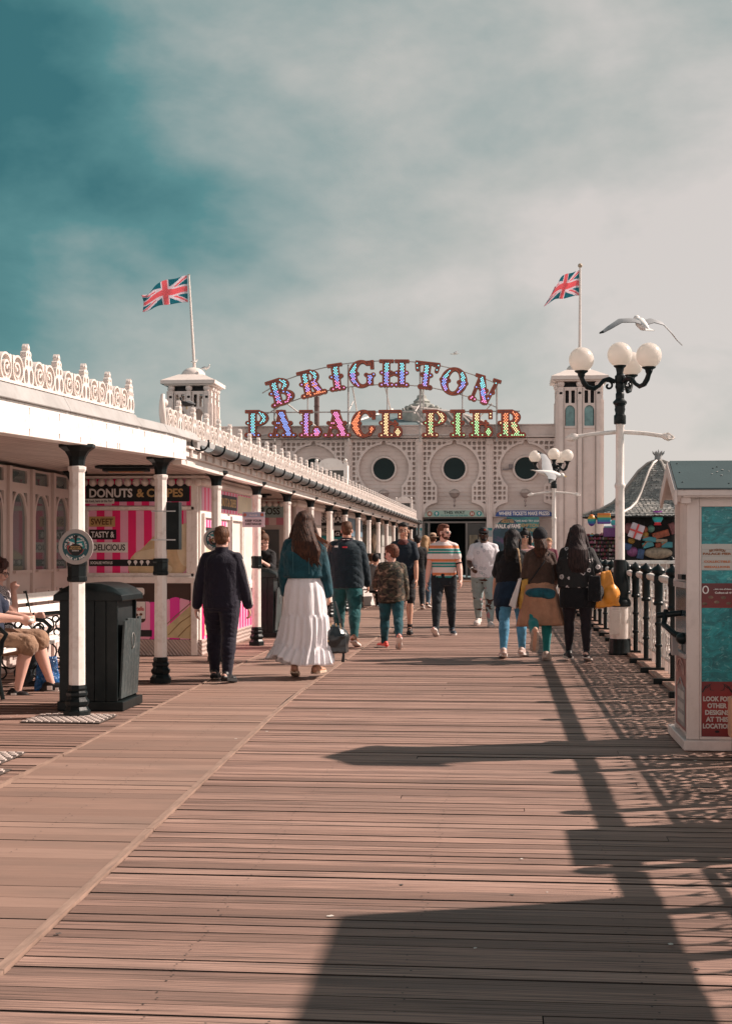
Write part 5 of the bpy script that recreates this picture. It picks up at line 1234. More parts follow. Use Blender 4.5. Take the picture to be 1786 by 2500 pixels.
# left side of the kiosk: coin machine behind glass
b = MB(); 
def side(b, y0, y1, z0, z1, d0, d1): b.bx(.006-d1, .006-d0 if d0 else .031, y0, y1, z0, z1)
L0, L1 = .037, ky1-ky0-.045
side(b, L0, L1, .12, .62, 0, .004); b.build('crimson_side', CRIM, kiosk)
b = MB(); side(b, L0+.05, L1-.1, .14, .42, .0045, .006); b.build('machine_picture', pm('machine_grey', (.22, .22, .22), .5, .4, 6, 0), kiosk)
b = MB()
for k in range(3): side(b, L0+.1, L1-.15, .17+k*.08, .22+k*.08, .0062, .008)
b.tube([(-.003, L0+.08, .40), (-.003, (L0+L1)/2, .47), (-.003, L1-.13, .40)], .004, 5); b.build('coin_picture', pm('pale_grey_print', (.42, .40, .38), .5, .2, 8, 0), kiosk)
b = MB(); b.tube([(-.003, .2+.2*math.cos(a)+.13, .50+.1*math.sin(a)) for a in np.linspace(0, PI, 9)], .004, 5); b.tube([(-.003, .2+.14*math.cos(a)+.13, .50+.06*math.sin(a)) for a in np.linspace(0, PI, 9)], .003, 5); b.build('arch_picture', pm('pale_pink_print', (.6, .35, .3), .5, bump=0), kiosk)
b = MB(); side(b, L0, L1, .63, 1.10, 0, .004); b.build('glass_panel', pm('machine_glass', (.05, .075, .09), .12, .6, 3, 0, spec=.8), kiosk)
b = MB(); side(b, L0-.01, L1+.01, 1.10, 1.14, 0, .02); b.build('glass_bead', pm('bead_grey', (.35, .31, .3), .4), kiosk); b = MB(); side(b, L0-.01, L1+.01, .62, .65, 0, .02); side(b, .35, .43, .62, .78, .02, .06)
b.build('glass_bead', pm('bead_grey', (.35, .31, .3), .4), kiosk)
b = MB(); side(b, .2, .42, 1.155, 1.19, 0, .015); b.build('lock_bar', BLACK, kiosk); b = MB(); b.cyl((.0, .3, .92), (-.16, .34, .90), .022, n=10); b.tube([(-.1, .33, .94), (-.12, .3, .84), (-.06, .15, .78), (.0, .1, .76)], [.018, .02, .022, .03], 8)
b.ball((-.02, .08, .755), (.045, .05, .04), 10, 7); b.build('crank_handle', BLACK, kiosk, smooth=40)
b = MB(); p = atY(1782, 1760, 9.55); e = empty('peach_case', 'peach plastic case edge standing before the souvenir kiosk at the right border', 'case', (p.x+.02, 9.55, 0))
b.bx(-.025, .2, -.05, .1, .13, .40); b.build('shell', pm('peach_plastic', (.62, .32, .2), .4, .05, 3), e, bevel=.02); b = MB(); b.bx(-.0, .17, -.03, .08, 0, .13); b.build('foot', BLACKM, e)
# ================================================================ slate roofed kiosk far right
pk = atY(1606, 1343, 41.0)
pag = empty('slate_roofed_kiosk', 'octagonal gift kiosk with a swept slate roof beyond the railing', 'kiosk', (pk.x, 41.0, 0))
zk = lambda y: atY(1606, y, 41.0).z
prof = [(.10, zk(1127)), (.28, zk(1133)), (.55, zk(1152)), (.80, zk(1180)), (1.02, zk(1206)), (1.30, zk(1230)), (1.65, zk(1246)), (2.15, zk(1258)), (2.2, zk(1262))]
# finely divided roof so that slates can be modelled as courses
b = MB(); N8 = 8; pr = []
rr_ = np.array([p_[0] for p_ in prof]); zz_ = np.array([p_[1] for p_ in prof]); 
L_ = np.concatenate([[0], np.cumsum(np.hypot(np.diff(rr_), np.diff(zz_)))]); nC = 30
for k in range(nC):
    s0, s1 = L_[-1]*k/nC, L_[-1]*(k+1)/nC
    r0, z0 = np.interp(s0, L_, rr_), np.interp(s0, L_, zz_); r1, z1 = np.interp(s1, L_, rr_), np.interp(s1, L_, zz_)
    for f_ in range(8):
        a0, a1 = 2*PI*(f_+.27)/8, 2*PI*(f_+1.27)/8
        A0, A1 = Vector((math.cos(a0)*r0, math.sin(a0)*r0, z0)), Vector((math.cos(a1)*r0, math.sin(a1)*r0, z0)); B0, B1 = Vector((math.cos(a0)*r1, math.sin(a0)*r1, z1)), Vector((math.cos(a1)*r1, math.sin(a1)*r1, z1))
        wd_ = (B1-B0).length; ns = max(1, int(wd_/.115)); o_ = .5*(k % 2)
        up = Vector((math.cos((a0+a1)/2)*.02, math.sin((a0+a1)/2)*.02, .012))
        for q in range(-1, ns+1):
            t0, t1 = max(0, (q+o_)/ns), min(1, (q+1+o_)/ns)
            if t1-t0 < .02: continue
            tm = (t0+t1)/2; lo = (B1-B0); dn = (B0.lerp(B1, tm)-A0.lerp(A1, tm))
            h_ = random.uniform(.8, 1.15); P4 = [A0.lerp(A1, t0), A0.lerp(A1, t1), B0.lerp(B1, t1)+up-dn*.15, B0.lerp(B1, tm+(t1-tm)*.5)+up*h_+dn*.25, B0.lerp(B1, tm+(t0-tm)*.5)+up*h_+dn*.25, B0.lerp(B1, t0)+up-dn*.15]
            b.add(P4, [(0,1,2,3,4,5)])
t = NT('slate_courses'); geo = t.n.new('ShaderNodeNewGeometry'); c = t.ramp(geo.outputs['Random Per Island'], [(0, (.17, .18, .175)), (.5, (.29, .29, .275)), (1, (.44, .42, .39))]); c = t.mix(t.math('MULTIPLY', t.ramp(t.noise(t.map(), 2.5, 6, .6), [(.45, 0), (.7, 1)]), .5), c, (.36, .34, .31)); t.col(c); t.set(rough=.6)
b.build('slate_roof', t.m, pag, fix=False)
b = MB()
for f_ in range(8): a0 = 2*PI*(f_+.27)/8; b.tube([(math.cos(a0)*(r_+.03), math.sin(a0)*(r_+.03), z_+.02) for r_, z_ in prof[:-1]], .042, 6)
b.build('hip_roll', pm('hip_lead', (.38, .35, .32), .5, .15, 3), pag, smooth=50)
b = MB(); b.lathe([(.12, zk(1128)), (.13, zk(1124)), (.11, zk(1121)), (.10, zk(1108))], n=10)
for k in range(6): a0 = k*PI/3; b.tube([(.08*math.cos(a0), .08*math.sin(a0), zk(1112)), (.14*math.cos(a0), .14*math.sin(a0), zk(1106)), (.17*math.cos(a0), .17*math.sin(a0), zk(1101))], [.03, .03, .004], 6)
b.tube([(0, 0, zk(1110)), (0, 0, zk(1097))], [.05, .006], 6); b.build('finial', pm('finial_lead', (.24, .25, .25), .5, .2, 6), pag, smooth=50)
b = MB(); b.lathe([(2.19, zk(1262)-.01), (2.19, zk(1266))], n=8, rot0=2*PI*.27/8); b.build('eaves', BLACKM, pag)
b = MB(); b.lathe([(1.75, .02), (1.75, 1.0)], n=8, rot0=2*PI*.27/8); b.build('counter_panels', pm('kiosk_cream', (.42, .35, .31), .6), pag)
b = MB(); b.lathe([(1.2, 1.01), (1.2, zk(1264))], n=8, rot0=2*PI*.27/8); b.build('dark_core', DARK, pag)

for f_ in range(8): a0 = 2*PI*(f_+.27)/8; b = MB(); b.bx(1.72*math.cos(a0)-.04, 1.72*math.cos(a0)+.04, 1.72*math.sin(a0)-.04, 1.72*math.sin(a0)+.04, 0, zk(1264))
b.build('corner_post', DARK, pag)
# rainbow toys hanging and stacked on the kiosk
RB = [(.55, .15, .02), (.50, .28, .03), (.01, .28, .22), (.01, .15, .32), (.10, .04, .28)]
def rainbow(name, kind, stops=RB, vert=True, rot=0):
    if name in _mc: return _mc[name]
    t = NT(name); g = t.tc.outputs['Generated']; mp_ = t.n.new('ShaderNodeMapping'); mp_.inputs['Rotation'].default_value = (0, rot, 0); t.link(g, mp_.inputs[0]); s3 = t.sep(mp_.outputs[0])
    t.col(t.ramp(s3[2], [(i/len(stops), c_) for i, c_ in enumerate(reversed(stops))], 'CONSTANT')); t.set(rough=.4); _mc[name] = t.m; return t.m
toys = []
def toy(x, y, rx, ry, mat, shape, label, Y=39.2, cat='toy', nm='hanging_toy', th=.12, tilt=0):
    c_ = atY(x, y, Y); k = Y/F; e = empty(nm, label, cat, (c_.x, Y, c_.z)); e.rotation_euler = (0, tilt, 0)
    b = MB(); rx *= k; ry *= k
    if shape == 'ball': b.ball((0, 0, 0), (rx, th, ry), 18, 12)
    elif shape == 'box': b.box((0, 0, 0), (2*rx, th*2, 2*ry))
    elif shape == 'spin': b.lathe([(rx*.75, -ry), (rx*.55, -ry*.7), (rx*1.0, -ry*.1), (rx*.95, ry*.35), (rx*.6, ry*.55), (rx*.85, ry*.7), (rx*.85, ry)], n=16)
    b.build('body', mat, e, smooth=50, bevel=.02 if shape == 'box' else 0)
    b = MB(); b.cyl((0, 0, ry*.9), (0, 0, ry*.9+.12), .008, n=5); b.build('string', BLACKM, e)
toy(1443, 1270, 10, 14.5, rainbow('rainbow_print', 1), 'ball', 'round rainbow balloon hanging at the left corner of the slate kiosk')
toy(1473, 1266, 16, 13, rainbow('rainbow_print', 1), 'box', 'rainbow striped flag hanging beside the round rainbow balloon', th=.03)
toy(1503, 1276, 13, 12, rainbow('rainbow_soft', 1, [(.6, .3, .25), (.03, .40, .42), (.04, .3, .35), (.3, .15, .4)]), 'ball', 'blue and pink balloon half hidden by the lamp pole')
toy(1604, 1265, 13, 17, rainbow('rainbow_spin', 1, [(.28, .03, .35), (.55, .32, .12), (.03, .42, .35), (.02, .34, .42), (.62, .05, .06)]), 'spin', 'purple topped rainbow wind spinner under the slate roof eaves')
toy(1552, 1297, 16, 18, pm('st_george_white', (.55, .5, .56), .6), 'box', 'white cushion with a red cross hanging under the slate roof', th=.06, tilt=.35)
c_ = atY(1552, 1297, 39.1)
b = MB(); b.box((c_.x, 39.1, c_.z), (.05, .02, .40), ry=.35); b.box((c_.x, 39.1, c_.z), (.36, .018, .05), ry=.35); tag(b.build('red_cross', REDP), 'dark red cross lying on the white hanging cushion', 'cross')
cols_t = [((.35, .12, .13), 'dusky pink'), ((.45, .10, .04), 'burnt orange'), ((.15, .35, .28), 'mint green'), ((.5, .28, .04), 'amber'), ((.02, .22, .26), 'deep teal'), ((.45, .38, .28), 'straw'), ((.35, .1, .3), 'mauve'), ((.04, .12, .3), 'royal blue')]
spots = [(1535, 1290, 14, 14, 0, 'ball', 'leftmost beside the lamp pole'), (1571, 1293, 9, 9, 1, 'ball', 'top left of the toy heap'), (1588, 1291, 9, 9, 2, 'ball', 'beside the orange one'), (1573, 1306, 9, 9, 3, 'ball', 'below the orange one'), (1583, 1316, 16, 6, 4, 'box', 'slanting across the toy heap'), (1611, 1305, 20, 8, 1, 'box', 'large and slanting in the heap'), (1600, 1320, 26, 4, 5, 'box', 'lying level across the toy heap'), (1580, 1330, 13, 7, 4, 'box', 'left of two striped pouches'), (1626, 1330, 13, 7, 4, 'box', 'right of two striped pouches'), (1605, 1350, 34, 14, 5, 'ball', 'big bottom cushion of the heap'), (1540, 1320, 9, 8, 3, 'ball', 'small, near the lamp pole'), (1543, 1347, 14, 12, 6, 'ball', 'above the rail right of the pole'), (1562, 1352, 8, 12, 7, 'box', 'upright just above the cream rail'), (1530, 1335, 9, 8, 7, 'box', 'peeping out by the lamp pole'), (1606, 1331, 8, 6, 1, 'box', 'between the two striped pouches'), (1640, 1290, 7, 14, 0, 'box', 'against the right hand kiosk')]
for i, (x, y, rx, ry, ci, shp, lab) in enumerate(spots):
    col_, cn = cols_t[ci]; m_ = pm('toy_'+cn.replace(' ', '_'), tuple(x*.5+.01 for x in col_), .6, .45, 9, 0)  # toy colours dimmed, putting the kiosk's inner shade into them
    if i in (7, 8, 4): m_ = rainbow('rainbow_diag', 1, [(.02, .22, .22), (.22, .08, .03), (.02, .22, .22), (.22, .08, .03), (.02, .18, .22)], rot=.9)
    toy(x, y, rx, ry, m_, shp, '%s stuffed toy shape on the slate kiosk, %s' % (cn, lab), 39.3+.012*i, 'toy', 'stuffed_toy', .1, random.uniform(-.5, .5) if shp == 'box' and i not in (6,) else 0)
# rack of trinkets left of the slate kiosk
p0, p1 = atY(1425, 1368, 40.5), atY(1508, 1305, 40.5)
rk = empty('trinket_rack', 'crowded rack of small pink and dark trinkets left of the slate kiosk', 'display rack', (0, 0, 0))
b = MB(); b.bx(p0.x, p1.x, 40.6, 40.7, 0, p1.z); b.build('back_panel', DARK, rk)
b = MB(); z = p0.z-.2
while z < p1.z: 
    b.mi = 0; b.bx(p0.x, p1.x, 40.45, 40.58, z, z+.012); x = p0.x+.01
    while x < p1.x-.03:
        b.mi = random.choice((1, 1, 2, 2, 3, 4, 5)); h_ = random.uniform(.04, .085); b.bx(x, x+random.uniform(.025, .04), 40.42, 40.5, z+.013, z+.013+h_); x += .045
    z += .11
b.build('trinket', [BLACKM, pm('trinket_pink', (.30, .09, .16), .5), pm('trinket_dark', (.06, .05, .06), .5), pm('trinket_pale', (.42, .36, .36), .5), pm('trinket_red', (.25, .03, .05), .5), pm('trinket_olive', (.14, .13, .06), .5)], rk)
b = MB(); c0 = atY(1488, 1300, 40.3); b.bx(c0.x-.18, c0.x+.2, 40.2, 40.5, c0.z-.12, c0.z+.13); tag(b.build('purple_box', pm('purple_card', (.20, .08, .26), .6, .2, 3), bevel=.01), 'purple box on top of the trinket rack', 'box')
b = MB(); c0 = atY(1443, 1306, 40.3); b.box((c0.x, 40.3, c0.z), (.10, .02, .07), ry=-.5); tag(b.build('small_flag', rainbow('rainbow_print', 1)), 'tiny rainbow flag sticking up from the trinket rack', 'flag')
# fairground steelwork far behind
e = empty('ride_framework', 'pale blue steel ride framework glimpsed between tower and slate kiosk', 'ride', (0, 0, 0)); b = MB()
for k in range(7):
    p, q = atY(1462+k*8, 1345, 95), atY(1470+k*7, 1285, 95); b.cyl(p, q, .06, n=5); p, q = atY(1515-k*7, 1345, 95), atY(1467+k*6, 1290, 95); b.cyl(p, q, .05, n=5)
for y in (1287, 1300, 1315): p, q = atY(1462, y, 95), atY(1530, y-2, 95); b.cyl(p, q, .07, n=5)
b.build('trusses', pm('ride_blue', (.25, .33, .38), .5), e)
# ================================================================ litter bins, bench, mats, post signs
def litter_bin(x, y, label, rz=0):
    e = empty('litter_bin', label, 'litter bin', (x, y, 0), rz, 'black slatted litter bins by the columns')
    W_, D_ = .50, .64
    b = MB(); b.bx(-W_/2+.03, W_/2-.03, -D_/2+.03, D_/2-.03, .05, .96); b.build('liner', BLACKM, e)
    b = MB()
    for k in range(5):
        x0 = -W_/2+k*W_/5
        b.bx(x0+.002, x0+W_/5-.002, -D_/2, -D_/2+.028, .08, .95); b.bx(x0+.002, x0+W_/5-.002, D_/2-.028, D_/2, .08, .95)
    for k in range(6):
        y0 = -D_/2+k*D_/6
        b.bx(-W_/2-.004, -W_/2+.02, y0+.002, y0+D_/6-.002, .08, .95)
    b.build('slats', BLACK, e, bevel=.003)
    b = MB()
    for k in range(6):
        y0 = -D_/2+.04+k*(D_-.08)/6; h_ = .76+.006*((k*3) % 4)
        b.add([(W_/2-.0, y0, .10), (W_/2+.0, y0+(D_-.08)/6-.003, .10), (W_/2+.035, y0+(D_-.08)/6-.003, h_), (W_/2+.035, y0, h_), (W_/2+.02, y0, .10), (W_/2+.02, y0+(D_-.08)/6-.003, .10), (W_/2+.055, y0+(D_-.08)/6-.003, h_), (W_/2+.055, y0, h_)], [(3,2,1,0), (4,5,6,7), (0,1,5,4), (1,2,6,5), (2,3,7,6), (3,0,4,7)])
    b.build('chute_flap', pm('weathered_black_slats', (.035, .05, .052), .5, .35, 5, .3, 30, dirt=(.25, .25, .24), dfac=.3, dscale=25), e, bevel=.002)
    b = MB(); b.bx(-W_/2-.02, W_/2+.05, -D_/2-.015, D_/2+.015, 0, .08); b.build('plinth', BLACK, e, bevel=.008)
    b = MB(); n_ = 9; vs = []; 
    for yy in (-D_/2-.035, -D_/2, D_/2, D_/2+.035):
        kk = .06 if abs(yy) > D_/2+.01 else 0
        for i in range(n_+1):
            u = -1+2*i/n_; vs.append((u*(W_/2+.05)*(1-kk*.3), yy, .965+(.10-kk)*(1-abs(u)**3)+.015))
        vs += [((W_/2+.05), yy, .93), (-(W_/2+.05), yy, .93)]
    m = n_+3; fs = [tuple(range(m)), tuple(reversed(range(3*m, 4*m)))]
    for j in range(3):
        for i in range(m): fs.append((j*m+i, j*m+(i+1) % m, (j+1)*m+(i+1) % m, (j+1)*m+i))
    b.add(vs, fs); b.build('lid', BLACK, e, smooth=35, bevel=.012)
    b = MB(); b.tube([(W_/2+.052, .0+.05*math.cos(a), .58+.05*math.sin(a)*1.3) for a in np.linspace(0, 2*PI, 15)[:-1]], .005, 5, closed=True); b.build('badge', pm('badge_grey', (.2, .2, .19), .5), e)
    return e
litter_bin(-3.47, 12.17, 'large black slatted litter bin behind the first column', 0)
p = G(637, 1556); litter_bin(p.x-.05, p.y+.32, 'black litter bin beside the third column past the boy', 0)
# bench
bn = empty('bench', 'white slatted bench with black cast iron ends against the shelter', 'bench', (-4.75, 12.6, 0))
SL = pm('bench_white', (.86, .82, .78), .4, .04, 3, .12, 40, stretch=(1, 5, 1), dirt=(.5, .42, .36), dfac=.25, dscale=15)
b = MB()
for k in range(5): b.box((-.2+k*.1, 1.85, .445-.004*k), (.085, 3.9, .03))
b.build('seat', SL, bn, bevel=.005)
b = MB()
for k, (x, z) in enumerate(((-.28, .56), (-.315, .70), (-.35, .84))): b.box((x, 1.85, z), (.028, 3.9, .105), ry=-.22)
b.build('backrest', SL, bn, bevel=.005)
for yy in (-.03, 1.25, 2.45, 3.72):
    b = MB(); b.tube([(-.36, yy, .92), (-.28, yy, .55), (-.25, yy, .42), (-.3, yy, .2), (-.38, yy, .01)], .02, 6); b.tube([(.28, yy, .01), (.24, yy, .2), (.26, yy, .42), (-.25, yy, .42)], .02, 6); b.tube([(-.32, yy, .66), (0, yy, .69), (.24, yy, .66), (.31, yy, .6), (.27, yy, .53), (.26, yy, .42)], .022, 6)
    for (cx_, cz_, r_) in ((-.12, .55, .08), (.05, .56, .07), (.18, .56, .055), (-.2, .52, .05), (.0, .48, .04), (-.02, .62, .035), (.12, .49, .035), (-.1, .27, .09), (.1, .27, .09), (0, .14, .06), (.18, .15, .05), (-.2, .14, .06)): b.tube([(cx_+r_*math.cos(a), yy, cz_+r_*math.sin(a)) for a in np.linspace(0, 2*PI, 13)[:-1]], .010, 5, closed=True)
    b.build('iron_frame', BLACK, bn, smooth=50)
# tactile grates
def grate(x0, x1, y0, y1, label):
    e = empty('floor_grate', label, 'floor grate', ((x0+x1)/2, (y0+y1)/2, 0)); b = MB(); hx, hy = (x1-x0)/2, (y1-y0)/2
    b.bx(-hx, hx, -hy, hy, .007, .011); b.build('plate', pm('grate_dark', (.10, .08, .07), .7), e); b = MB(); i = 0
    y = -hy+.01
    while y < hy-.04:
        x = -hx+.01+(i % 2)*.03
        while x < hx-.04: b.box((x+.02, y+.02, .015), (.040, .036, .008)); x += .06
        y += .055; i += 1
    b.build('studs', pm('grate_studs', (.52, .44, .40), .6, .15, 5), e)
grate(-3.76, -3.12, 10.95, 11.5, 'pale studded plate round the foot of the first column'); grate(-3.9, -3.0, 7.9, 8.6, 'pale studded plate at the left edge of the deck'); grate(-3.75, -3.15, 8.8, 9.3, 'second studded plate farther from the left edge')
# round walk of fame discs
def disc_sign(c, r, label):
    e = empty('round_sign', label, 'sign', c, group='round walk of fame signs on the columns'); 
    b = MB(); b.cyl((0, .006, 0), (0, -.006, 0), r, n=40); b.build('disc', pm('disc_grey', (.42, .38, .36), .4, .06, 4), e)
    b = MB(); b.cyl((0, -.0062, 0), (0, -.008, 0), r*.77, n=36); b.build('teal_ring', pm('disc_teal', (.01, .08, .095), .4), e)
    b = MB(); b.cyl((0, -.0082, 0), (0, -.009, 0), r*.50, n=30); b.build('red_field', pm('disc_red', (.40, .06, .05), .4), e)
    b = MB(); k = r*.5
    plate(b, AND(D_disc(0, 0, k), U(D_seg(-k, k, k, -k*.1, k*.2), lambda u, v: np.maximum(-(u-.1*k), -(v+.1*k)), D_seg(-k*.9, .2*k, -.2*k, .9*k, .06*k))), -k, k, -k, k, r*.04, lambda u, v, w_: (u, -.009-w_, v), 0, .001); b.build('teal_field', TEALP, e)
    b = MB(); plate(b, U(D_seg(-.4*r, .30*r, .4*r, .05*r, .025*r), D_box(-.27*r, .1*r, .07*r, .12*r), D_box(.27*r, .08*r, .09*r, .12*r), D_seg(.05*r, .3*r, .4*r, .35*r, .02*r)), -.45*r, .45*r, -.1*r, .4*r, r*.03, lambda u, v, w_: (u, -.0102-w_, v), 0, .001); b.build('white_shapes', PRINTW, e)
    b = MB(); plate(b, AND(U(D_disc(0, -.14*r, .42*r, .30*r), D_seg(0, .1*r, .02*r, .62*r, .06*r), D_seg(-.12*r, .55*r, .12*r, .6*r, .035*r), D_disc(0, -.36*r, .26*r, .14*r)), D_disc(0, 0, .76*r)), -.5*r, .5*r, -.6*r, .72*r, r*.03, lambda u, v, w_: (u, -.0112-w_, v), 0, .001); b.build('black_silhouette', INK, e)
    letters('BRIGHTON', (0, -.0125, -.0*r), r*.55, r*.09, GOLD, e); letters('PALACE PIER', (0, -.0125, -.11*r), r*.66, r*.09, GOLD, e); letters('DONATE', (0, -.0125, -.22*r), r*.38, r*.07, PRINTW, e)
    arc_letters('HOME TO THE BRIGHTON MUSIC', (0, -.0085, 0), r*.585, 190, -10, r*.15, PRINTW, e, off=.03)
    arc_letters('WALK of FAME', (0, -.0085, 0), r*.70, 222, 318, r*.17, PRINTW, e, flip=True, off=.035)
    return e
p = atY(186, 1335, 11.30); disc_sign((p.x, 11.30, p.z), .143, 'round grey walk of fame sign on the first column'); p = atY(525, 1317, 17.24); disc_sign((p.x, 17.24, p.z), .143, 'round walk of fame sign half hidden by the boy, on the third column')
# dark box strapped to column 2
e = empty('heater_box', 'tall dark box strapped to the second column', 'box', (0, 0, 0)); p, q = atY(404, 1342, 14.5), atY(439, 1226, 14.5)
b = MB(); b.bx(p.x+.01, q.x, 14.46, 14.60, p.z, q.z); b.bx(p.x-.10, p.x-.09+.002, 14.46, 14.5, p.z+.02, q.z-.02); b.build('case', BLACK, e, bevel=.012)
b = MB()
for y in (1248, 1318): c_ = atY(400, y, 14.4); b.bx(p.x-.12, q.x-.02, 14.385, 14.395, c_.z-.006, c_.z+.006)
b.build('strap', STEEL, e)
# keep your distance sign on column 4
e = empty('distance_sign', 'pale KEEP YOUR DISTANCE sign on the fourth column', 'sign', (0, 0, 0)); p, q = atY(592, 1287, 20.17), atY(646, 1250, 20.17)
b = MB(); b.bx(p.x, q.x, 20.165, 20.175, p.z, q.z); b.build('plate', pm('lilac_plate', (.52, .50, .54), .4), e, bevel=.002)
m = (p.x+q.x)/2; letters('KEEP YOUR', (m, 20.163, p.z+.092), .235, .032, INK, e, off=.03); letters('DISTANCE!', (m, 20.163, p.z+.045), .225, .032, INK, e, off=.03)
b = MB(); b.bx(p.x+.005, q.x-.005, 20.163, 20.1645, q.z-.075, q.z-.005); b.build('header', pm('header_blue', (.26, .33, .42), .4), e); letters('PALACE PIER', (m, 20.161, q.z-.045), .11, .015, PRINTW, e)
b = MB(); b.cyl((p.x+.035, 20.1625, q.z-.04), (p.x+.035, 20.161, q.z-.04), .024, n=14); b.cyl((q.x-.035, 20.1625, q.z-.04), (q.x-.035, 20.161, q.z-.04), .024, n=14); b.build('roundel', pm('rust_roundel', (.35, .12, .08), .5), e)
# a-board farther along
g = G(885, 1478); e = empty('a_board', 'small white framed board leaning by the far seating under the canopy', 'sign', (g.x, g.y, 0), R(60))
for s_ in (-1, 1): b = MB(); b.box((0, s_*.12, .3), (.42, .02, .62), rx=s_*.3); b.build('panel', pm('a_board_white', (.55, .5, .47), .5), e)
# gulls
GW = pm('gull_white', (.78, .76, .73), .6, .05, 6, .1); GG = pm('gull_grey', (.30, .31, .32), .6, .1, 6, .1); GB = pm('gull_black', (.02, .02, .02), .6)
def gull(loc, s, heading, wings, label, pitch=0, roll=0):
    e = empty('seagull', label, 'seagull', loc, heading); e.rotation_euler = (pitch, roll, heading); e.scale = (s, s, s)
    b = MB(); b.tube([(0, .24, .0), (0, .17, .0), (0, .08, .005), (0, -.05, .0), (0, -.16, .01), (0, -.28, .015)], [.018, .04, .062, .058, .035, .008], 12); b.ball((0, .235, .012), .042, 12, 8)
    b.add([(-.02, -.2, .012), (.02, -.2, .012), (.055, -.33, .015), (-.055, -.33, .015), (-.02, -.2, .02), (.02, -.2, .02), (.055, -.33, .022), (-.055, -.33, .022)], [(0,1,2,3), (7,6,5,4), (0,4,5,1), (1,5,6,2), (2,6,7,3), (3,7,4,0)])
    b.build('body', GW, e, smooth=50)
    b = MB(); b.tube([(0, .268, .008), (0, .31, .0), (0, .325, -.008)], [.012, .009, .002], 6); b.build('bill', pm('gull_bill', (.5, .32, .05), .5), e)
    for sd_, pts in ((-1, wings[0]), (1, wings[1])):
        # pts: list of (span, y, z, chord)
        vs = []; fs = []; ms = []
        for (x, y, z, c_) in pts:
            for q in range(5):
                tq = q/4; vs.append((sd_*x, y+c_*(.35-tq), z+.018*math.sin(PI*tq)*(1-x)+.004)); 
            for q in range(5):
                tq = q/4; vs.append((sd_*x, y+c_*(.35-tq), z+.010*math.sin(PI*tq)*(1-x)-.004))
        for i in range(len(pts)-1):
            for q in range(4):
                fs.append((i*10+q, i*10+q+1, i*10+10+q+1, i*10+10+q)); ms.append(1 if i < len(pts)-2 else 2); fs.append((i*10+5+q+1, i*10+5+q, i*10+15+q, i*10+15+q+1)); ms.append(0 if i < len(pts)-2 else 2)
        b = MB(); b.add(vs, fs); b.m = ms; b.build('wing', [GW, GG, GB], e, smooth=180, fix=False)
p = atY(1566, 793, 17.0)
gull(p, .98, R(12), ([(0, .02, .02, .19), (.12, .04, .05, .19), (.26, .06, .035, .165), (.40, .03, -.05, .13), (.47, .0, -.09, .08), (.52, -.03, -.105, .02)], [(0, .02, .02, .19), (.12, .04, .05, .19), (.25, .05, .015, .165), (.38, .03, -.10, .12), (.46, .0, -.19, .08), (.52, -.03, -.24, .02)]), 'large white gull gliding above the near lamp globes', pitch=R(24))
p = atY(1340, 1157, 30.0)
gull(p, 1.2, R(-70), ([(0, .0, .02, .20), (.12, .02, .12, .2), (.25, .03, .25, .16), (.38, .0, .36, .12), (.5, -.08, .42, .02)], [(0, .0, .02, .20), (.14, .0, -.02, .2), (.3, -.04, -.08, .16), (.44, -.1, -.14, .12), (.56, -.2, -.22, .02)]), 'gull with raised wing flying in front of the distant lamp', pitch=R(-8))
p = atY(1110, 864, 90)
gull(p, 1.0, R(80), ([(0, 0, .02, .18), (.2, 0, .10, .16), (.4, -.05, .08, .08), (.5, -.1, .05, .02)], [(0, 0, .02, .18), (.2, 0, .12, .16), (.4, -.05, .16, .08), (.5, -.1, .14, .02)]), 'tiny distant gull high above the letter O', roll=R(-10))
def perched(loc, s, heading, label, dark=False):
    e = empty('perched_bird', label, 'bird', loc, heading); e.scale = (s, s, s); m_ = GB if dark else GW
    b = MB(); b.tube([(0, -.22, .10), (0, -.1, .12), (0, .03, .13), (0, .12, .16), (0, .15, .22), (0, .16, .27)], [.012, .05, .068, .05, .03, .03], 10); b.ball((0, .165, .275), .034, 10, 7); b.build('body', m_, e, smooth=60)
    b = MB(); b.tube([(0, -.24, .115), (0, -.1, .155), (0, .04, .165)], [.01, .05, .03], 8); b.build('wing', GG, e, smooth=60); b = MB(); b.cyl((-.02, .0, 0), (-.02, .0, .08), .006, n=5); b.cyl((.02, .0, 0), (.02, .0, .08), .006, n=5); b.cyl((0, .19, .27), (0, .24, .262), .01, .002, n=6); b.build('legs_and_bill', pm('gull_bill', (.5, .32, .05), .5), e)
p = atY(505, 905, 69.8); perched((p.x, 69.6, p.z-.03), 1.05, R(-90), 'white gull perched on the right slope of the left tower cap')
p = atY(476, 884, 70); perched((p.x, 69.9, p.z-.1), .8, R(-60), 'small gull resting on top of the left tower dome')
perched((-3.42, 15.42, 2.90), .45, R(70), 'dark pigeon perched on the scroll end of the roof cresting', True)
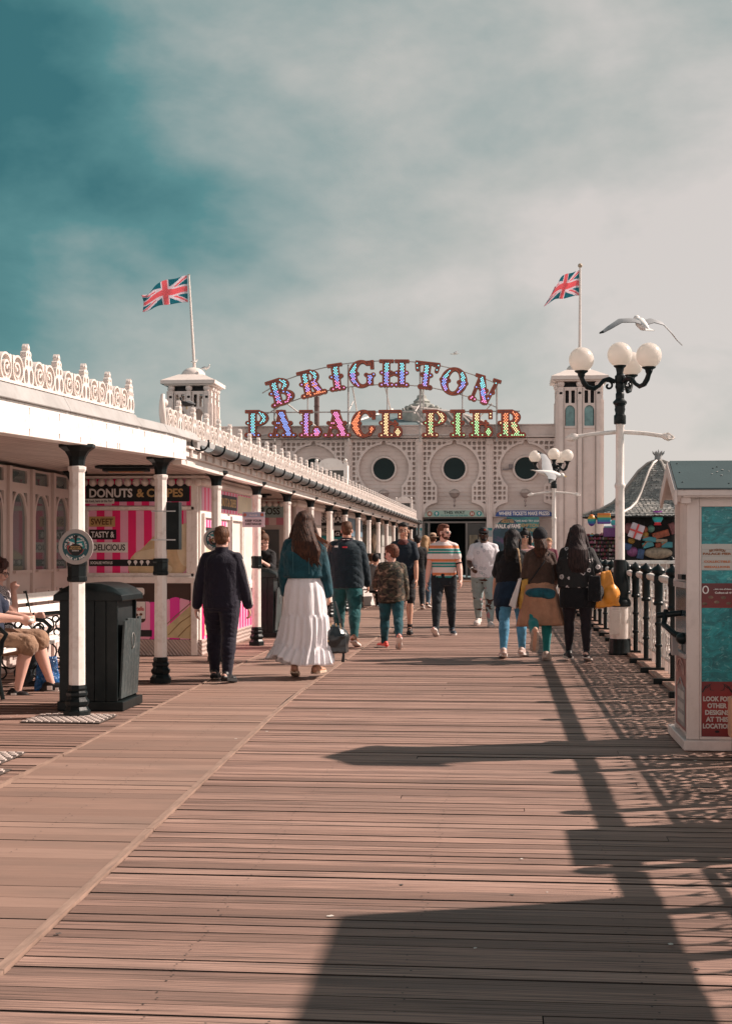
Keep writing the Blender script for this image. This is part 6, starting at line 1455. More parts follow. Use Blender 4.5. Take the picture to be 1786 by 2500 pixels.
# ================================================================ people
def remesh(mb, name, mats, parent, vox=.009, sm=3, fold=0, fk=(18, 42), dirn=None, strand=0, seed=0):
    me = mb.mesh('tmp', mats if isinstance(mats, (list, tuple)) else [mats])
    b = bmesh.new(); b.from_mesh(me); bmesh.ops.recalc_face_normals(b, faces=b.faces); b.to_mesh(me); b.free()
    o = bpy.data.objects.new('tmp', me); COL.objects.link(o)
    r = o.modifiers.new('r', 'REMESH'); r.mode = 'VOXEL'; r.voxel_size = vox; r.adaptivity = 0
    s = o.modifiers.new('s', 'SMOOTH'); s.factor = .5; s.iterations = sm
    dg = bpy.context.evaluated_depsgraph_get(); nm = bpy.data.meshes.new_from_object(o.evaluated_get(dg)); bpy.data.objects.remove(o); bpy.data.meshes.remove(me)
    n = len(nm.vertices)
    if fold or strand:
        c = np.empty(n*3); nm.vertices.foreach_get('co', c); c = c.reshape(-1, 3)
        nn = np.empty(n*3); nm.vertex_normals.foreach_get('vector', nn); nn = nn.reshape(-1, 3); rg = np.random.default_rng(seed+len(name))
        d = np.zeros(n)
        if fold:
            for k in range(7):
                v = rg.normal(size=3); v[2] *= (1.0 if dirn is None else dirn); v /= np.linalg.norm(v); fr = rg.uniform(*fk)
                w2 = rg.normal(size=3); w2 /= np.linalg.norm(w2)
                d += (np.abs(np.sin(c@v*fr+rg.uniform(0, 6)+1.3*np.sin(c@w2*fr*.35)))**.7-.6)*(.5+.5*np.sin(c@w2*fr*.3+rg.uniform(0, 6)))
            d *= fold/2.2
        if strand:
            ph = c[:, 0]*260+c[:, 1]*190+3*np.sin(c[:, 2]*9)+2*np.sin(c[:, 0]*40+c[:, 2]*5)
            d += strand*(np.sin(ph)+.7*np.sin(ph*.37+1)+.5*np.sin(ph*1.9))
        c += nn*d[:, None]; nm.vertices.foreach_set('co', c.ravel())
    nm.polygons.foreach_set('use_smooth', [True]*len(nm.polygons)); nm.update(); nm.name = name
    ob = bpy.data.objects.new(name, nm); COL.objects.link(ob); ob.parent = parent; return ob
def cloth(name, col, rough=.8, var=.12, weave=True):
    if name in _mc: return _mc[name]
    t = NT(name); n1 = t.noise(t.map(), 7, 5, .6); c = t.mix(t.ramp(n1, [(.3, 0), (.7, 1)]), tuple(x*(1-var*1.6) for x in col), tuple(min(1, x*(1+var*1.6)) for x in col))
    n2 = t.noise(t.map((1, 1, .7)), 22, 4, .6, 1.5); t.col(c); t.set(rough=rough, spec=.2, sheen=.15); t.bump(n2, .5, .02); _mc[name] = t.m; return t.m
def skinm(name, col):
    if name in _mc: return _mc[name]
    t = NT(name); n1 = t.noise(t.map(), 14, 5, .6); t.col(t.mix(n1, tuple(x*.88 for x in col), (min(1, col[0]*1.1), col[1]*1.03, col[2]*1.03))); t.set(rough=.5, spec=.35, sss=.12); t.b.inputs['Subsurface Radius'].default_value = (.02, .008, .004); t.b.inputs['Subsurface Scale'].default_value = .5; _mc[name] = t.m; return t.m
def hairm(name, col, col2):
    if name in _mc: return _mc[name]
    t = NT(name); n1 = t.noise(t.map((60, 60, 3)), 1.6, 5, .6, .6); t.col(t.mix(t.ramp(n1, [(.4, 0), (.66, 1)]), col, col2)); t.set(rough=.62, spec=.22); t.bump(n1, .6, .008); _mc[name] = t.m; return t.m
SK = skinm('light_skin', (.58, .33, .24)); SKA = skinm('tan_skin', (.55, .33, .235)); SKD = skinm('dark_skin', (.075, .035, .022)); SKP = skinm('pink_skin', (.68, .42, .34))
HB = hairm('brown_hair', (.05, .022, .012), (.16, .075, .04)); HR = hairm('auburn_hair', (.06, .022, .014), (.20, .075, .045)); HK = hairm('black_hair', (.006, .006, .007), (.02, .018, .018)); HBL = hairm('blond_hair', (.25, .14, .07), (.45, .28, .15)); HLB = hairm('long_brown_hair', (.018, .010, .008), (.085, .035, .02))
def V3(*a): return Vector(a)
class Person:
    def __init__(s, label, x, y, hd, h, w=1.0, skin=SK, L=(12, 4, 2, 5, 0), Rl=(-12, 8, 2, 5, 12), aL=(0, 8, 10, 0), aR=(0, 8, 10, 0), lean=2, head=(0, 0), vox=.008, pos=None, cat='person', group=None, female=False, seatz=None, Z=None):
        if pos is None:
            if Z is None: pos = G(x, y)
            else: d_ = ray(x, HY); pos = Vector((d_.x*Z, d_.y*Z, 0))
        s.h = h; s.w = w; s.vox = vox; s.k = max(h, 1.70)/1.75*(1.04); s.female = female; s.skin = skin
        s.e = empty('person', label, cat, (pos[0], pos[1], 0), R(hd), group)
        s.lean = math.tan(R(lean)); J = s.J = {}
        hp = .53*h; J['pelvis'] = V3(0, 0, hp)
        for sd, k, P in ((-1, 'L', L), (1, 'R', Rl)):
            th, kn, ab, to, fp = P
            hip = V3(sd*.052*h*(w**.5), 0, hp); th, kn2, ab = R(th), R(kn), R(ab)
            knee = hip+V3(sd*math.sin(ab), math.sin(th), -math.cos(th)).normalized()*.245*h
            sh = th-kn2; ank = knee+V3(sd*math.sin(ab)*.5, math.sin(sh), -math.cos(sh)).normalized()*.245*h
            t_ = R(to); fpr = R(fp); fw = V3(sd*math.sin(t_), math.cos(t_), 0)
            toe = ank+fw*(.105*h*math.cos(fpr))+V3(0, 0, -.040*h*math.cos(fpr)-.105*h*math.sin(fpr)); heel = ank-fw*.035*h*math.cos(fpr)-V3(0, 0, .040*h*math.cos(fpr))+fw*(.04*h*math.sin(-fpr))*1.0
            heel.z = ank.z-.040*h*math.cos(fpr)+.035*h*math.sin(fpr)
            for n_, p_ in (('hip', hip), ('knee', knee), ('ank', ank), ('toe', toe), ('heel', heel)): J[n_+k] = p_
            J['fw'+k] = fw; J['fp'+k] = fpr
        low = min(J[a+b].z for a in ('toe', 'heel') for b in 'LR'); dz = -low if seatz is None else seatz-hp
        for k in J:
            if not k.startswith('f'): J[k].z += dz
        s.dz = dz; s.P = J['pelvis']
        def sp(zf, yo=0): return V3(0, s.P.y+s.lean*(zf-.53)*h+yo, s.P.z+(zf-.53)*h)
        s.sp = sp
        shw = (.082 if female else .090)*h*(w**.8)
        for sd, k, A in ((-1, 'L', aL), (1, 'R', aR)):
            sw, ab, el, inn = [R(a) for a in A[:4]]
            S_ = sp(.796)+V3(sd*shw, 0, 0)
            u = V3(sd*math.sin(ab), math.sin(sw)*math.cos(ab), -math.cos(sw)*math.cos(ab)).normalized(); E_ = S_+u*.170*h
            f = V3(sd*math.sin(ab)*.5-sd*math.sin(inn), math.sin(sw+el)*math.cos(inn), -math.cos(sw+el)).normalized(); W_ = E_+f*.150*h
            J['sh'+k], J['el'+k], J['wr'+k], J['fd'+k] = S_, E_, W_, f
        s.hy, s.hpitch = R(head[0]), R(head[1])
        s.HC = sp(.925, .004*h)+V3(0, math.sin(-s.hpitch)*.03*h, 0)
        s.HM = Matrix.Rotation(s.hy, 3, 'Z') @ Matrix.Rotation(s.hpitch, 3, 'X')
    def hp(s, x, y, z): return s.HC+s.HM @ V3(x*s.k, y*s.k, z*s.k)
    def torso_secs(s, off=0, z0=.47, z1=.84, loose=0, hemw=0):
        h, w = s.h, s.w; f = s.female
        T_ = [(.45, .080, .062), (.50, .098 if f else .092, .072), (.54, .100 if f else .091, .070), (.60, .080 if f else .085, .058), (.66, .083 if f else .090, .062), (.72, .092 if f else .100, .068), (.77, .092 if f else .102, .066), (.795, .086 if f else .096, .057), (.815, .064 if f else .072, .048), (.835, .044, .038), (.845, .036, .035), (.87, .033, .034)]
        out = []
        zs = sorted(set([z0, z1]+[t_[0] for t_ in T_ if z0 < t_[0] < z1]+[z0+(z1-z0)*i/10 for i in range(11)]))
        za = [t_[0] for t_ in T_]
        for z in zs:
            a = np.interp(z, za, [t_[1] for t_ in T_])*w; b_ = np.interp(z, za, [t_[2] for t_ in T_])*w**1.2
            if loose and z < .76: a = max(a, .098*w*loose); b_ = max(b_, .066*w*loose)
            if hemw and z < z0+.06: a *= 1+hemw*(1-(z-z0)/.06)
            p = s.sp(z); o_ = off if z < .82 else off*.7
            out.append((p.x, p.y, p.z, a*h+o_, b_*h+o_))
        return out
    def limb(s, b, pts, n=14):
        for i in range(len(pts)-1):
            (p, r), (q, r2) = pts[i], pts[i+1]; b.cyl(p, q, r, r2, n)
        for p, r in pts: b.ball(p, r, n, 9)
    def leg_pts(s, k, off=0, upto=2.0, ks=1.0, flare=0):
        J, h, w = s.J, s.h, s.w; H_, K_, A_ = J['hip'+k], J['knee'+k], J['ank'+k]
        bk = V3(0, -.008*h, 0)
        P = [(H_+V3(0, 0, -.01*h), .056*h*w+off, 0), (H_.lerp(K_, .45), .049*h*w+off, .45), (K_+V3(0, 0, .02*h), .036*h*w+off, .92), (K_, .034*h*w**.7+off, 1.0), (K_.lerp(A_, .3)+bk, .035*h*w**.7+off, 1.3), (K_.lerp(A_, .65)+bk*.5, .026*h*w**.5+off, 1.65), (K_.lerp(A_, .93), .021*h+off+flare, 1.93), (A_, .021*h+off+flare, 2.0)]
        out = [(p, r) for p, r, t_ in P if t_ <= upto+1e-6]
        if upto < 2:
            for i in range(len(P)-1):
                if P[i][2] < upto < P[i+1][2]: t_ = (upto-P[i][2])/(P[i+1][2]-P[i][2]); out.append((P[i][0].lerp(P[i+1][0], t_), P[i][1]+(P[i+1][1]-P[i][1])*t_+flare)); break
        return out
    def arm_pts(s, k, off=0, upto=2.0, loose=0):
        J, h, w = s.J, s.h, s.w; S_, E_, W_ = J['sh'+k], J['el'+k], J['wr'+k]; ww = w**.7*(.9 if s.female else 1)
        P = [(S_, .030*h*ww+off*.8, 0), (S_.lerp(E_, .4), .030*h*ww+off*.85+loose*.3, .4), (E_, .0245*h*ww+off*.8+loose*.5, 1.0), (E_.lerp(W_, .3), .0255*h*ww+off*.75+loose*.45, 1.3), (W_, .0165*h+off*.6+loose*.3, 2.0)]
        out = [(p, r) for p, r, t_ in P if t_ <= upto+1e-6]
        if upto < 2:
            for i in range(len(P)-1):
                if P[i][2] < upto < P[i+1][2]: t_ = (upto-P[i][2])/(P[i+1][2]-P[i][2]); out.append((P[i][0].lerp(P[i+1][0], t_), P[i][1]+(P[i+1][1]-P[i][1])*t_+loose*.4)); break
        return out
    def hand(s, b, k, curl=35, grip=False):
        J, q = s.J, s.k*(.92 if s.female else 1); d = J['fd'+k].normalized(); sd = -1 if k == 'L' else 1
        palm = V3(-sd, 0, 0); palm = (palm-d*palm.dot(d))
        if palm.length < .1: palm = V3(0, 0, -1)
        palm.normalize(); fwd = palm.cross(d) if sd > 0 else d.cross(palm)
        if fwd.y < 0 and abs(fwd.y) > .2: fwd = -fwd
        W_ = J['wr'+k]; M = Matrix((palm, fwd, d)).transposed()
        b.ball(W_+d*.045*q, (.016*q, .040*q, .052*q), 12, 9, M); b.cyl(W_-d*.01, W_+d*.02*q, .022*q, .024*q, 10)
        if grip: curl = 80
        for i, (o_, L_) in enumerate(((.029, .036), (.010, .042), (-.009, .040), (-.027, .031))):
            p0 = W_+d*.082*q+fwd*o_*q; c1 = R(curl*(.55+.12*i)); d1 = d*math.cos(c1)+palm*math.sin(c1); p1 = p0+d1*L_*q; c2 = R(min(170, curl*(1.5+.15*i))); d2 = d*math.cos(c2)+palm*math.sin(c2); p2 = p1+d2*L_*.85*q
            s.limb(b, [(p0-d*.02*q, .0095*q), (p1, .0085*q), (p2, .0072*q)], 8)
        t0 = W_+d*.025*q+fwd*.028*q; t1 = t0+(d*.6+fwd*.6+palm*.35).normalized()*.036*q; t2 = t1+(d*.9+fwd*.1+palm*.4).normalized()*.028*q
        s.limb(b, [(t0, .014*q), (t1, .0105*q), (t2, .0085*q)], 8)
    def body(s, curl=35, gripL=False, gripR=False):
        b = MB(); J, h, k = s.J, s.h, s.k
        b.loft(s.torso_secs(-.006)); 
        for K in 'LR':
            s.limb(b, s.leg_pts(K, -.003)); s.limb(b, s.arm_pts(K))
            s.limb(b, [(J['heel'+K]+V3(0, 0, .03*h), .020*h), (J['toe'+K].lerp(J['heel'+K], .35)+V3(0, 0, .022*h), .020*h), (J['toe'+K]+V3(0, 0, .014*h), .013*h)], 10); b.cyl(J['ank'+K], J['heel'+K]+V3(0, 0, .03*h), .020*h, .019*h, 10)
            s.hand(b, K, curl, gripL if K == 'L' else gripR)
        b.ball(s.sp(.80), (.080*h*s.w**.7, .04*h, .026*h), 14, 8)
        [b.cyl(s.sp(.828)+V3(sd*.022*h, 0, 0), s.J['sh'+K], .024*h, .025*h, 12) for sd, K in ((-1, 'L'), (1, 'R'))]; nk = s.sp(.85); b.cyl(s.sp(.83), s.hp(0, -.012, -.06), .036*h*s.w**.5, .031*h, 14)
        # head
        M = s.HM; q = s.k
        b.ball(s.hp(0, -.012, .035), (.073*q, .092*q, .088*q), 20, 14, M); b.ball(s.hp(0, .018, -.025), (.056*q, .068*q, .072*q), 18, 12, M); b.ball(s.hp(0, .048, -.082), (.026*q, .022*q, .022*q), 12, 8, M)
        b.ball(s.hp(0, .058, .018), (.045*q, .022*q, .03*q), 12, 8, M)      # brow
        for sd in (-1, 1):
            b.ball(s.hp(sd*.075, -.012, -.012), (.010*q, .020*q, .032*q), 10, 8, M); b.ball(s.hp(sd*.034, .058, -.03), (.022*q, .018*q, .022*q), 10, 8, M); b.ball(s.hp(sd*.045, .0, -.065), (.018*q, .035*q, .022*q), 10, 8, M)
        b.cyl(s.hp(0, .078, .012), s.hp(0, .100, -.024), .009*q, .014*q, 8); b.ball(s.hp(0, .095, -.028), (.016*q, .014*q, .011*q), 10, 7, M)
        b.ball(s.hp(0, .076, -.055), (.024*q, .012*q, .010*q), 10, 7, M); b.ball(s.hp(0, .074, -.065), (.020*q, .012*q, .009*q), 10, 7, M)
        s.bo = remesh(b, 'body', s.skin, s.e, s.vox, 2); return s
    def face(s, brows=HK, glasses=None, beard=None, open_eyes=True):
        q = s.k; M = s.HM
        for sd in (-1, 1):
            if open_eyes:
                b = MB(); b.ball(s.hp(sd*.031, .076, -.005), (.014*q, .007*q, .0065*q), 10, 6, M); b.build('eye', pm('eye_white', (.5, .47, .44), .3, 0, 1, 0), s.e, smooth=80)
                b = MB(); b.ball(s.hp(sd*.031, .0795, -.005), (.0065*q, .0045*q, .0065*q), 8, 6, M); b.build('iris', pm('iris_dark', (.02, .012, .008), .2, 0, 1, 0), s.e, smooth=80)
            b = MB(); b.tube([s.hp(sd*.015, .083, .013), s.hp(sd*.032, .082, .019), s.hp(sd*.050, .072, .012)], [.004*q, .0055*q, .003*q], 6); b.build('eyebrow', brows, s.e)
        b = MB(); b.ball(s.hp(0, .0855, -.0585), (.023*q, .006*q, .0065*q), 12, 6, M); b.build('lips', pm('lip_dark', (.05, .02, .018), .5) if s.skin is SKD else pm('lip', (.36, .13, .11), .45), s.e, smooth=80)
        if glasses == 'sun':
            b = MB()
            for sd in (-1, 1): b.ball(s.hp(sd*.034, .085, -.004), (.028*q, .010*q, .020*q), 14, 8, M); b.tube([s.hp(sd*.060, .078, .004), s.hp(sd*.078, .03, .004), s.hp(sd*.078, -.02, -.002)], .0035*q, 6)
            b.tube([s.hp(-.012, .093, .004), s.hp(.012, .093, .004)], .004*q, 6); b.build('sunglasses', pm('sunglass_black', (.012, .010, .010), .1, 0, 1, 0, spec=.8), s.e, smooth=50)
        elif glasses == 'clear':
            b = MB()
            for sd in (-1, 1):
                b.tube([s.hp(sd*.034+.026*math.cos(a), .090, -.004+.018*math.sin(a)) for a in np.linspace(0, 2*PI, 15)[:-1]], .0028*q, 5, closed=True); b.tube([s.hp(sd*.060, .086, .004), s.hp(sd*.078, .03, .004), s.hp(sd*.078, -.02, -.002)], .003*q, 6)
            b.tube([s.hp(-.010, .094, .002), s.hp(.010, .094, .002)], .003*q, 5); b.build('glasses', pm('spectacle_frame', (.02, .015, .012), .3, 0, 1, 0), s.e)
        if beard:
            b = MB(); b.ball(s.hp(0, .024, -.082), (.050*q, .054*q, .034*q), 16, 10, M); b.ball(s.hp(0, .054, -.088), (.032*q, .028*q, .024*q), 14, 9, M)
            for sd in (-1, 1): b.ball(s.hp(sd*.056, .012, -.045), (.009*q, .026*q, .038*q), 10, 8, M)
            b.tube([s.hp(-.026, .080, -.05), s.hp(0, .090, -.046), s.hp(.026, .080, -.05)], .006*q, 6)
            remesh(b, 'beard', beard, s.e, s.vox*.8, 2, .002, (60, 160))
        return s
    def hair_short(s, mat, vol=.012, fringe=0.0, fade=False):
        q = s.k; M = s.HM; b = MB(); v = vol
        b.ball(s.hp(0, -.016, .044), ((.073+v)*q, (.090+v)*q, (.084+v)*q), 20, 14, M)
        b.ball(s.hp(0, -.045, -.0), ((.066+v*.5)*q, (.058+v*.4)*q, (.062)*q), 16, 10, M)
        b.ball(s.hp(0, .045, .085), ((.050)*q, (.036+fringe)*q, (.026+v)*q), 14, 9, M)
        for i in range(16):
            a = i/16*2*PI; b.ball(s.hp(.045*math.cos(a), -.01+.055*math.sin(a), .105+v*.4), (.022*q, .022*q, .016*q), 8, 6, M)
        o = remesh(b, 'hair', mat, s.e, s.vox*.85, 1, .006 if vol > .008 else .003, (50, 130)); 
        # keep the face and nape clear
        me = o.data; bm = bmesh.new(); bm.from_mesh(me); Mi = M.inverted(); kill = []
        for vt in bm.verts:
            l = Mi @ (vt.co-s.HC); x, y, z = l.x/q, l.y/q, l.z/q
            if (y > .035 and z < .062) or (y > -.005 and z < .02 and abs(x) > .03) or z < -.062 or (y > .0 and z < .0): kill.append(vt)
        bmesh.ops.delete(bm, geom=kill, context='VERTS'); bm.to_mesh(me); bm.free(); return s
    def hair_long(s, mat, zend=.72, width=.09, blow=0, thick=.05, front=True, cap=True):
        q, h = s.k, s.h; M = s.HM; b = MB()
        if cap: b.ball(s.hp(0, -.018, .042), (.086*q, .100*q, .094*q), 20, 14, M)
        N = 9; top = s.hp(0, -.03, .06); end = s.sp(zend); secs = []
        for i in range(N+1):
            t = i/N; z = top.z+(end.z-top.z)*t; yb = top.y+(end.y-.085*h*s.w-top.y)*min(1, t*1.3)
            if z < s.sp(.84).z: yb = s.P.y+s.lean*(z-s.P.z)-.060*h*s.w-.02
            a = (.078*q+(width-.078*q)*min(1, t*1.25))*(1 if t < .75 else 1-.45*(t-.75)/.25); c_ = (.085*q*(1-t)**1.2+thick*min(1, t*2)) if t < .99 else thick*.4
            secs.append((top.x*(1-t)+blow*t*t, yb+(.01 if t < .3 else 0), z, a, max(.02, c_)))
        b.loft(list(reversed(secs)), 24)
        rg = random.Random(int(h*1000)+3)
        for i in range(26):
            x0 = rg.uniform(-1, 1); i0 = rg.randint(3, 6); pts = []
            for j in range(i0, N+1): sc = secs[j]; pts.append((sc[0]+x0*(sc[3]*1.02), sc[1]-sc[4]*(.6 if abs(x0) < .8 else .1)*rg.uniform(.8, 1.1), sc[2]))
            e_ = pts[-1]; L_ = rg.uniform(.01, .09); pts.append((e_[0]+blow*.3+rg.uniform(-.02, .02), e_[1], e_[2]-L_)); rr_ = [.012]*len(pts); rr_[-1] = .003; b.tube(pts, rr_, 7)
        if front:
            for sd in (-1, 1): b.tube([s.hp(sd*.06, .02, .09), s.hp(sd*.088, .01, .0), (sd*width*.9, s.sp(.84).y+.0, s.sp(.83).z), (sd*width*.8+blow*.3, s.sp(.8).y-.02, s.sp(zend+.05).z)], [.025*q, .028*q, .034*q, .01], 10)
        remesh(b, 'hair', mat, s.e, s.vox*.95, 1, .004, (20, 60), .2, strand=.0016); return s
    def top(s, mat, hem=.50, off=.014, sleeve=.55, sloose=.012, loose=1.0, collar=False, hemw=0, name='shirt', fold=.010, z1=.838, trim=None, vox=None):
        b = MB(); b.loft(s.torso_secs(off, hem, z1, loose, hemw), 28); h = s.h
        b.ball(s.sp(.79), ((.080 if s.female else .088)*h*s.w**.8+off*.6, .040*h+off, .032*h+off*.6), 18, 10)
        for K in 'LR':
            p = s.arm_pts(K, off+.002, sleeve, sloose); s.limb(b, p[:-1]+[p[-1]] if sleeve < 1.9 else p[:-1]+[(p[-1][0], p[-1][1])])
            # cut sleeves end square: replace last ball by nothing (cone end)
        for sd, K in ((-1, 'L'), (1, 'R')): b.cyl(s.sp(.828)+V3(sd*.022*h, 0, 0), s.J['sh'+K], .026*h+off*.6, .027*h*s.w**.6+off*.8, 12)
        o = remesh(b, name, mat, s.e, vox or s.vox, 2, fold, (16, 46), .9, seed=int(h*997)); s.shirt = o
        if collar: b = MB(); b.loft([(s.sp(.83).x, s.sp(.83).y, s.sp(.83).z, .052*h, .050*h), (0, s.sp(.85).y, s.sp(.852).z, .043*h, .043*h), (0, s.sp(.87).y-.002, s.sp(.872).z, .040*h, .042*h)], 20); b.build('collar', collar if collar is not True else mat, s.e, smooth=60)
        return s
    def trousers(s, mat, upto=1.95, off=.012, flare=0, waist=.56, name='trousers', fold=.009, bag=0):
        b = MB(); sec = s.torso_secs(off*.8, .455, waist); b.loft(sec, 26)
        for K in 'LR': s.limb(b, s.leg_pts(K, off, upto, flare=flare))
        b.ball(s.sp(.475), (.06*s.h*s.w, .055*s.h*s.w, .03*s.h), 14, 8)
        remesh(b, name, mat, s.e, s.vox, 2, fold, (22, 60), 2.2, seed=int(s.h*313)); return s
    def shoes(s, mat, sole, chunky=1.0, sock=None, high=0):
        h, J = s.h, s.J
        for K in 'LR':
            he, to, an, fw, fp = J['heel'+K], J['toe'+K], J['ank'+K], J['fw'+K], J['fp'+K]; d = (to-he); L_ = d.length; d.normalize(); sdv = V3(d.y, -d.x, 0).normalized(); up = sdv.cross(d).normalized()
            if up.z < 0: up = -up
            M = Matrix((sdv, d, up)).transposed(); e = empty('shoe', parent=s.e); c_ = h*chunky
            def P(x, y, z): return he+M @ V3(x*c_, y*L_, z*c_)
            b = MB()
            b.ball(P(0, .12, .032), (.024*c_, .034*c_, .030*c_), 12, 8, M); b.ball(P(0, .42, .028), (.024*c_, .045*c_, .024*c_), 12, 8, M); b.ball(P(0, .80, .020), (.029*c_, .042*c_, .018*c_), 12, 8, M); b.cyl(P(0, .14, .02), an+up*(.018+high)*h, .023*c_, .024*c_, 12); b.ball(P(0, .2, .02), (.026*c_, .06*c_, .018*c_), 10, 7, M)
            remesh(b, 'upper', mat, e, s.vox*.8, 2)
            out = [(-.021, -.06), (.021, -.06), (.026, .1), (.023, .4), (.030, .68), (.029, .88), (.016, 1.04), (-.010, 1.05), (-.026, .92), (-.029, .7), (-.022, .4), (-.026, .1)]
            b = MB(); b.prism(out, lambda u, v, w_: tuple(he+M @ V3(u*c_*1.04, v*L_*1.04, w_)), .017*c_); b.build('sole', sole, e, bevel=.004)
            if sock: b = MB(); b.cyl(an-V3(0, 0, .005), an.lerp(J['knee'+K], .22), .0235*h, .0245*h, 12); b.build('sock', sock, e, smooth=60)
        return s
def stripemat():
    t = NT('striped_jersey'); s3 = t.sep(t.map()); f = t.math('FRACT', t.math('MULTIPLY', t.math('ADD', s3[2], .008), 1/.215))
    W_, O_, T_ = (.72, .62, .60), (.62, .20, .08), (.015, .24, .22)
    c = t.ramp(f, [(0, W_), (.10, T_), (.24, W_), (.29, T_), (.46, W_), (.50, O_), (.70, W_)], 'CONSTANT')
    t.col(c); t.set(rough=.8); t.bump(t.noise(t.map(), 22, 4, .6, 1.5), .5, .02); return t.m
def camomat():
    t = NT('camouflage'); n1 = t.noise(t.map((1, 1, 1.6)), 11, 3, .55, .8); n2 = t.noise(t.map((1, 1, 1.5), loc=(4, 2, 7)), 13, 3, .5, .8)
    c = t.mix(t.ramp(n1, [(0, 0), (.49, 1)], 'CONSTANT'), (.075, .05, .035), (.045, .045, .028)); c = t.mix(t.ramp(n2, [(0, 0), (.55, 1)], 'CONSTANT'), c, (.012, .012, .010)); c = t.mix(t.ramp(n2, [(0, 1), (.40, 0)], 'CONSTANT'), c, (.21, .15, .105)); t.col(c); t.set(rough=.85); t.bump(t.noise(t.map(), 25, 4, .6, 1.5), .5, .02); return t.m
def printmat(name, base, ink, scale=16, th=.035, rnd=True):
    t = NT(name); v = t.n.new('ShaderNodeTexVoronoi'); v.feature = 'F1'; v.inputs['Scale'].default_value = scale; mp_ = t.map((1, .35, 1)); t.link(mp_, v.inputs['Vector'])
    n1 = t.noise(t.map(), 45, 3, .6); d_ = t.math('ADD', v.outputs['Distance'], t.math('MULTIPLY', t.math('SUBTRACT', n1, .5), .35))
    ring_ = t.math('LESS_THAN', t.math('ABSOLUTE', t.math('SUBTRACT', d_, .26)), th*1.6); dot = t.math('LESS_THAN', t.math('ABSOLUTE', t.math('SUBTRACT', d_, .10)), th); pick = t.math('GREATER_THAN', t.sep(v.outputs['Color'])[0], .25)
    m_ = t.math('MULTIPLY', t.math('MAXIMUM', ring_, dot), pick); t.col(t.mix(m_, base, ink)); t.set(rough=.8); t.bump(t.noise(t.map(), 22, 4, .6, 1.5), .5, .02); return t.m
def ripmat():
    t = NT('ripped_denim'); n1 = t.noise(t.map((1, 1, 1.6)), 7, 3, .5, .3); n2 = t.noise(t.map(), 5, 4); c = t.mix(n2, (.20, .30, .31), (.42, .50, .50)); c = t.mix(t.ramp(n1, [(0, 0), (.60, 1)], 'CONSTANT'), c, (.07, .03, .022)); c = t.mix(t.ramp(t.noise(t.map(loc=(9, 1, 3)), 6, 2), [(0, 0), (.64, 1)], 'CONSTANT'), c, (.45, .22, .24)); t.col(c); t.set(rough=.85); t.bump(t.noise(t.map(), 22, 4, .6, 1.5), .6, .02); return t.m
NAVY = cloth('navy_tracksuit', (.012, .011, .022)); DENIM = cloth('denim_jacket', (.008, .055, .075), var=.3); JEANS = cloth('blue_jeans', (.012, .07, .09), var=.35); BLK = cloth('black_cloth', (.008, .008, .010)); CHAR = cloth('charcoal_trousers', (.012, .018, .024)); WSHOE = pm('white_shoe', (.62, .55, .52), .5, .1, 8, .1, 40); WSOLE = pm('white_sole', (.66, .6, .56), .5); BSHOE = pm('black_shoe', (.012, .013, .015), .45, .2, 8, .2, 40); RSOLE = pm('black_rubber', (.014, .014, .015), .7)
# --- 1 boy in tracksuit
P = Person('boy seen from behind walking in a dark navy tracksuit with white arm stripes', 541, 1664, -3, 1.60, 1.08, SKP, L=(17, 8, 3, 8, 4), Rl=(-12, 5, 2, 10, 8), aL=(-4, 15, 14, -4), aR=(4, 14, 12, -4), lean=1).body(40)
P.top(NAVY, hem=.475, off=.022, sleeve=1.93, sloose=.012, loose=1.04, name='track_jacket', fold=.009).trousers(NAVY, 1.93, .018, name='track_trousers', fold=.009).shoes(BSHOE, RSOLE, 1.08, WSOLE).hair_short(HB, .008)
b = MB(); sp_ = P.sp; b.loft([(0, sp_(.83).y-.003, sp_(.826).z, .056*P.h, .054*P.h), (0, sp_(.85).y-.004, sp_(.85).z, .045*P.h, .047*P.h), (0, sp_(.87).y-.004, sp_(.872).z, .043*P.h, .046*P.h)], 20); b.build('collar', NAVY, P.e, smooth=60)
for K, sd in (('R', 1), ('L', -1)):
    ap = P.arm_pts(K, .026, 1.93, .010); b = MB(); pts = [p+V3(sd*r*.96, -.004, 0) for p, r in ap]; b.tube(pts, .009, 6); b.tube([p+V3(0, -.022, 0) for p in pts], .004, 5); b.build('arm_stripe', PRINTW, P.e)
b = MB(); hz = sp_(.485); b.tube([(-.10*P.h, hz.y-.075*P.h, hz.z), (-.04*P.h, hz.y-.1*P.h, hz.z-.004), (0, hz.y-.102*P.h, hz.z)], .003, 5) if False else b.ball((0, 0, .9), .001, 4, 3); 
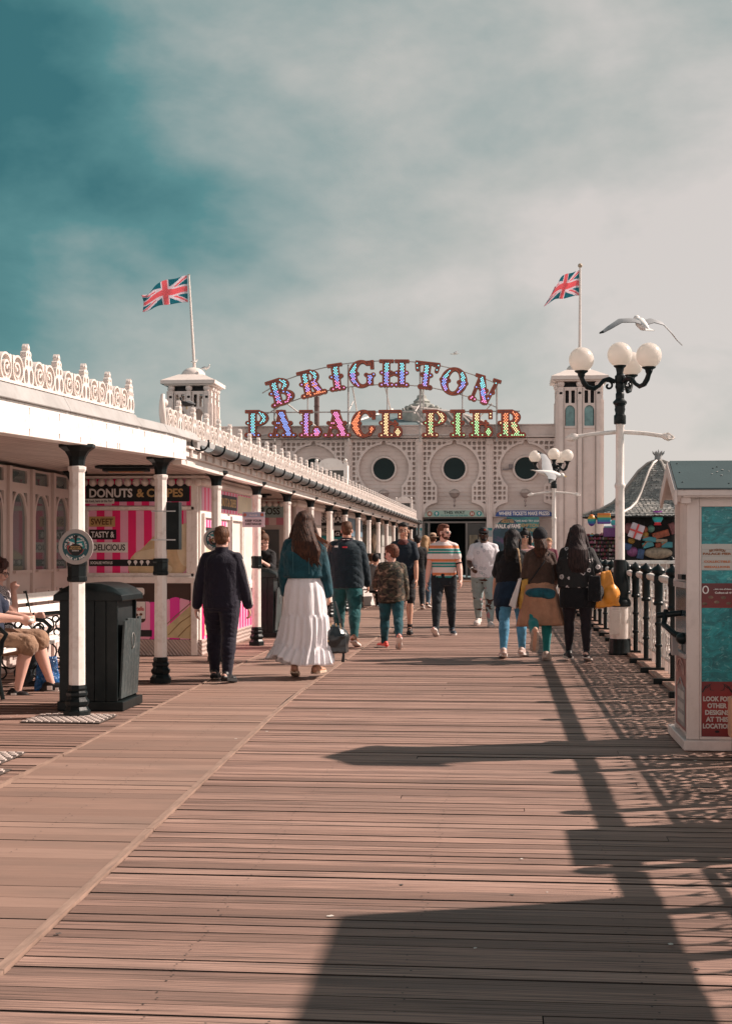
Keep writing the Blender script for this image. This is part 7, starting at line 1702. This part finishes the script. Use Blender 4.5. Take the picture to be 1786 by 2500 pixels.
# --- 2 woman in white skirt
P = Person('woman with long dark hair in a blue denim jacket and long white tiered skirt', 742, 1655, -2, 1.74, 1.12, SK, L=(8, 12, 1, 6, 12), Rl=(10, 6, 2, 14, 0), aL=(-2, 11, 22, 6), aR=(0, 12, 10, -3), lean=0, female=True).body(40, gripR=True)
P.top(DENIM, hem=.60, off=.022, sleeve=1.88, sloose=.014, loose=1.12, name='denim_jacket', fold=.009)
h = P.h; b = MB()
b.loft([(0, P.sp(.6).y, P.sp(z).z, (.098+.0*z)*h*1.12+.025, .068*h*1.2+.022) for z in (.592, .612)], 30); b.build('waistband', DENIM, P.e, smooth=60)
b = MB()
for xx in (-.085, .085): b.tube([(xx, P.sp(z).y-(.063+.012*math.sin((z-.6)*14))*h*1.2-.028, P.sp(z).z) for z in np.linspace(.62, .79, 8)], .0022, 5)
b.tube([(x, P.sp(.79).y-.06*h*1.15-.016+.35*x*x, P.sp(.785).z) for x in np.linspace(-.12, .12, 9)], .0022, 5); b.build('jacket_seam', pm('seam_thread', (.05, .13, .15), .7), P.e)
SKW = NT('white_cotton'); SKW.col((.80, .77, .80)); SKW.set(rough=.75, sheen=.2); SKW.bump(SKW.noise(SKW.map((1, 1, .35)), 28, 5, .6, 1.2), .5, .015)
SKW.b.inputs['Subsurface Weight'].default_value = .2; SKW.b.inputs['Subsurface Radius'].default_value = (.05, .05, .05); SKW.b.inputs['Subsurface Scale'].default_value = .4
b = MB(); n_ = 160; rows = 46; vs = []; fs = []; rg = random.Random(5); ph = [rg.uniform(0, 6) for _ in range(12)]
for i in range(rows+1):
    t_ = i/rows; z = .605+(.075-.605)*t_
    a0 = np.interp(t_, [0, .12, .3, .45, .47, .8, .82, 1], [.112, .136, .150, .155, .162, .184, .192, .228]); a0 *= .95; tier = 0 if t_ < .45 else (1 if t_ < .81 else 2); rt = [t_/.45, (t_-.45)/.36, (t_-.81)/.19][tier]
    for k in range(n_):
        a = 2*PI*k/n_; f1 = math.sin(a*7+ph[0]+.6*math.sin(t_*5)); f2 = math.sin(a*(13, 23, 29)[tier]+ph[1+tier]+.8*math.sin(t_*9+a)); f3 = math.sin(a*(21, 37, 47)[tier]+ph[5])
        amp = (.004+.006*rt, .010+.016*rt, .014+.022*rt)[tier]; gat = max(0, 1-rt*7)*(.006*math.sin(a*60+ph[6])) if tier else 0
        r = a0*h*.90+amp*(.6*f1+.7*f2+.35*f3)+gat; flow = t_**2.2
        zz2 = P.sp(z).z + (flow*(.035*math.sin(a*2+1.2)+.02*math.sin(a*5+.4)) if t_ > .5 else 0)
        if t_ > .7: zz2 += (t_-.7)*.45*max(0, math.cos(a-4.2))**3*.55
        vs.append((math.cos(a)*r*1.02-.035*flow+.02*math.sin(t_*3), P.sp(z).y*.6+math.sin(a)*r*.86-.04*flow, zz2))
for i in range(rows):
    for k in range(n_): fs.append((i*n_+k, (i+1)*n_+k, (i+1)*n_+(k+1) % n_, i*n_+(k+1) % n_))
b.add(vs, fs); o = b.build('skirt', SKW.m, P.e, smooth=180); m_ = o.modifiers.new('s', 'SOLIDIFY'); m_.thickness = .004
TANS = pm('tan_leather', (.42, .22, .13), .5, .1, 6, .1); P.shoes(TANS, pm('cork_sole', (.60, .47, .36), .7, .15, 9), .95)
P.hair_long(HLB, .70, .155, .10, .055)
b = MB(); ss = random.Random(2)
for i in range(14):
    x0 = ss.uniform(.08, .16); b.tube([(x0*.6, P.sp(.88).y-.05, P.sp(.88).z), (x0+.03, P.sp(.83).y-.07, P.sp(.84).z), (x0+.09+ss.uniform(0, .05), P.sp(.8).y-.09, P.sp(.80+ss.uniform(-.01, .02)).z), (x0+.13+ss.uniform(-.02, .06), P.sp(.78).y-.06, P.sp(.765+ss.uniform(-.03, .02)).z)], [.005, .005, .003, .001], 5)
for x0, x1 in ((.045, .06), (.075, .085), (-.09, -.10)): b.tube([(x0, P.sp(.85).y-.125, P.sp(.83).z), (x1, P.sp(.8).y-.14, P.sp(.78).z), (x1+.01, P.sp(.8).y-.135, P.sp(.705).z)], [.006, .010, .002], 6)
b.build('loose_strand', hairm('copper_strand', (.16, .06, .035), (.32, .14, .08)), P.e)
# handbag held in her right hand
hd = P.e.matrix_basis @ (P.J['wrR']+P.J['fdR']*.085); gw = Matrix.Translation(P.e.location) @ Euler((0, 0, P.e.rotation_euler.z)).to_matrix().to_4x4() @ (P.J['wrR']+P.J['fdR']*.085)
bg_ = empty('handbag', 'black leather handbag with tall twin handles held by the woman in white', 'handbag', (gw.x+.02, gw.y, gw.z-.50)); LEA = pm('black_leather', (.012, .016, .018), .28, .3, 10, .4, 30, spec=.6)
b = MB(); b.ball((0, 0, .13), (.135, .135, .145), 18, 12); b.box((0, 0, .09), (.235, .24, .18), taper=.92); b.box((0, 0, .21), (.17, .24, .10), taper=.6); remesh(b, 'bag_body', LEA, bg_, .009, 3, .004, (30, 60))
b = MB(); b.tube([(.085, -.05, .03), (.10, -.05, .12), (.075, -.05, .21)], .008, 6); b.tube([(-.085, -.05, -.02), (-.075, -.08, .06), (-.06, -.09, .12)], .014, 6); b.tube([(.085, -.06, .06), (.09, -.07, -.02), (.085, -.07, -.09)], [.006, .012, .016], 6); b.build('strap_and_tassel', LEA, bg_)
for y in (-.05, .05): b = MB(); b.tube([(-.075, y, .25), (-.05, y*.8, .38), (-.02, y*.3, .49), (.01, y*.2, .50), (.04, y*.8, .38), (.07, y, .25)], .0075, 7); b.build('handle', LEA, bg_, smooth=60)
bg_.scale = (1.25, 1.15, 1.08); bg_.location.z -= .02; bg_.location.x += .02
b = MB(); 
for x in (-.07, -.025, .03, .07): b.tube([(x, -.055, .22), (x*.8, -.05, .29)], .007, 5)
b.box((-.035, -.135, .12), (.015, .01, .02)); b.box((-.045, -.135, .155), (.02, .01, .01)); b.build('brass_chain', pm('brass', (.45, .30, .16), .3, .3, 40, 0, metal=.7), bg_)
# --- 3 man in navy jacket
P = Person('man seen from behind in a navy quilted jacket and teal jeans', 846, 1578, -2, 1.75, 1.16, SK, L=(14, 6, 3, 6, 0), Rl=(-11, 12, 4, 8, 20), aL=(-2, 10, 14, 0), aR=(6, 12, 16, -2), lean=1).body(45)
P.top(cloth('navy_jacket', (.010, .024, .034)), hem=.465, off=.030, sleeve=1.93, sloose=.016, loose=1.08, name='jacket', fold=.010).trousers(cloth('teal_jeans', (.012, .085, .09), var=.3), 1.93, .016).shoes(pm('brown_shoe', (.20, .085, .045), .55), WSOLE, 1.05).hair_short(HB, .005)
b = MB(); b.loft([(0, P.sp(.83).y-.003, P.sp(.82).z, .062*P.h, .058*P.h), (0, P.sp(.85).y-.004, P.sp(.85).z, .052*P.h, .052*P.h), (0, P.sp(.865).y-.004, P.sp(.868).z, .050*P.h, .052*P.h)], 20); b.build('collar', NAVY, P.e, smooth=60)
yb = -(.066*P.h*1.16**1.2+.036)
b = MB(); b.bx(-.035, .03, yb-.008, yb+.01, P.sp(.792).z-.011, P.sp(.792).z+.011); b.build('red_label', pm('red_label', (.55, .03, .05), .5), P.e)
b = MB(); b.bx(-.15, -.105, yb+.010, yb+.03, P.sp(.797).z-.012, P.sp(.797).z+.012); b.bx(-.05, .05, P.sp(.86).y-.094, P.sp(.86).y-.085, P.sp(.853).z-.004, P.sp(.853).z+.004); b.build('white_label', PRINTW, P.e)
b = MB()
for i in range(13): z = .50+i*.019; b.tube([(x, P.sp(z).y+yb+.32*x*x*3+.004, P.sp(z).z) for x in np.linspace(-.13, .13, 9)], .0035, 5)
b.build('quilting', cloth('navy_jacket', (.010, .024, .034)), P.e)
# --- 4 boy in camouflage
P = Person('young boy in a camouflage hoodie and red trainers looking left', 955, 1582, 6, 1.42, 1.10, SKP, L=(12, 6, 2, 30, 0), Rl=(-16, 26, 2, 0, 48), aL=(18, 16, 55, 6), aR=(0, 10, 20, 0), lean=1, head=(58, -8)).body(40)
P.top(camomat(), hem=.46, off=.024, sleeve=1.9, sloose=.014, loose=1.1, name='hoodie', fold=.009).trousers(JEANS, 1.92, .014).hair_short(HR, .012).face(HR)
P.shoes(pm('red_trainer', (.75, .09, .07), .45, .15, 8), WSOLE, 1.12)
b = MB(); b.ball(P.sp(.815, -.045), (.085, .05, .05), 14, 9); b.ball(P.sp(.79, -.06), (.06, .045, .06), 12, 8); b.loft([(0, P.sp(.83).y, P.sp(.815).z, .075, .07), (0, P.sp(.85).y, P.sp(.845).z, .058, .058)], 16); remesh(b, 'hood', _mc.get('camo') or bpy.data.materials['camouflage'], P.e, .008, 2, .005)
b = MB(); b.loft([(0, P.sp(.46).y, P.sp(z).z, .098*P.h*1.1+.018, .072*P.h*1.1+.016) for z in (.445, .48)], 24); b.build('hem_rib', cloth('dark_rib', (.02, .018, .012)), P.e, smooth=60)
# --- 5 man with glasses
P = Person('slim man with glasses facing us in a dark navy tee and black shorts', 985, 1548, 176, 1.80, .92, SKA, L=(10, 6, 2, 8, 0), Rl=(-12, 14, 2, 6, 20), aL=(4, 9, 16, 0), aR=(0, 8, 14, 0), lean=0, head=(4, 0)).body(30)
P.top(cloth('deep_navy_tee', (.008, .018, .030)), hem=.47, off=.014, sleeve=.62, sloose=.020, loose=1.12).trousers(BLK, .88, .016, .018, name='shorts').shoes(BSHOE, RSOLE, 1.0, high=.03).hair_short(HK, .008, .004).face(HK, 'clear')
b = MB(); b.loft([(0, P.sp(.82).y+.008, P.sp(.800).z, .085*P.h*.8, .062*P.h), (0, P.sp(.84).y+.004, P.sp(.825).z, .055*P.h, .055*P.h), (0, P.sp(.86).y, P.sp(.848).z, .040*P.h, .042*P.h)], 20); remesh(b, 'scarf', cloth('maroon_scarf', (.10, .03, .028)), P.e, .007, 2, .008, (30, 70))
# --- 6 striped man
P = Person('bearded man in a white, teal and orange striped tee and sunglasses looking right', 1083, 1552, 180, 1.79, 1.04, SKP, L=(-15, 9, 2, 12, 12), Rl=(19, 3, 2, 10, -26), aL=(6, 15, 22, 2), aR=(2, 13, 10, 0), lean=0, head=(62, 2)).body(38)
P.top(stripemat(), hem=.525, off=.010, sleeve=.55, sloose=.012, loose=1.0).trousers(CHAR, 1.93, .011).shoes(pm('navy_shoe', (.015, .03, .045), .6), WSOLE, 1.0).hair_short(HR, .006, .004).face(HR, 'sun', HR)
p_ = P.J['shL'].lerp(P.J['elL'], .85); q_ = P.J['shL'].lerp(P.J['elL'], .92); b = MB(); b.cyl(p_, q_, .054, .052, 14); b.build('arm_band', BLK, P.e)
# --- 7 cap man
P = Person('broad man in a black cap, white printed tee and pale ripped jeans', 1180, 1529, 178, 1.79, 1.16, SKD, L=(15, 6, 2, 10, 0), Rl=(-12, 20, 1, 8, 16), aL=(2, 12, 20, 0), aR=(12, 14, 58, 22), lean=0, head=(14, 4)).body(45)
P.top(printmat('sketch_print_tee', (.68, .65, .68), (.36, .37, .42), 10, .025), hem=.50, off=.016, sleeve=.60, sloose=.020, loose=1.06).trousers(ripmat(), 1.93, .016).shoes(WSHOE, WSOLE, 1.1).face(HK, 'sun', HK)
q = P.k; M = P.HM; b = MB(); b.ball(P.hp(0, -.014, .052), (.086*q, .102*q, .082*q), 18, 12, M); b.prism([(-.07, 0), (.07, 0), (.062, .05), (.03, .082), (-.03, .082), (-.062, .05)], lambda u, v, w_: tuple(P.hp(u, .066+v, .040-v*.25+w_)), .008); b.build('cap', pm('cap_black', (.010, .010, .012), .7), P.e, smooth=45)
b = MB(); b.prism([(-.018, -.016), (-.004, -.008), (0, -.02), (.006, -.006), (.02, -.014), (.008, .004), (.006, .02), (-.002, .008), (-.014, .006)], lambda u, v, w_: tuple(P.hp(u, .094+w_-.0*v, .078+v)), .008); b.build('cap_badge', pm('badge_red', (.75, .08, .03), .5), P.e)
b = MB(); p_ = P.J['wrR']; b.cyl(p_-P.J['fdR']*.03, p_-P.J['fdR']*.005, .033, .032, 12); b.build('wristband', PRINTW, P.e)
# --- 8 black tee, light jeans
P = Person('woman in black tee with navy jacket tied round her waist and light blue jeans', 1250, 1606, -2, 1.61, 1.08, SKA, L=(-10, 6, 2, 6, 10), Rl=(15, 8, 3, 14, 8), aL=(6, 12, 24, -3), aR=(-4, 8, 22, 4), lean=0, female=True).body(40)
P.top(BLK, hem=.585, off=.018, sleeve=.80, sloose=.026, loose=1.14).trousers(cloth('light_jeans', (.085, .27, .42), var=.2), 1.94, .008, fold=.006).shoes(pm('cream_trainer', (.50, .38, .34), .6, .15, 9), WSOLE, 1.12).hair_long(HK, .77, .082, -.03, .045)
b = MB(); h = P.h; b.loft([(0, P.sp(.5).y, P.sp(.60).z, .118*h, .090*h), (-.01, P.sp(.5).y, P.sp(.55).z, .128*h, .100*h), (-.03, -.03, P.sp(.47).z, .130*h, .095*h), (-.06, -.05, P.sp(.40).z, .105*h, .06*h)], 26); b.loft([(-.10, -.05, P.sp(.44).z, .08, .05), (-.14, -.06, P.sp(.38).z, .075, .045), (-.17, -.05, P.sp(.31).z, .03, .025), (-.16, -.05, P.sp(.275).z, .008, .008)], 14); remesh(b, 'tied_jacket', cloth('navy_denim', (.008, .022, .045), var=.3), P.e, .009, 3, .014, (14, 36))
gp = P.e.location; bgx = empty('tote_bag', 'white and mustard tote bag hanging from the shoulder of the woman in black', 'bag', (gp.x+.12, gp.y-.27, P.sp(.40).z-.02))
MUST = pm('mustard_plastic', (.50, .27, .05), .45, .15, 5, .3, 12)
b = MB(); b.add([(-.05, -.15, 0), (.08, -.15, .01), (.09, .15, 0), (-.03, .15, 0), (-.01, -.19, .36), (.07, -.17, .38), (.06, .17, .38), (-.01, .17, .36)], [(0,1,2,3), (4,5,6,7), (0,1,5,4), (1,2,6,5), (2,3,7,6), (3,0,4,7)]); b.ball((.02, -.04, .12), (.085, .15, .13), 14, 10); remesh(b, 'mustard_side', MUST, bgx, .010, 3, .007, (18, 40))
b = MB(); b.add([(-.17, -.19, .05), (-.09, -.2, 0), (-.05, .12, 0), (-.09, .14, .02), (-.055, -.20, .37), (-.01, -.20, .39), (-.01, .14, .38), (-.04, .14, .37)], [(0,1,2,3), (4,5,6,7), (0,1,5,4), (1,2,6,5), (2,3,7,6), (3,0,4,7)]); remesh(b, 'white_side', pm('white_canvas', (.62, .56, .54), .7, .08, 6, .2), bgx, .010, 2, .005)
b = MB()
for y in (-.10, .10): b.tube([(0, y, .37), (-.02, y*.9, .55), (-.05, y*.4, P.sp(.83).z-bgx.location.z+.02), (-.06, 0, P.sp(.84).z-bgx.location.z+.015)], .011, 6)
b.build('strap', pm('sand_strap', (.55, .38, .22), .6), bgx)
# --- 9 beanie woman
P = Person('woman in a black beanie, brown top and teal leggings, tan coat round her waist', 1317, 1612, 2, 1.63, 1.02, SKA, L=(-24, 42, 1, 2, 72), Rl=(9, 4, 0, 10, 0), aL=(4, 12, 10, 3), aR=(10, 13, 50, 10), lean=1, female=True).body(40)
P.top(cloth('brown_jersey', (.055, .032, .024), var=.2), hem=.58, off=.010, sleeve=1.93, sloose=.006, loose=1.0, fold=.008, z1=.82).trousers(cloth('teal_leggings', (.015, .20, .20), var=.15), 1.94, .006, fold=.003).shoes(pm('beige_trainer', (.46, .35, .29), .6, .2, 9), pm('beige_sole', (.40, .33, .28), .7, .3, 30, .5, 40), 1.15).hair_long(HLB, .80, .075, .0, .03, front=False)
b = MB(); q = P.k; M = P.HM; b.ball(P.hp(0, -.022, .048), (.090*q, .108*q, .098*q), 20, 14, M); b.ball(P.hp(.0, -.075, .030), (.080*q, .062*q, .082*q), 16, 12, M); b.ball(P.hp(.012, -.085, -.02), (.062*q, .045*q, .05*q), 14, 10, M); remesh(b, 'beanie', pm('black_knit', (.008, .009, .012), .9, .2, 30, .5, 90), P.e, .008, 3, .006, (24, 60))
h = P.h; TAN = cloth('tan_cotton', (.38, .19, .115), var=.12); b = MB(); n_ = 72; vs = []; fs = []; rows = 14
for i in range(rows+1):
    t_ = i/rows; z = .575+(.265-.575)*t_
    for k in range(n_):
        a = 2*PI*k/n_; r = (.108+.062*t_)*h+(.004+.012*t_)*math.sin(a*9+1)+(.006*t_)*math.sin(a*17+t_*3); vs.append((math.cos(a)*r*1.05+.01*t_, P.sp(.5).y+math.sin(a)*r*.80-.03*t_, P.sp(z).z+.02*t_*math.sin(a+2.8)))
for i in range(rows):
    for k in range(n_): fs.append((i*n_+k, (i+1)*n_+k, (i+1)*n_+(k+1) % n_, i*n_+(k+1) % n_))
b.add(vs, fs); o = b.build('tied_coat', TAN, P.e, smooth=180); m_ = o.modifiers.new('s', 'SOLIDIFY'); m_.thickness = .006
b = MB(); b.ball((0, P.sp(.5).y-.085*h, P.sp(.455).z), (.085, .045, .10), 14, 9); b.loft([(0, P.sp(.6).y, P.sp(.555).z, .112*h, .088*h), (0, P.sp(.6).y, P.sp(.595).z, .098*h, .074*h)], 22); remesh(b, 'coat_hood', TAN, P.e, .009, 2, .009, (20, 50))
b = MB(); b.ball((0, -.115, P.sp(.515).z), (.19, .10, .068), 20, 12); b.ball((.08, -.14, P.sp(.50).z), (.10, .07, .055), 14, 9); remesh(b, 'teal_sleeve_wrap', cloth('teal_lining', (.010, .075, .10), var=.3), P.e, .009, 3, .009, (20, 50))
b = MB(); b.tube([(.115, P.sp(.8).y-.06, P.sp(.815).z), (.03, P.sp(.75).y-.125, P.sp(.74).z), (-.06, P.sp(.7).y-.12, P.sp(.66).z), (-.14, P.sp(.6).y-.07, P.sp(.59).z)], .009, 6); b.build('cross_strap', BLK, P.e)
# --- 10 long haired woman
P = Person('woman with very long dark hair, black cat-print top and black tights', 1408, 1614, -3, 1.64, 1.14, SKP, L=(6, 6, 1, 10, 0), Rl=(-6, 5, 2, 8, 12), aL=(0, 9, 20, 6), aR=(-6, 20, 46, -4), lean=0, female=True).body(40)
P.top(printmat('cat_print', (.008, .008, .009), (.55, .50, .50), 11, .035), hem=.535, off=.020, sleeve=.72, sloose=.026, loose=1.18, fold=.008).trousers(cloth('black_tights', (.016, .012, .016)), 1.96, .004, fold=.002).shoes(BSHOE, WSOLE, 1.05)
b = MB(); h = P.h; b.loft([(0, P.sp(.5).y, P.sp(.56).z, .118*h, .085*h), (0, P.sp(.5).y, P.sp(.50).z, .132*h, .100*h), (0, P.sp(.5).y, P.sp(.43).z, .132*h, .096*h), (0, P.sp(.5).y, P.sp(.385).z, .128*h, .092*h)], 26); remesh(b, 'shorts', BLK, P.e, .009, 2, .006)
P.hair_long(hairm('dark_brown_hair', (.010, .007, .008), (.045, .025, .024)), .64, .135, .015, .06)
gp = P.e.location; ob = empty('orange_bag', 'large orange shopping bag on the arm of the long haired woman', 'bag', (gp.x+.36, gp.y-.02, P.sp(.40).z-.02)); ORG = pm('orange_plastic', (.68, .27, .035), .4, .15, 4, .4, 10)
b = MB(); b.add([(-.12, -.10, .02), (.12, -.06, .05), (.12, .12, .05), (-.12, .12, 0), (-.06, -.10, .40), (.03, -.06, .42), (.02, .12, .42), (-.06, .12, .38)], [(0,1,2,3), (4,5,6,7), (0,1,5,4), (1,2,6,5), (2,3,7,6), (3,0,4,7)]); b.ball((.03, -.02, .16), (.10, .10, .12), 14, 10); remesh(b, 'bag_body', ORG, ob, .010, 3, .012, (14, 34)); ob.scale = (1.2, 1.1, 1.15); ob.location.z -= .03
kb_ = empty('black_shoulder_bag', 'black shoulder bag between the long haired woman and her orange bag', 'bag', (gp.x+.20, gp.y-.10, P.sp(.44).z))
b = MB(); b.box((0, 0, .15), (.16, .22, .30), taper=.85); b.ball((.02, 0, .1), (.10, .12, .12), 14, 10); remesh(b, 'bag_body', BLK, kb_, .010, 3, .008); b = MB(); b.tube([(0, -.06, .28), (-.04, -.06, .48), (-.06, -.02, P.sp(.83).z-kb_.location.z)], .010, 6); b.build('strap', BLK, kb_)
# --- 11 woman in sunglasses beyond
P = Person('dark haired woman in sunglasses facing us between two women', 1281, 1530, 172, 1.72, 1.0, SKA, aL=(0, 8, 20, 0), aR=(0, 8, 14, 0), head=(10, 2), female=True, L=(8, 4, 1, 6, 0), Rl=(-10, 10, 1, 6, 10), vox=.009).body()
P.top(cloth('dusky_pink_top', (.55, .33, .32)), hem=.54, off=.010, sleeve=.05, sloose=0, z1=.80).trousers(CHAR, 1.93, .01).shoes(BSHOE, WSOLE).hair_long(HK, .74, .10, .05, .045, front=True).face(HK, 'sun')
b = MB(); b.ball(P.hp(-.0, -.02, .135), (.045, .05, .04), 12, 9); remesh(b, 'top_knot', HK, P.e, .008, 1, .004, (50, 120))
# --- people under the canopy
P = Person('girl with long black hair in a dusky top standing beyond the fourth column', 597, 1535, 205, 1.62, .95, SKA, aL=(20, 8, 80, 20), aR=(20, 8, 80, 20), female=True, L=(2, 2, 1, 8, 0), Rl=(-2, 2, 1, 8, 0), vox=.010, head=(-8, -6)).body()
P.top(cloth('dusky_rose', (.25, .13, .12)), hem=.52, sleeve=1.2).trousers(BLK, 1.93, .01).shoes(BSHOE, WSOLE).hair_long(HK, .72, .085, 0, .04).face(HK)
P = Person('woman with glasses and a bun looking down behind the far litter bin', 648, 1548, 170, 1.62, 1.0, SKP, aL=(34, 10, 80, 24), aR=(34, 10, 88, 24), female=True, L=(2, 2, 1, 8, 0), Rl=(-2, 2, 1, 8, 0), vox=.010, head=(-22, -32), lean=6).body(60)
P.top(BLK, hem=.50, sleeve=1.2, off=.02).trousers(BLK, 1.93, .01).shoes(BSHOE, RSOLE).face(HB, 'clear').hair_short(HB, .016)
b = MB(); b.ball(P.hp(.0, -.05, .145), (.05, .05, .042), 12, 9); remesh(b, 'bun', HB, P.e, .008, 1, .006, (50, 120))
def simple(label, x, Z, hd, h, topc, botc, hair, kind='short', skin=SK, w=1.0, seatz=None, **k):
    P = Person(label, x, 0, hd, h, w, skin, Z=Z, vox=.014, seatz=seatz, **k); P.body()
    P.top(topc, hem=.49, off=.018, sleeve=1.9, sloose=.012, vox=.013).trousers(botc, 1.93, .012).shoes(BSHOE, WSOLE)
    (P.hair_short(hair, .012) if kind == 'short' else P.hair_long(hair, .74, .09, 0, .04)); return P
GREYV = cloth('grey_vest', (.20, .20, .20)); DKT = cloth('dark_teal_top', (.01, .04, .05)); DNB = cloth('dusty_denim', (.07, .12, .17), var=.25); MRN = cloth('maroon_top', (.14, .03, .05))
P = simple('person in a grey hooded vest sitting with their back to us under the far canopy', 916, 34, -20, 1.7, GREYV, BLK, HK, seatz=.47, L=(85, 85, 4, 0, 0), Rl=(85, 85, 4, 0, 0), aL=(30, 10, 50, 10), aR=(30, 10, 50, 10))
P = simple('hunched person in dark clothes on the far bench left of the grey vest', 896, 36, -60, 1.68, DKT, JEANS, HB, seatz=.47, L=(85, 85, 4, 0, 0), Rl=(85, 85, 4, 0, 0), aL=(40, 10, 60, 10), aR=(40, 10, 60, 10), lean=12)
fb = empty('far_bench', 'white bench under the canopy carrying the two seated people', 'bench', (ray(905, HY).x*34.6, ray(905, HY).y*34.6, 0), R(60)); b = MB(); b.bx(-.8, .8, -.2, .22, .40, .44); b.build('seat', SL, fb)
for xx in (-.6, .6): b = MB(); b.bx(xx-.03, xx+.03, -.18, .2, 0, .40); b.build('leg', BLACK, fb)
simple('person in a black jacket walking away near the pavilion doors, left of the blond woman', 1018, 33, 5, 1.70, BLK, CHAR, HK)
simple('blond long haired woman in black walking away behind the striped man', 1037, 34, -8, 1.70, BLK, DNB, HBL, 'long', female=True)
P = simple('man in a straw hat and denim shirt beyond the striped man', 1056, 36, 0, 1.76, DNB, CHAR, HB, w=1.1)
b = MB(); b.lathe([(.15, .06), (.15, .066), (.088, .07), (.08, .14), (.05, .165), (.01, .17)], tuple(P.HC), n=18); b.build('hat', pm('straw_hat', (.50, .34, .24), .8), P.e, smooth=40)
simple('dark haired person in teal near the doorway, left of a pair', 1165, 46, 10, 1.70, DKT, BLK, HK, 'long', female=True)
simple('man in dark clothes near the doorway, right of a pair', 1186, 47, 170, 1.74, BLK, CHAR, HB)
simple('grey haired person in red seen over the shoulder of the woman in sunglasses', 1290, 33, 178, 1.69, cloth('crimson_top', (.45, .03, .06)), DNB, hairm('grey_hair', (.2, .17, .16), (.4, .35, .32)))
simple('person with pale hair between the beanie woman and the lamp pole', 1339, 37, 175, 1.66, MRN, BLK, HBL)
simple('person in plum top by the doorway behind the glasses man', 1003, 42, 160, 1.68, MRN, JEANS, HB)
# --- seated pair on the bench
bx_, by_ = -4.87, 13.32
P = Person('man in tan shorts and black skate shoes sitting on the bench at the left edge', 0, 0, -90, 1.80, 1.10, SKP, pos=(bx_, by_), seatz=.50, L=(86, 70, 7, 10, -4), Rl=(82, 94, 9, 10, 4), aL=(34, 6, 52, 26), aR=(34, 6, 52, 26), lean=-10, head=(0, -20), vox=.008).body(50)
P.top(cloth('navy_polo', (.012, .02, .045)), hem=.50, off=.02, sleeve=.7, sloose=.02).trousers(cloth('tan_shorts', (.30, .185, .12), var=.12), .97, .022, .012, name='shorts', fold=.008).shoes(pm('black_skate_shoe', (.010, .010, .012), .5, .2, 8, .2), WSOLE, 1.12).hair_short(HB, .01).face(HB)
sh_ = P.e
for K in 'LR':
    d = (P.J['toe'+K]-P.J['heel'+K]).normalized(); c_ = P.J['heel'+K].lerp(P.J['toe'+K], .2)+V3(0, 0, .06); b = MB()
    for sd in (-1, 1): b.box(c_+V3(sd*.052, 0, 0), (.006, .05, .04)); b.box(c_+V3(sd*.050, .07, -.015), (.006, .03, .035))
    b.build('shoe_patch', PRINTW, P.e)
b = MB(); c_ = (P.J['wrL']+P.J['wrR'])/2+P.J['fdL']*.08; b.ball(c_+V3(0, 0, -.01), (.05, .04, .025), 10, 7); remesh(b, 'tissue', PRINTW, P.e, .007, 1, .008, (40, 90))
P = Person('curly haired woman in a black and white print top resting her chin on her hand', 0, 0, -78, 1.64, 1.05, SKP, pos=(bx_-.15, by_+.74), seatz=.49, L=(84, 84, 5, 10, 0), Rl=(80, 96, 7, 10, 0), aL=(30, 8, 62, 24), aR=(42, 4, 144, 24), lean=-4, head=(-10, -14), female=True, vox=.008).body(60)
def zebram():
    t = NT('zebra_print'); w_ = t.n.new('ShaderNodeTexWave'); w_.inputs['Scale'].default_value = 14; w_.inputs['Distortion'].default_value = 9; w_.inputs['Detail'].default_value = 2; t.link(t.map(), w_.inputs['Vector']); t.col(t.ramp(w_.outputs['Fac'], [(0, (.04, .04, .06)), (.42, (.6, .56, .56))], 'CONSTANT')); t.set(rough=.8); return t.m
P.top(zebram(), hem=.50, off=.018, sleeve=.45, sloose=.02).trousers(cloth('slate_leggings', (.04, .055, .065)), 1.93, .008).shoes(BSHOE, WSOLE).face(HB, 'clear')
b = MB(); rg = random.Random(4)
for i in range(70): a, c_ = rg.uniform(0, 2*PI), rg.uniform(-.35, 1); v = V3(math.cos(a)*math.sqrt(1-c_*c_), math.sin(a)*math.sqrt(1-c_*c_), c_); 
for i in range(90):
    a, c_ = rg.uniform(0, 2*PI), rg.uniform(-.5, 1); r_ = math.sqrt(max(0, 1-c_*c_)); x, y, z = math.cos(a)*r_*.092, math.sin(a)*r_*.105-.02, c_*.10+.035
    if y > .035 and z < .07: continue
    b.ball(P.hp(x, y, z), rg.uniform(.018, .03), 7, 5)
b.ball(P.hp(0, -.015, .04), (.08, .095, .09), 14, 10, P.HM); remesh(b, 'hair', hairm('dark_curls', (.03, .015, .014), (.10, .05, .045)), P.e, .007, 0, .004, (60, 140))
p_ = P.J['wrL']; b = MB(); b.cyl(p_-P.J['fdL']*.03, p_-P.J['fdL']*.012, .030, .030, 12); b.build('watch', BSHOE, P.e)
# blue bag on the deck by their feet
e = empty('carrier_bag', 'crumpled bright blue carrier bag on the deck by the bench', 'bag', (-4.40, 13.62, 0)); b = MB(); b.box((0, 0, .16), (.24, .18, .32), taper=.75, rz=.3); b.ball((.02, -.02, .1), (.12, .10, .10), 14, 10); b.tube([(-.05, 0, .26), (-.08, 0, .34), (-.10, .0, .42)], .012, 6); b.tube([(.04, 0, .26), (.0, 0, .34), (-.05, .0, .40)], .012, 6)
t = NT('blue_polythene'); t.col((.005, .10, .30)); t.set(rough=.22, spec=.6); t.bump(t.noise(t.map(), 16, 5, .6, 1.5), .8, .03); remesh(b, 'bag_body', t.m, e, .008, 2, .012, (20, 60))
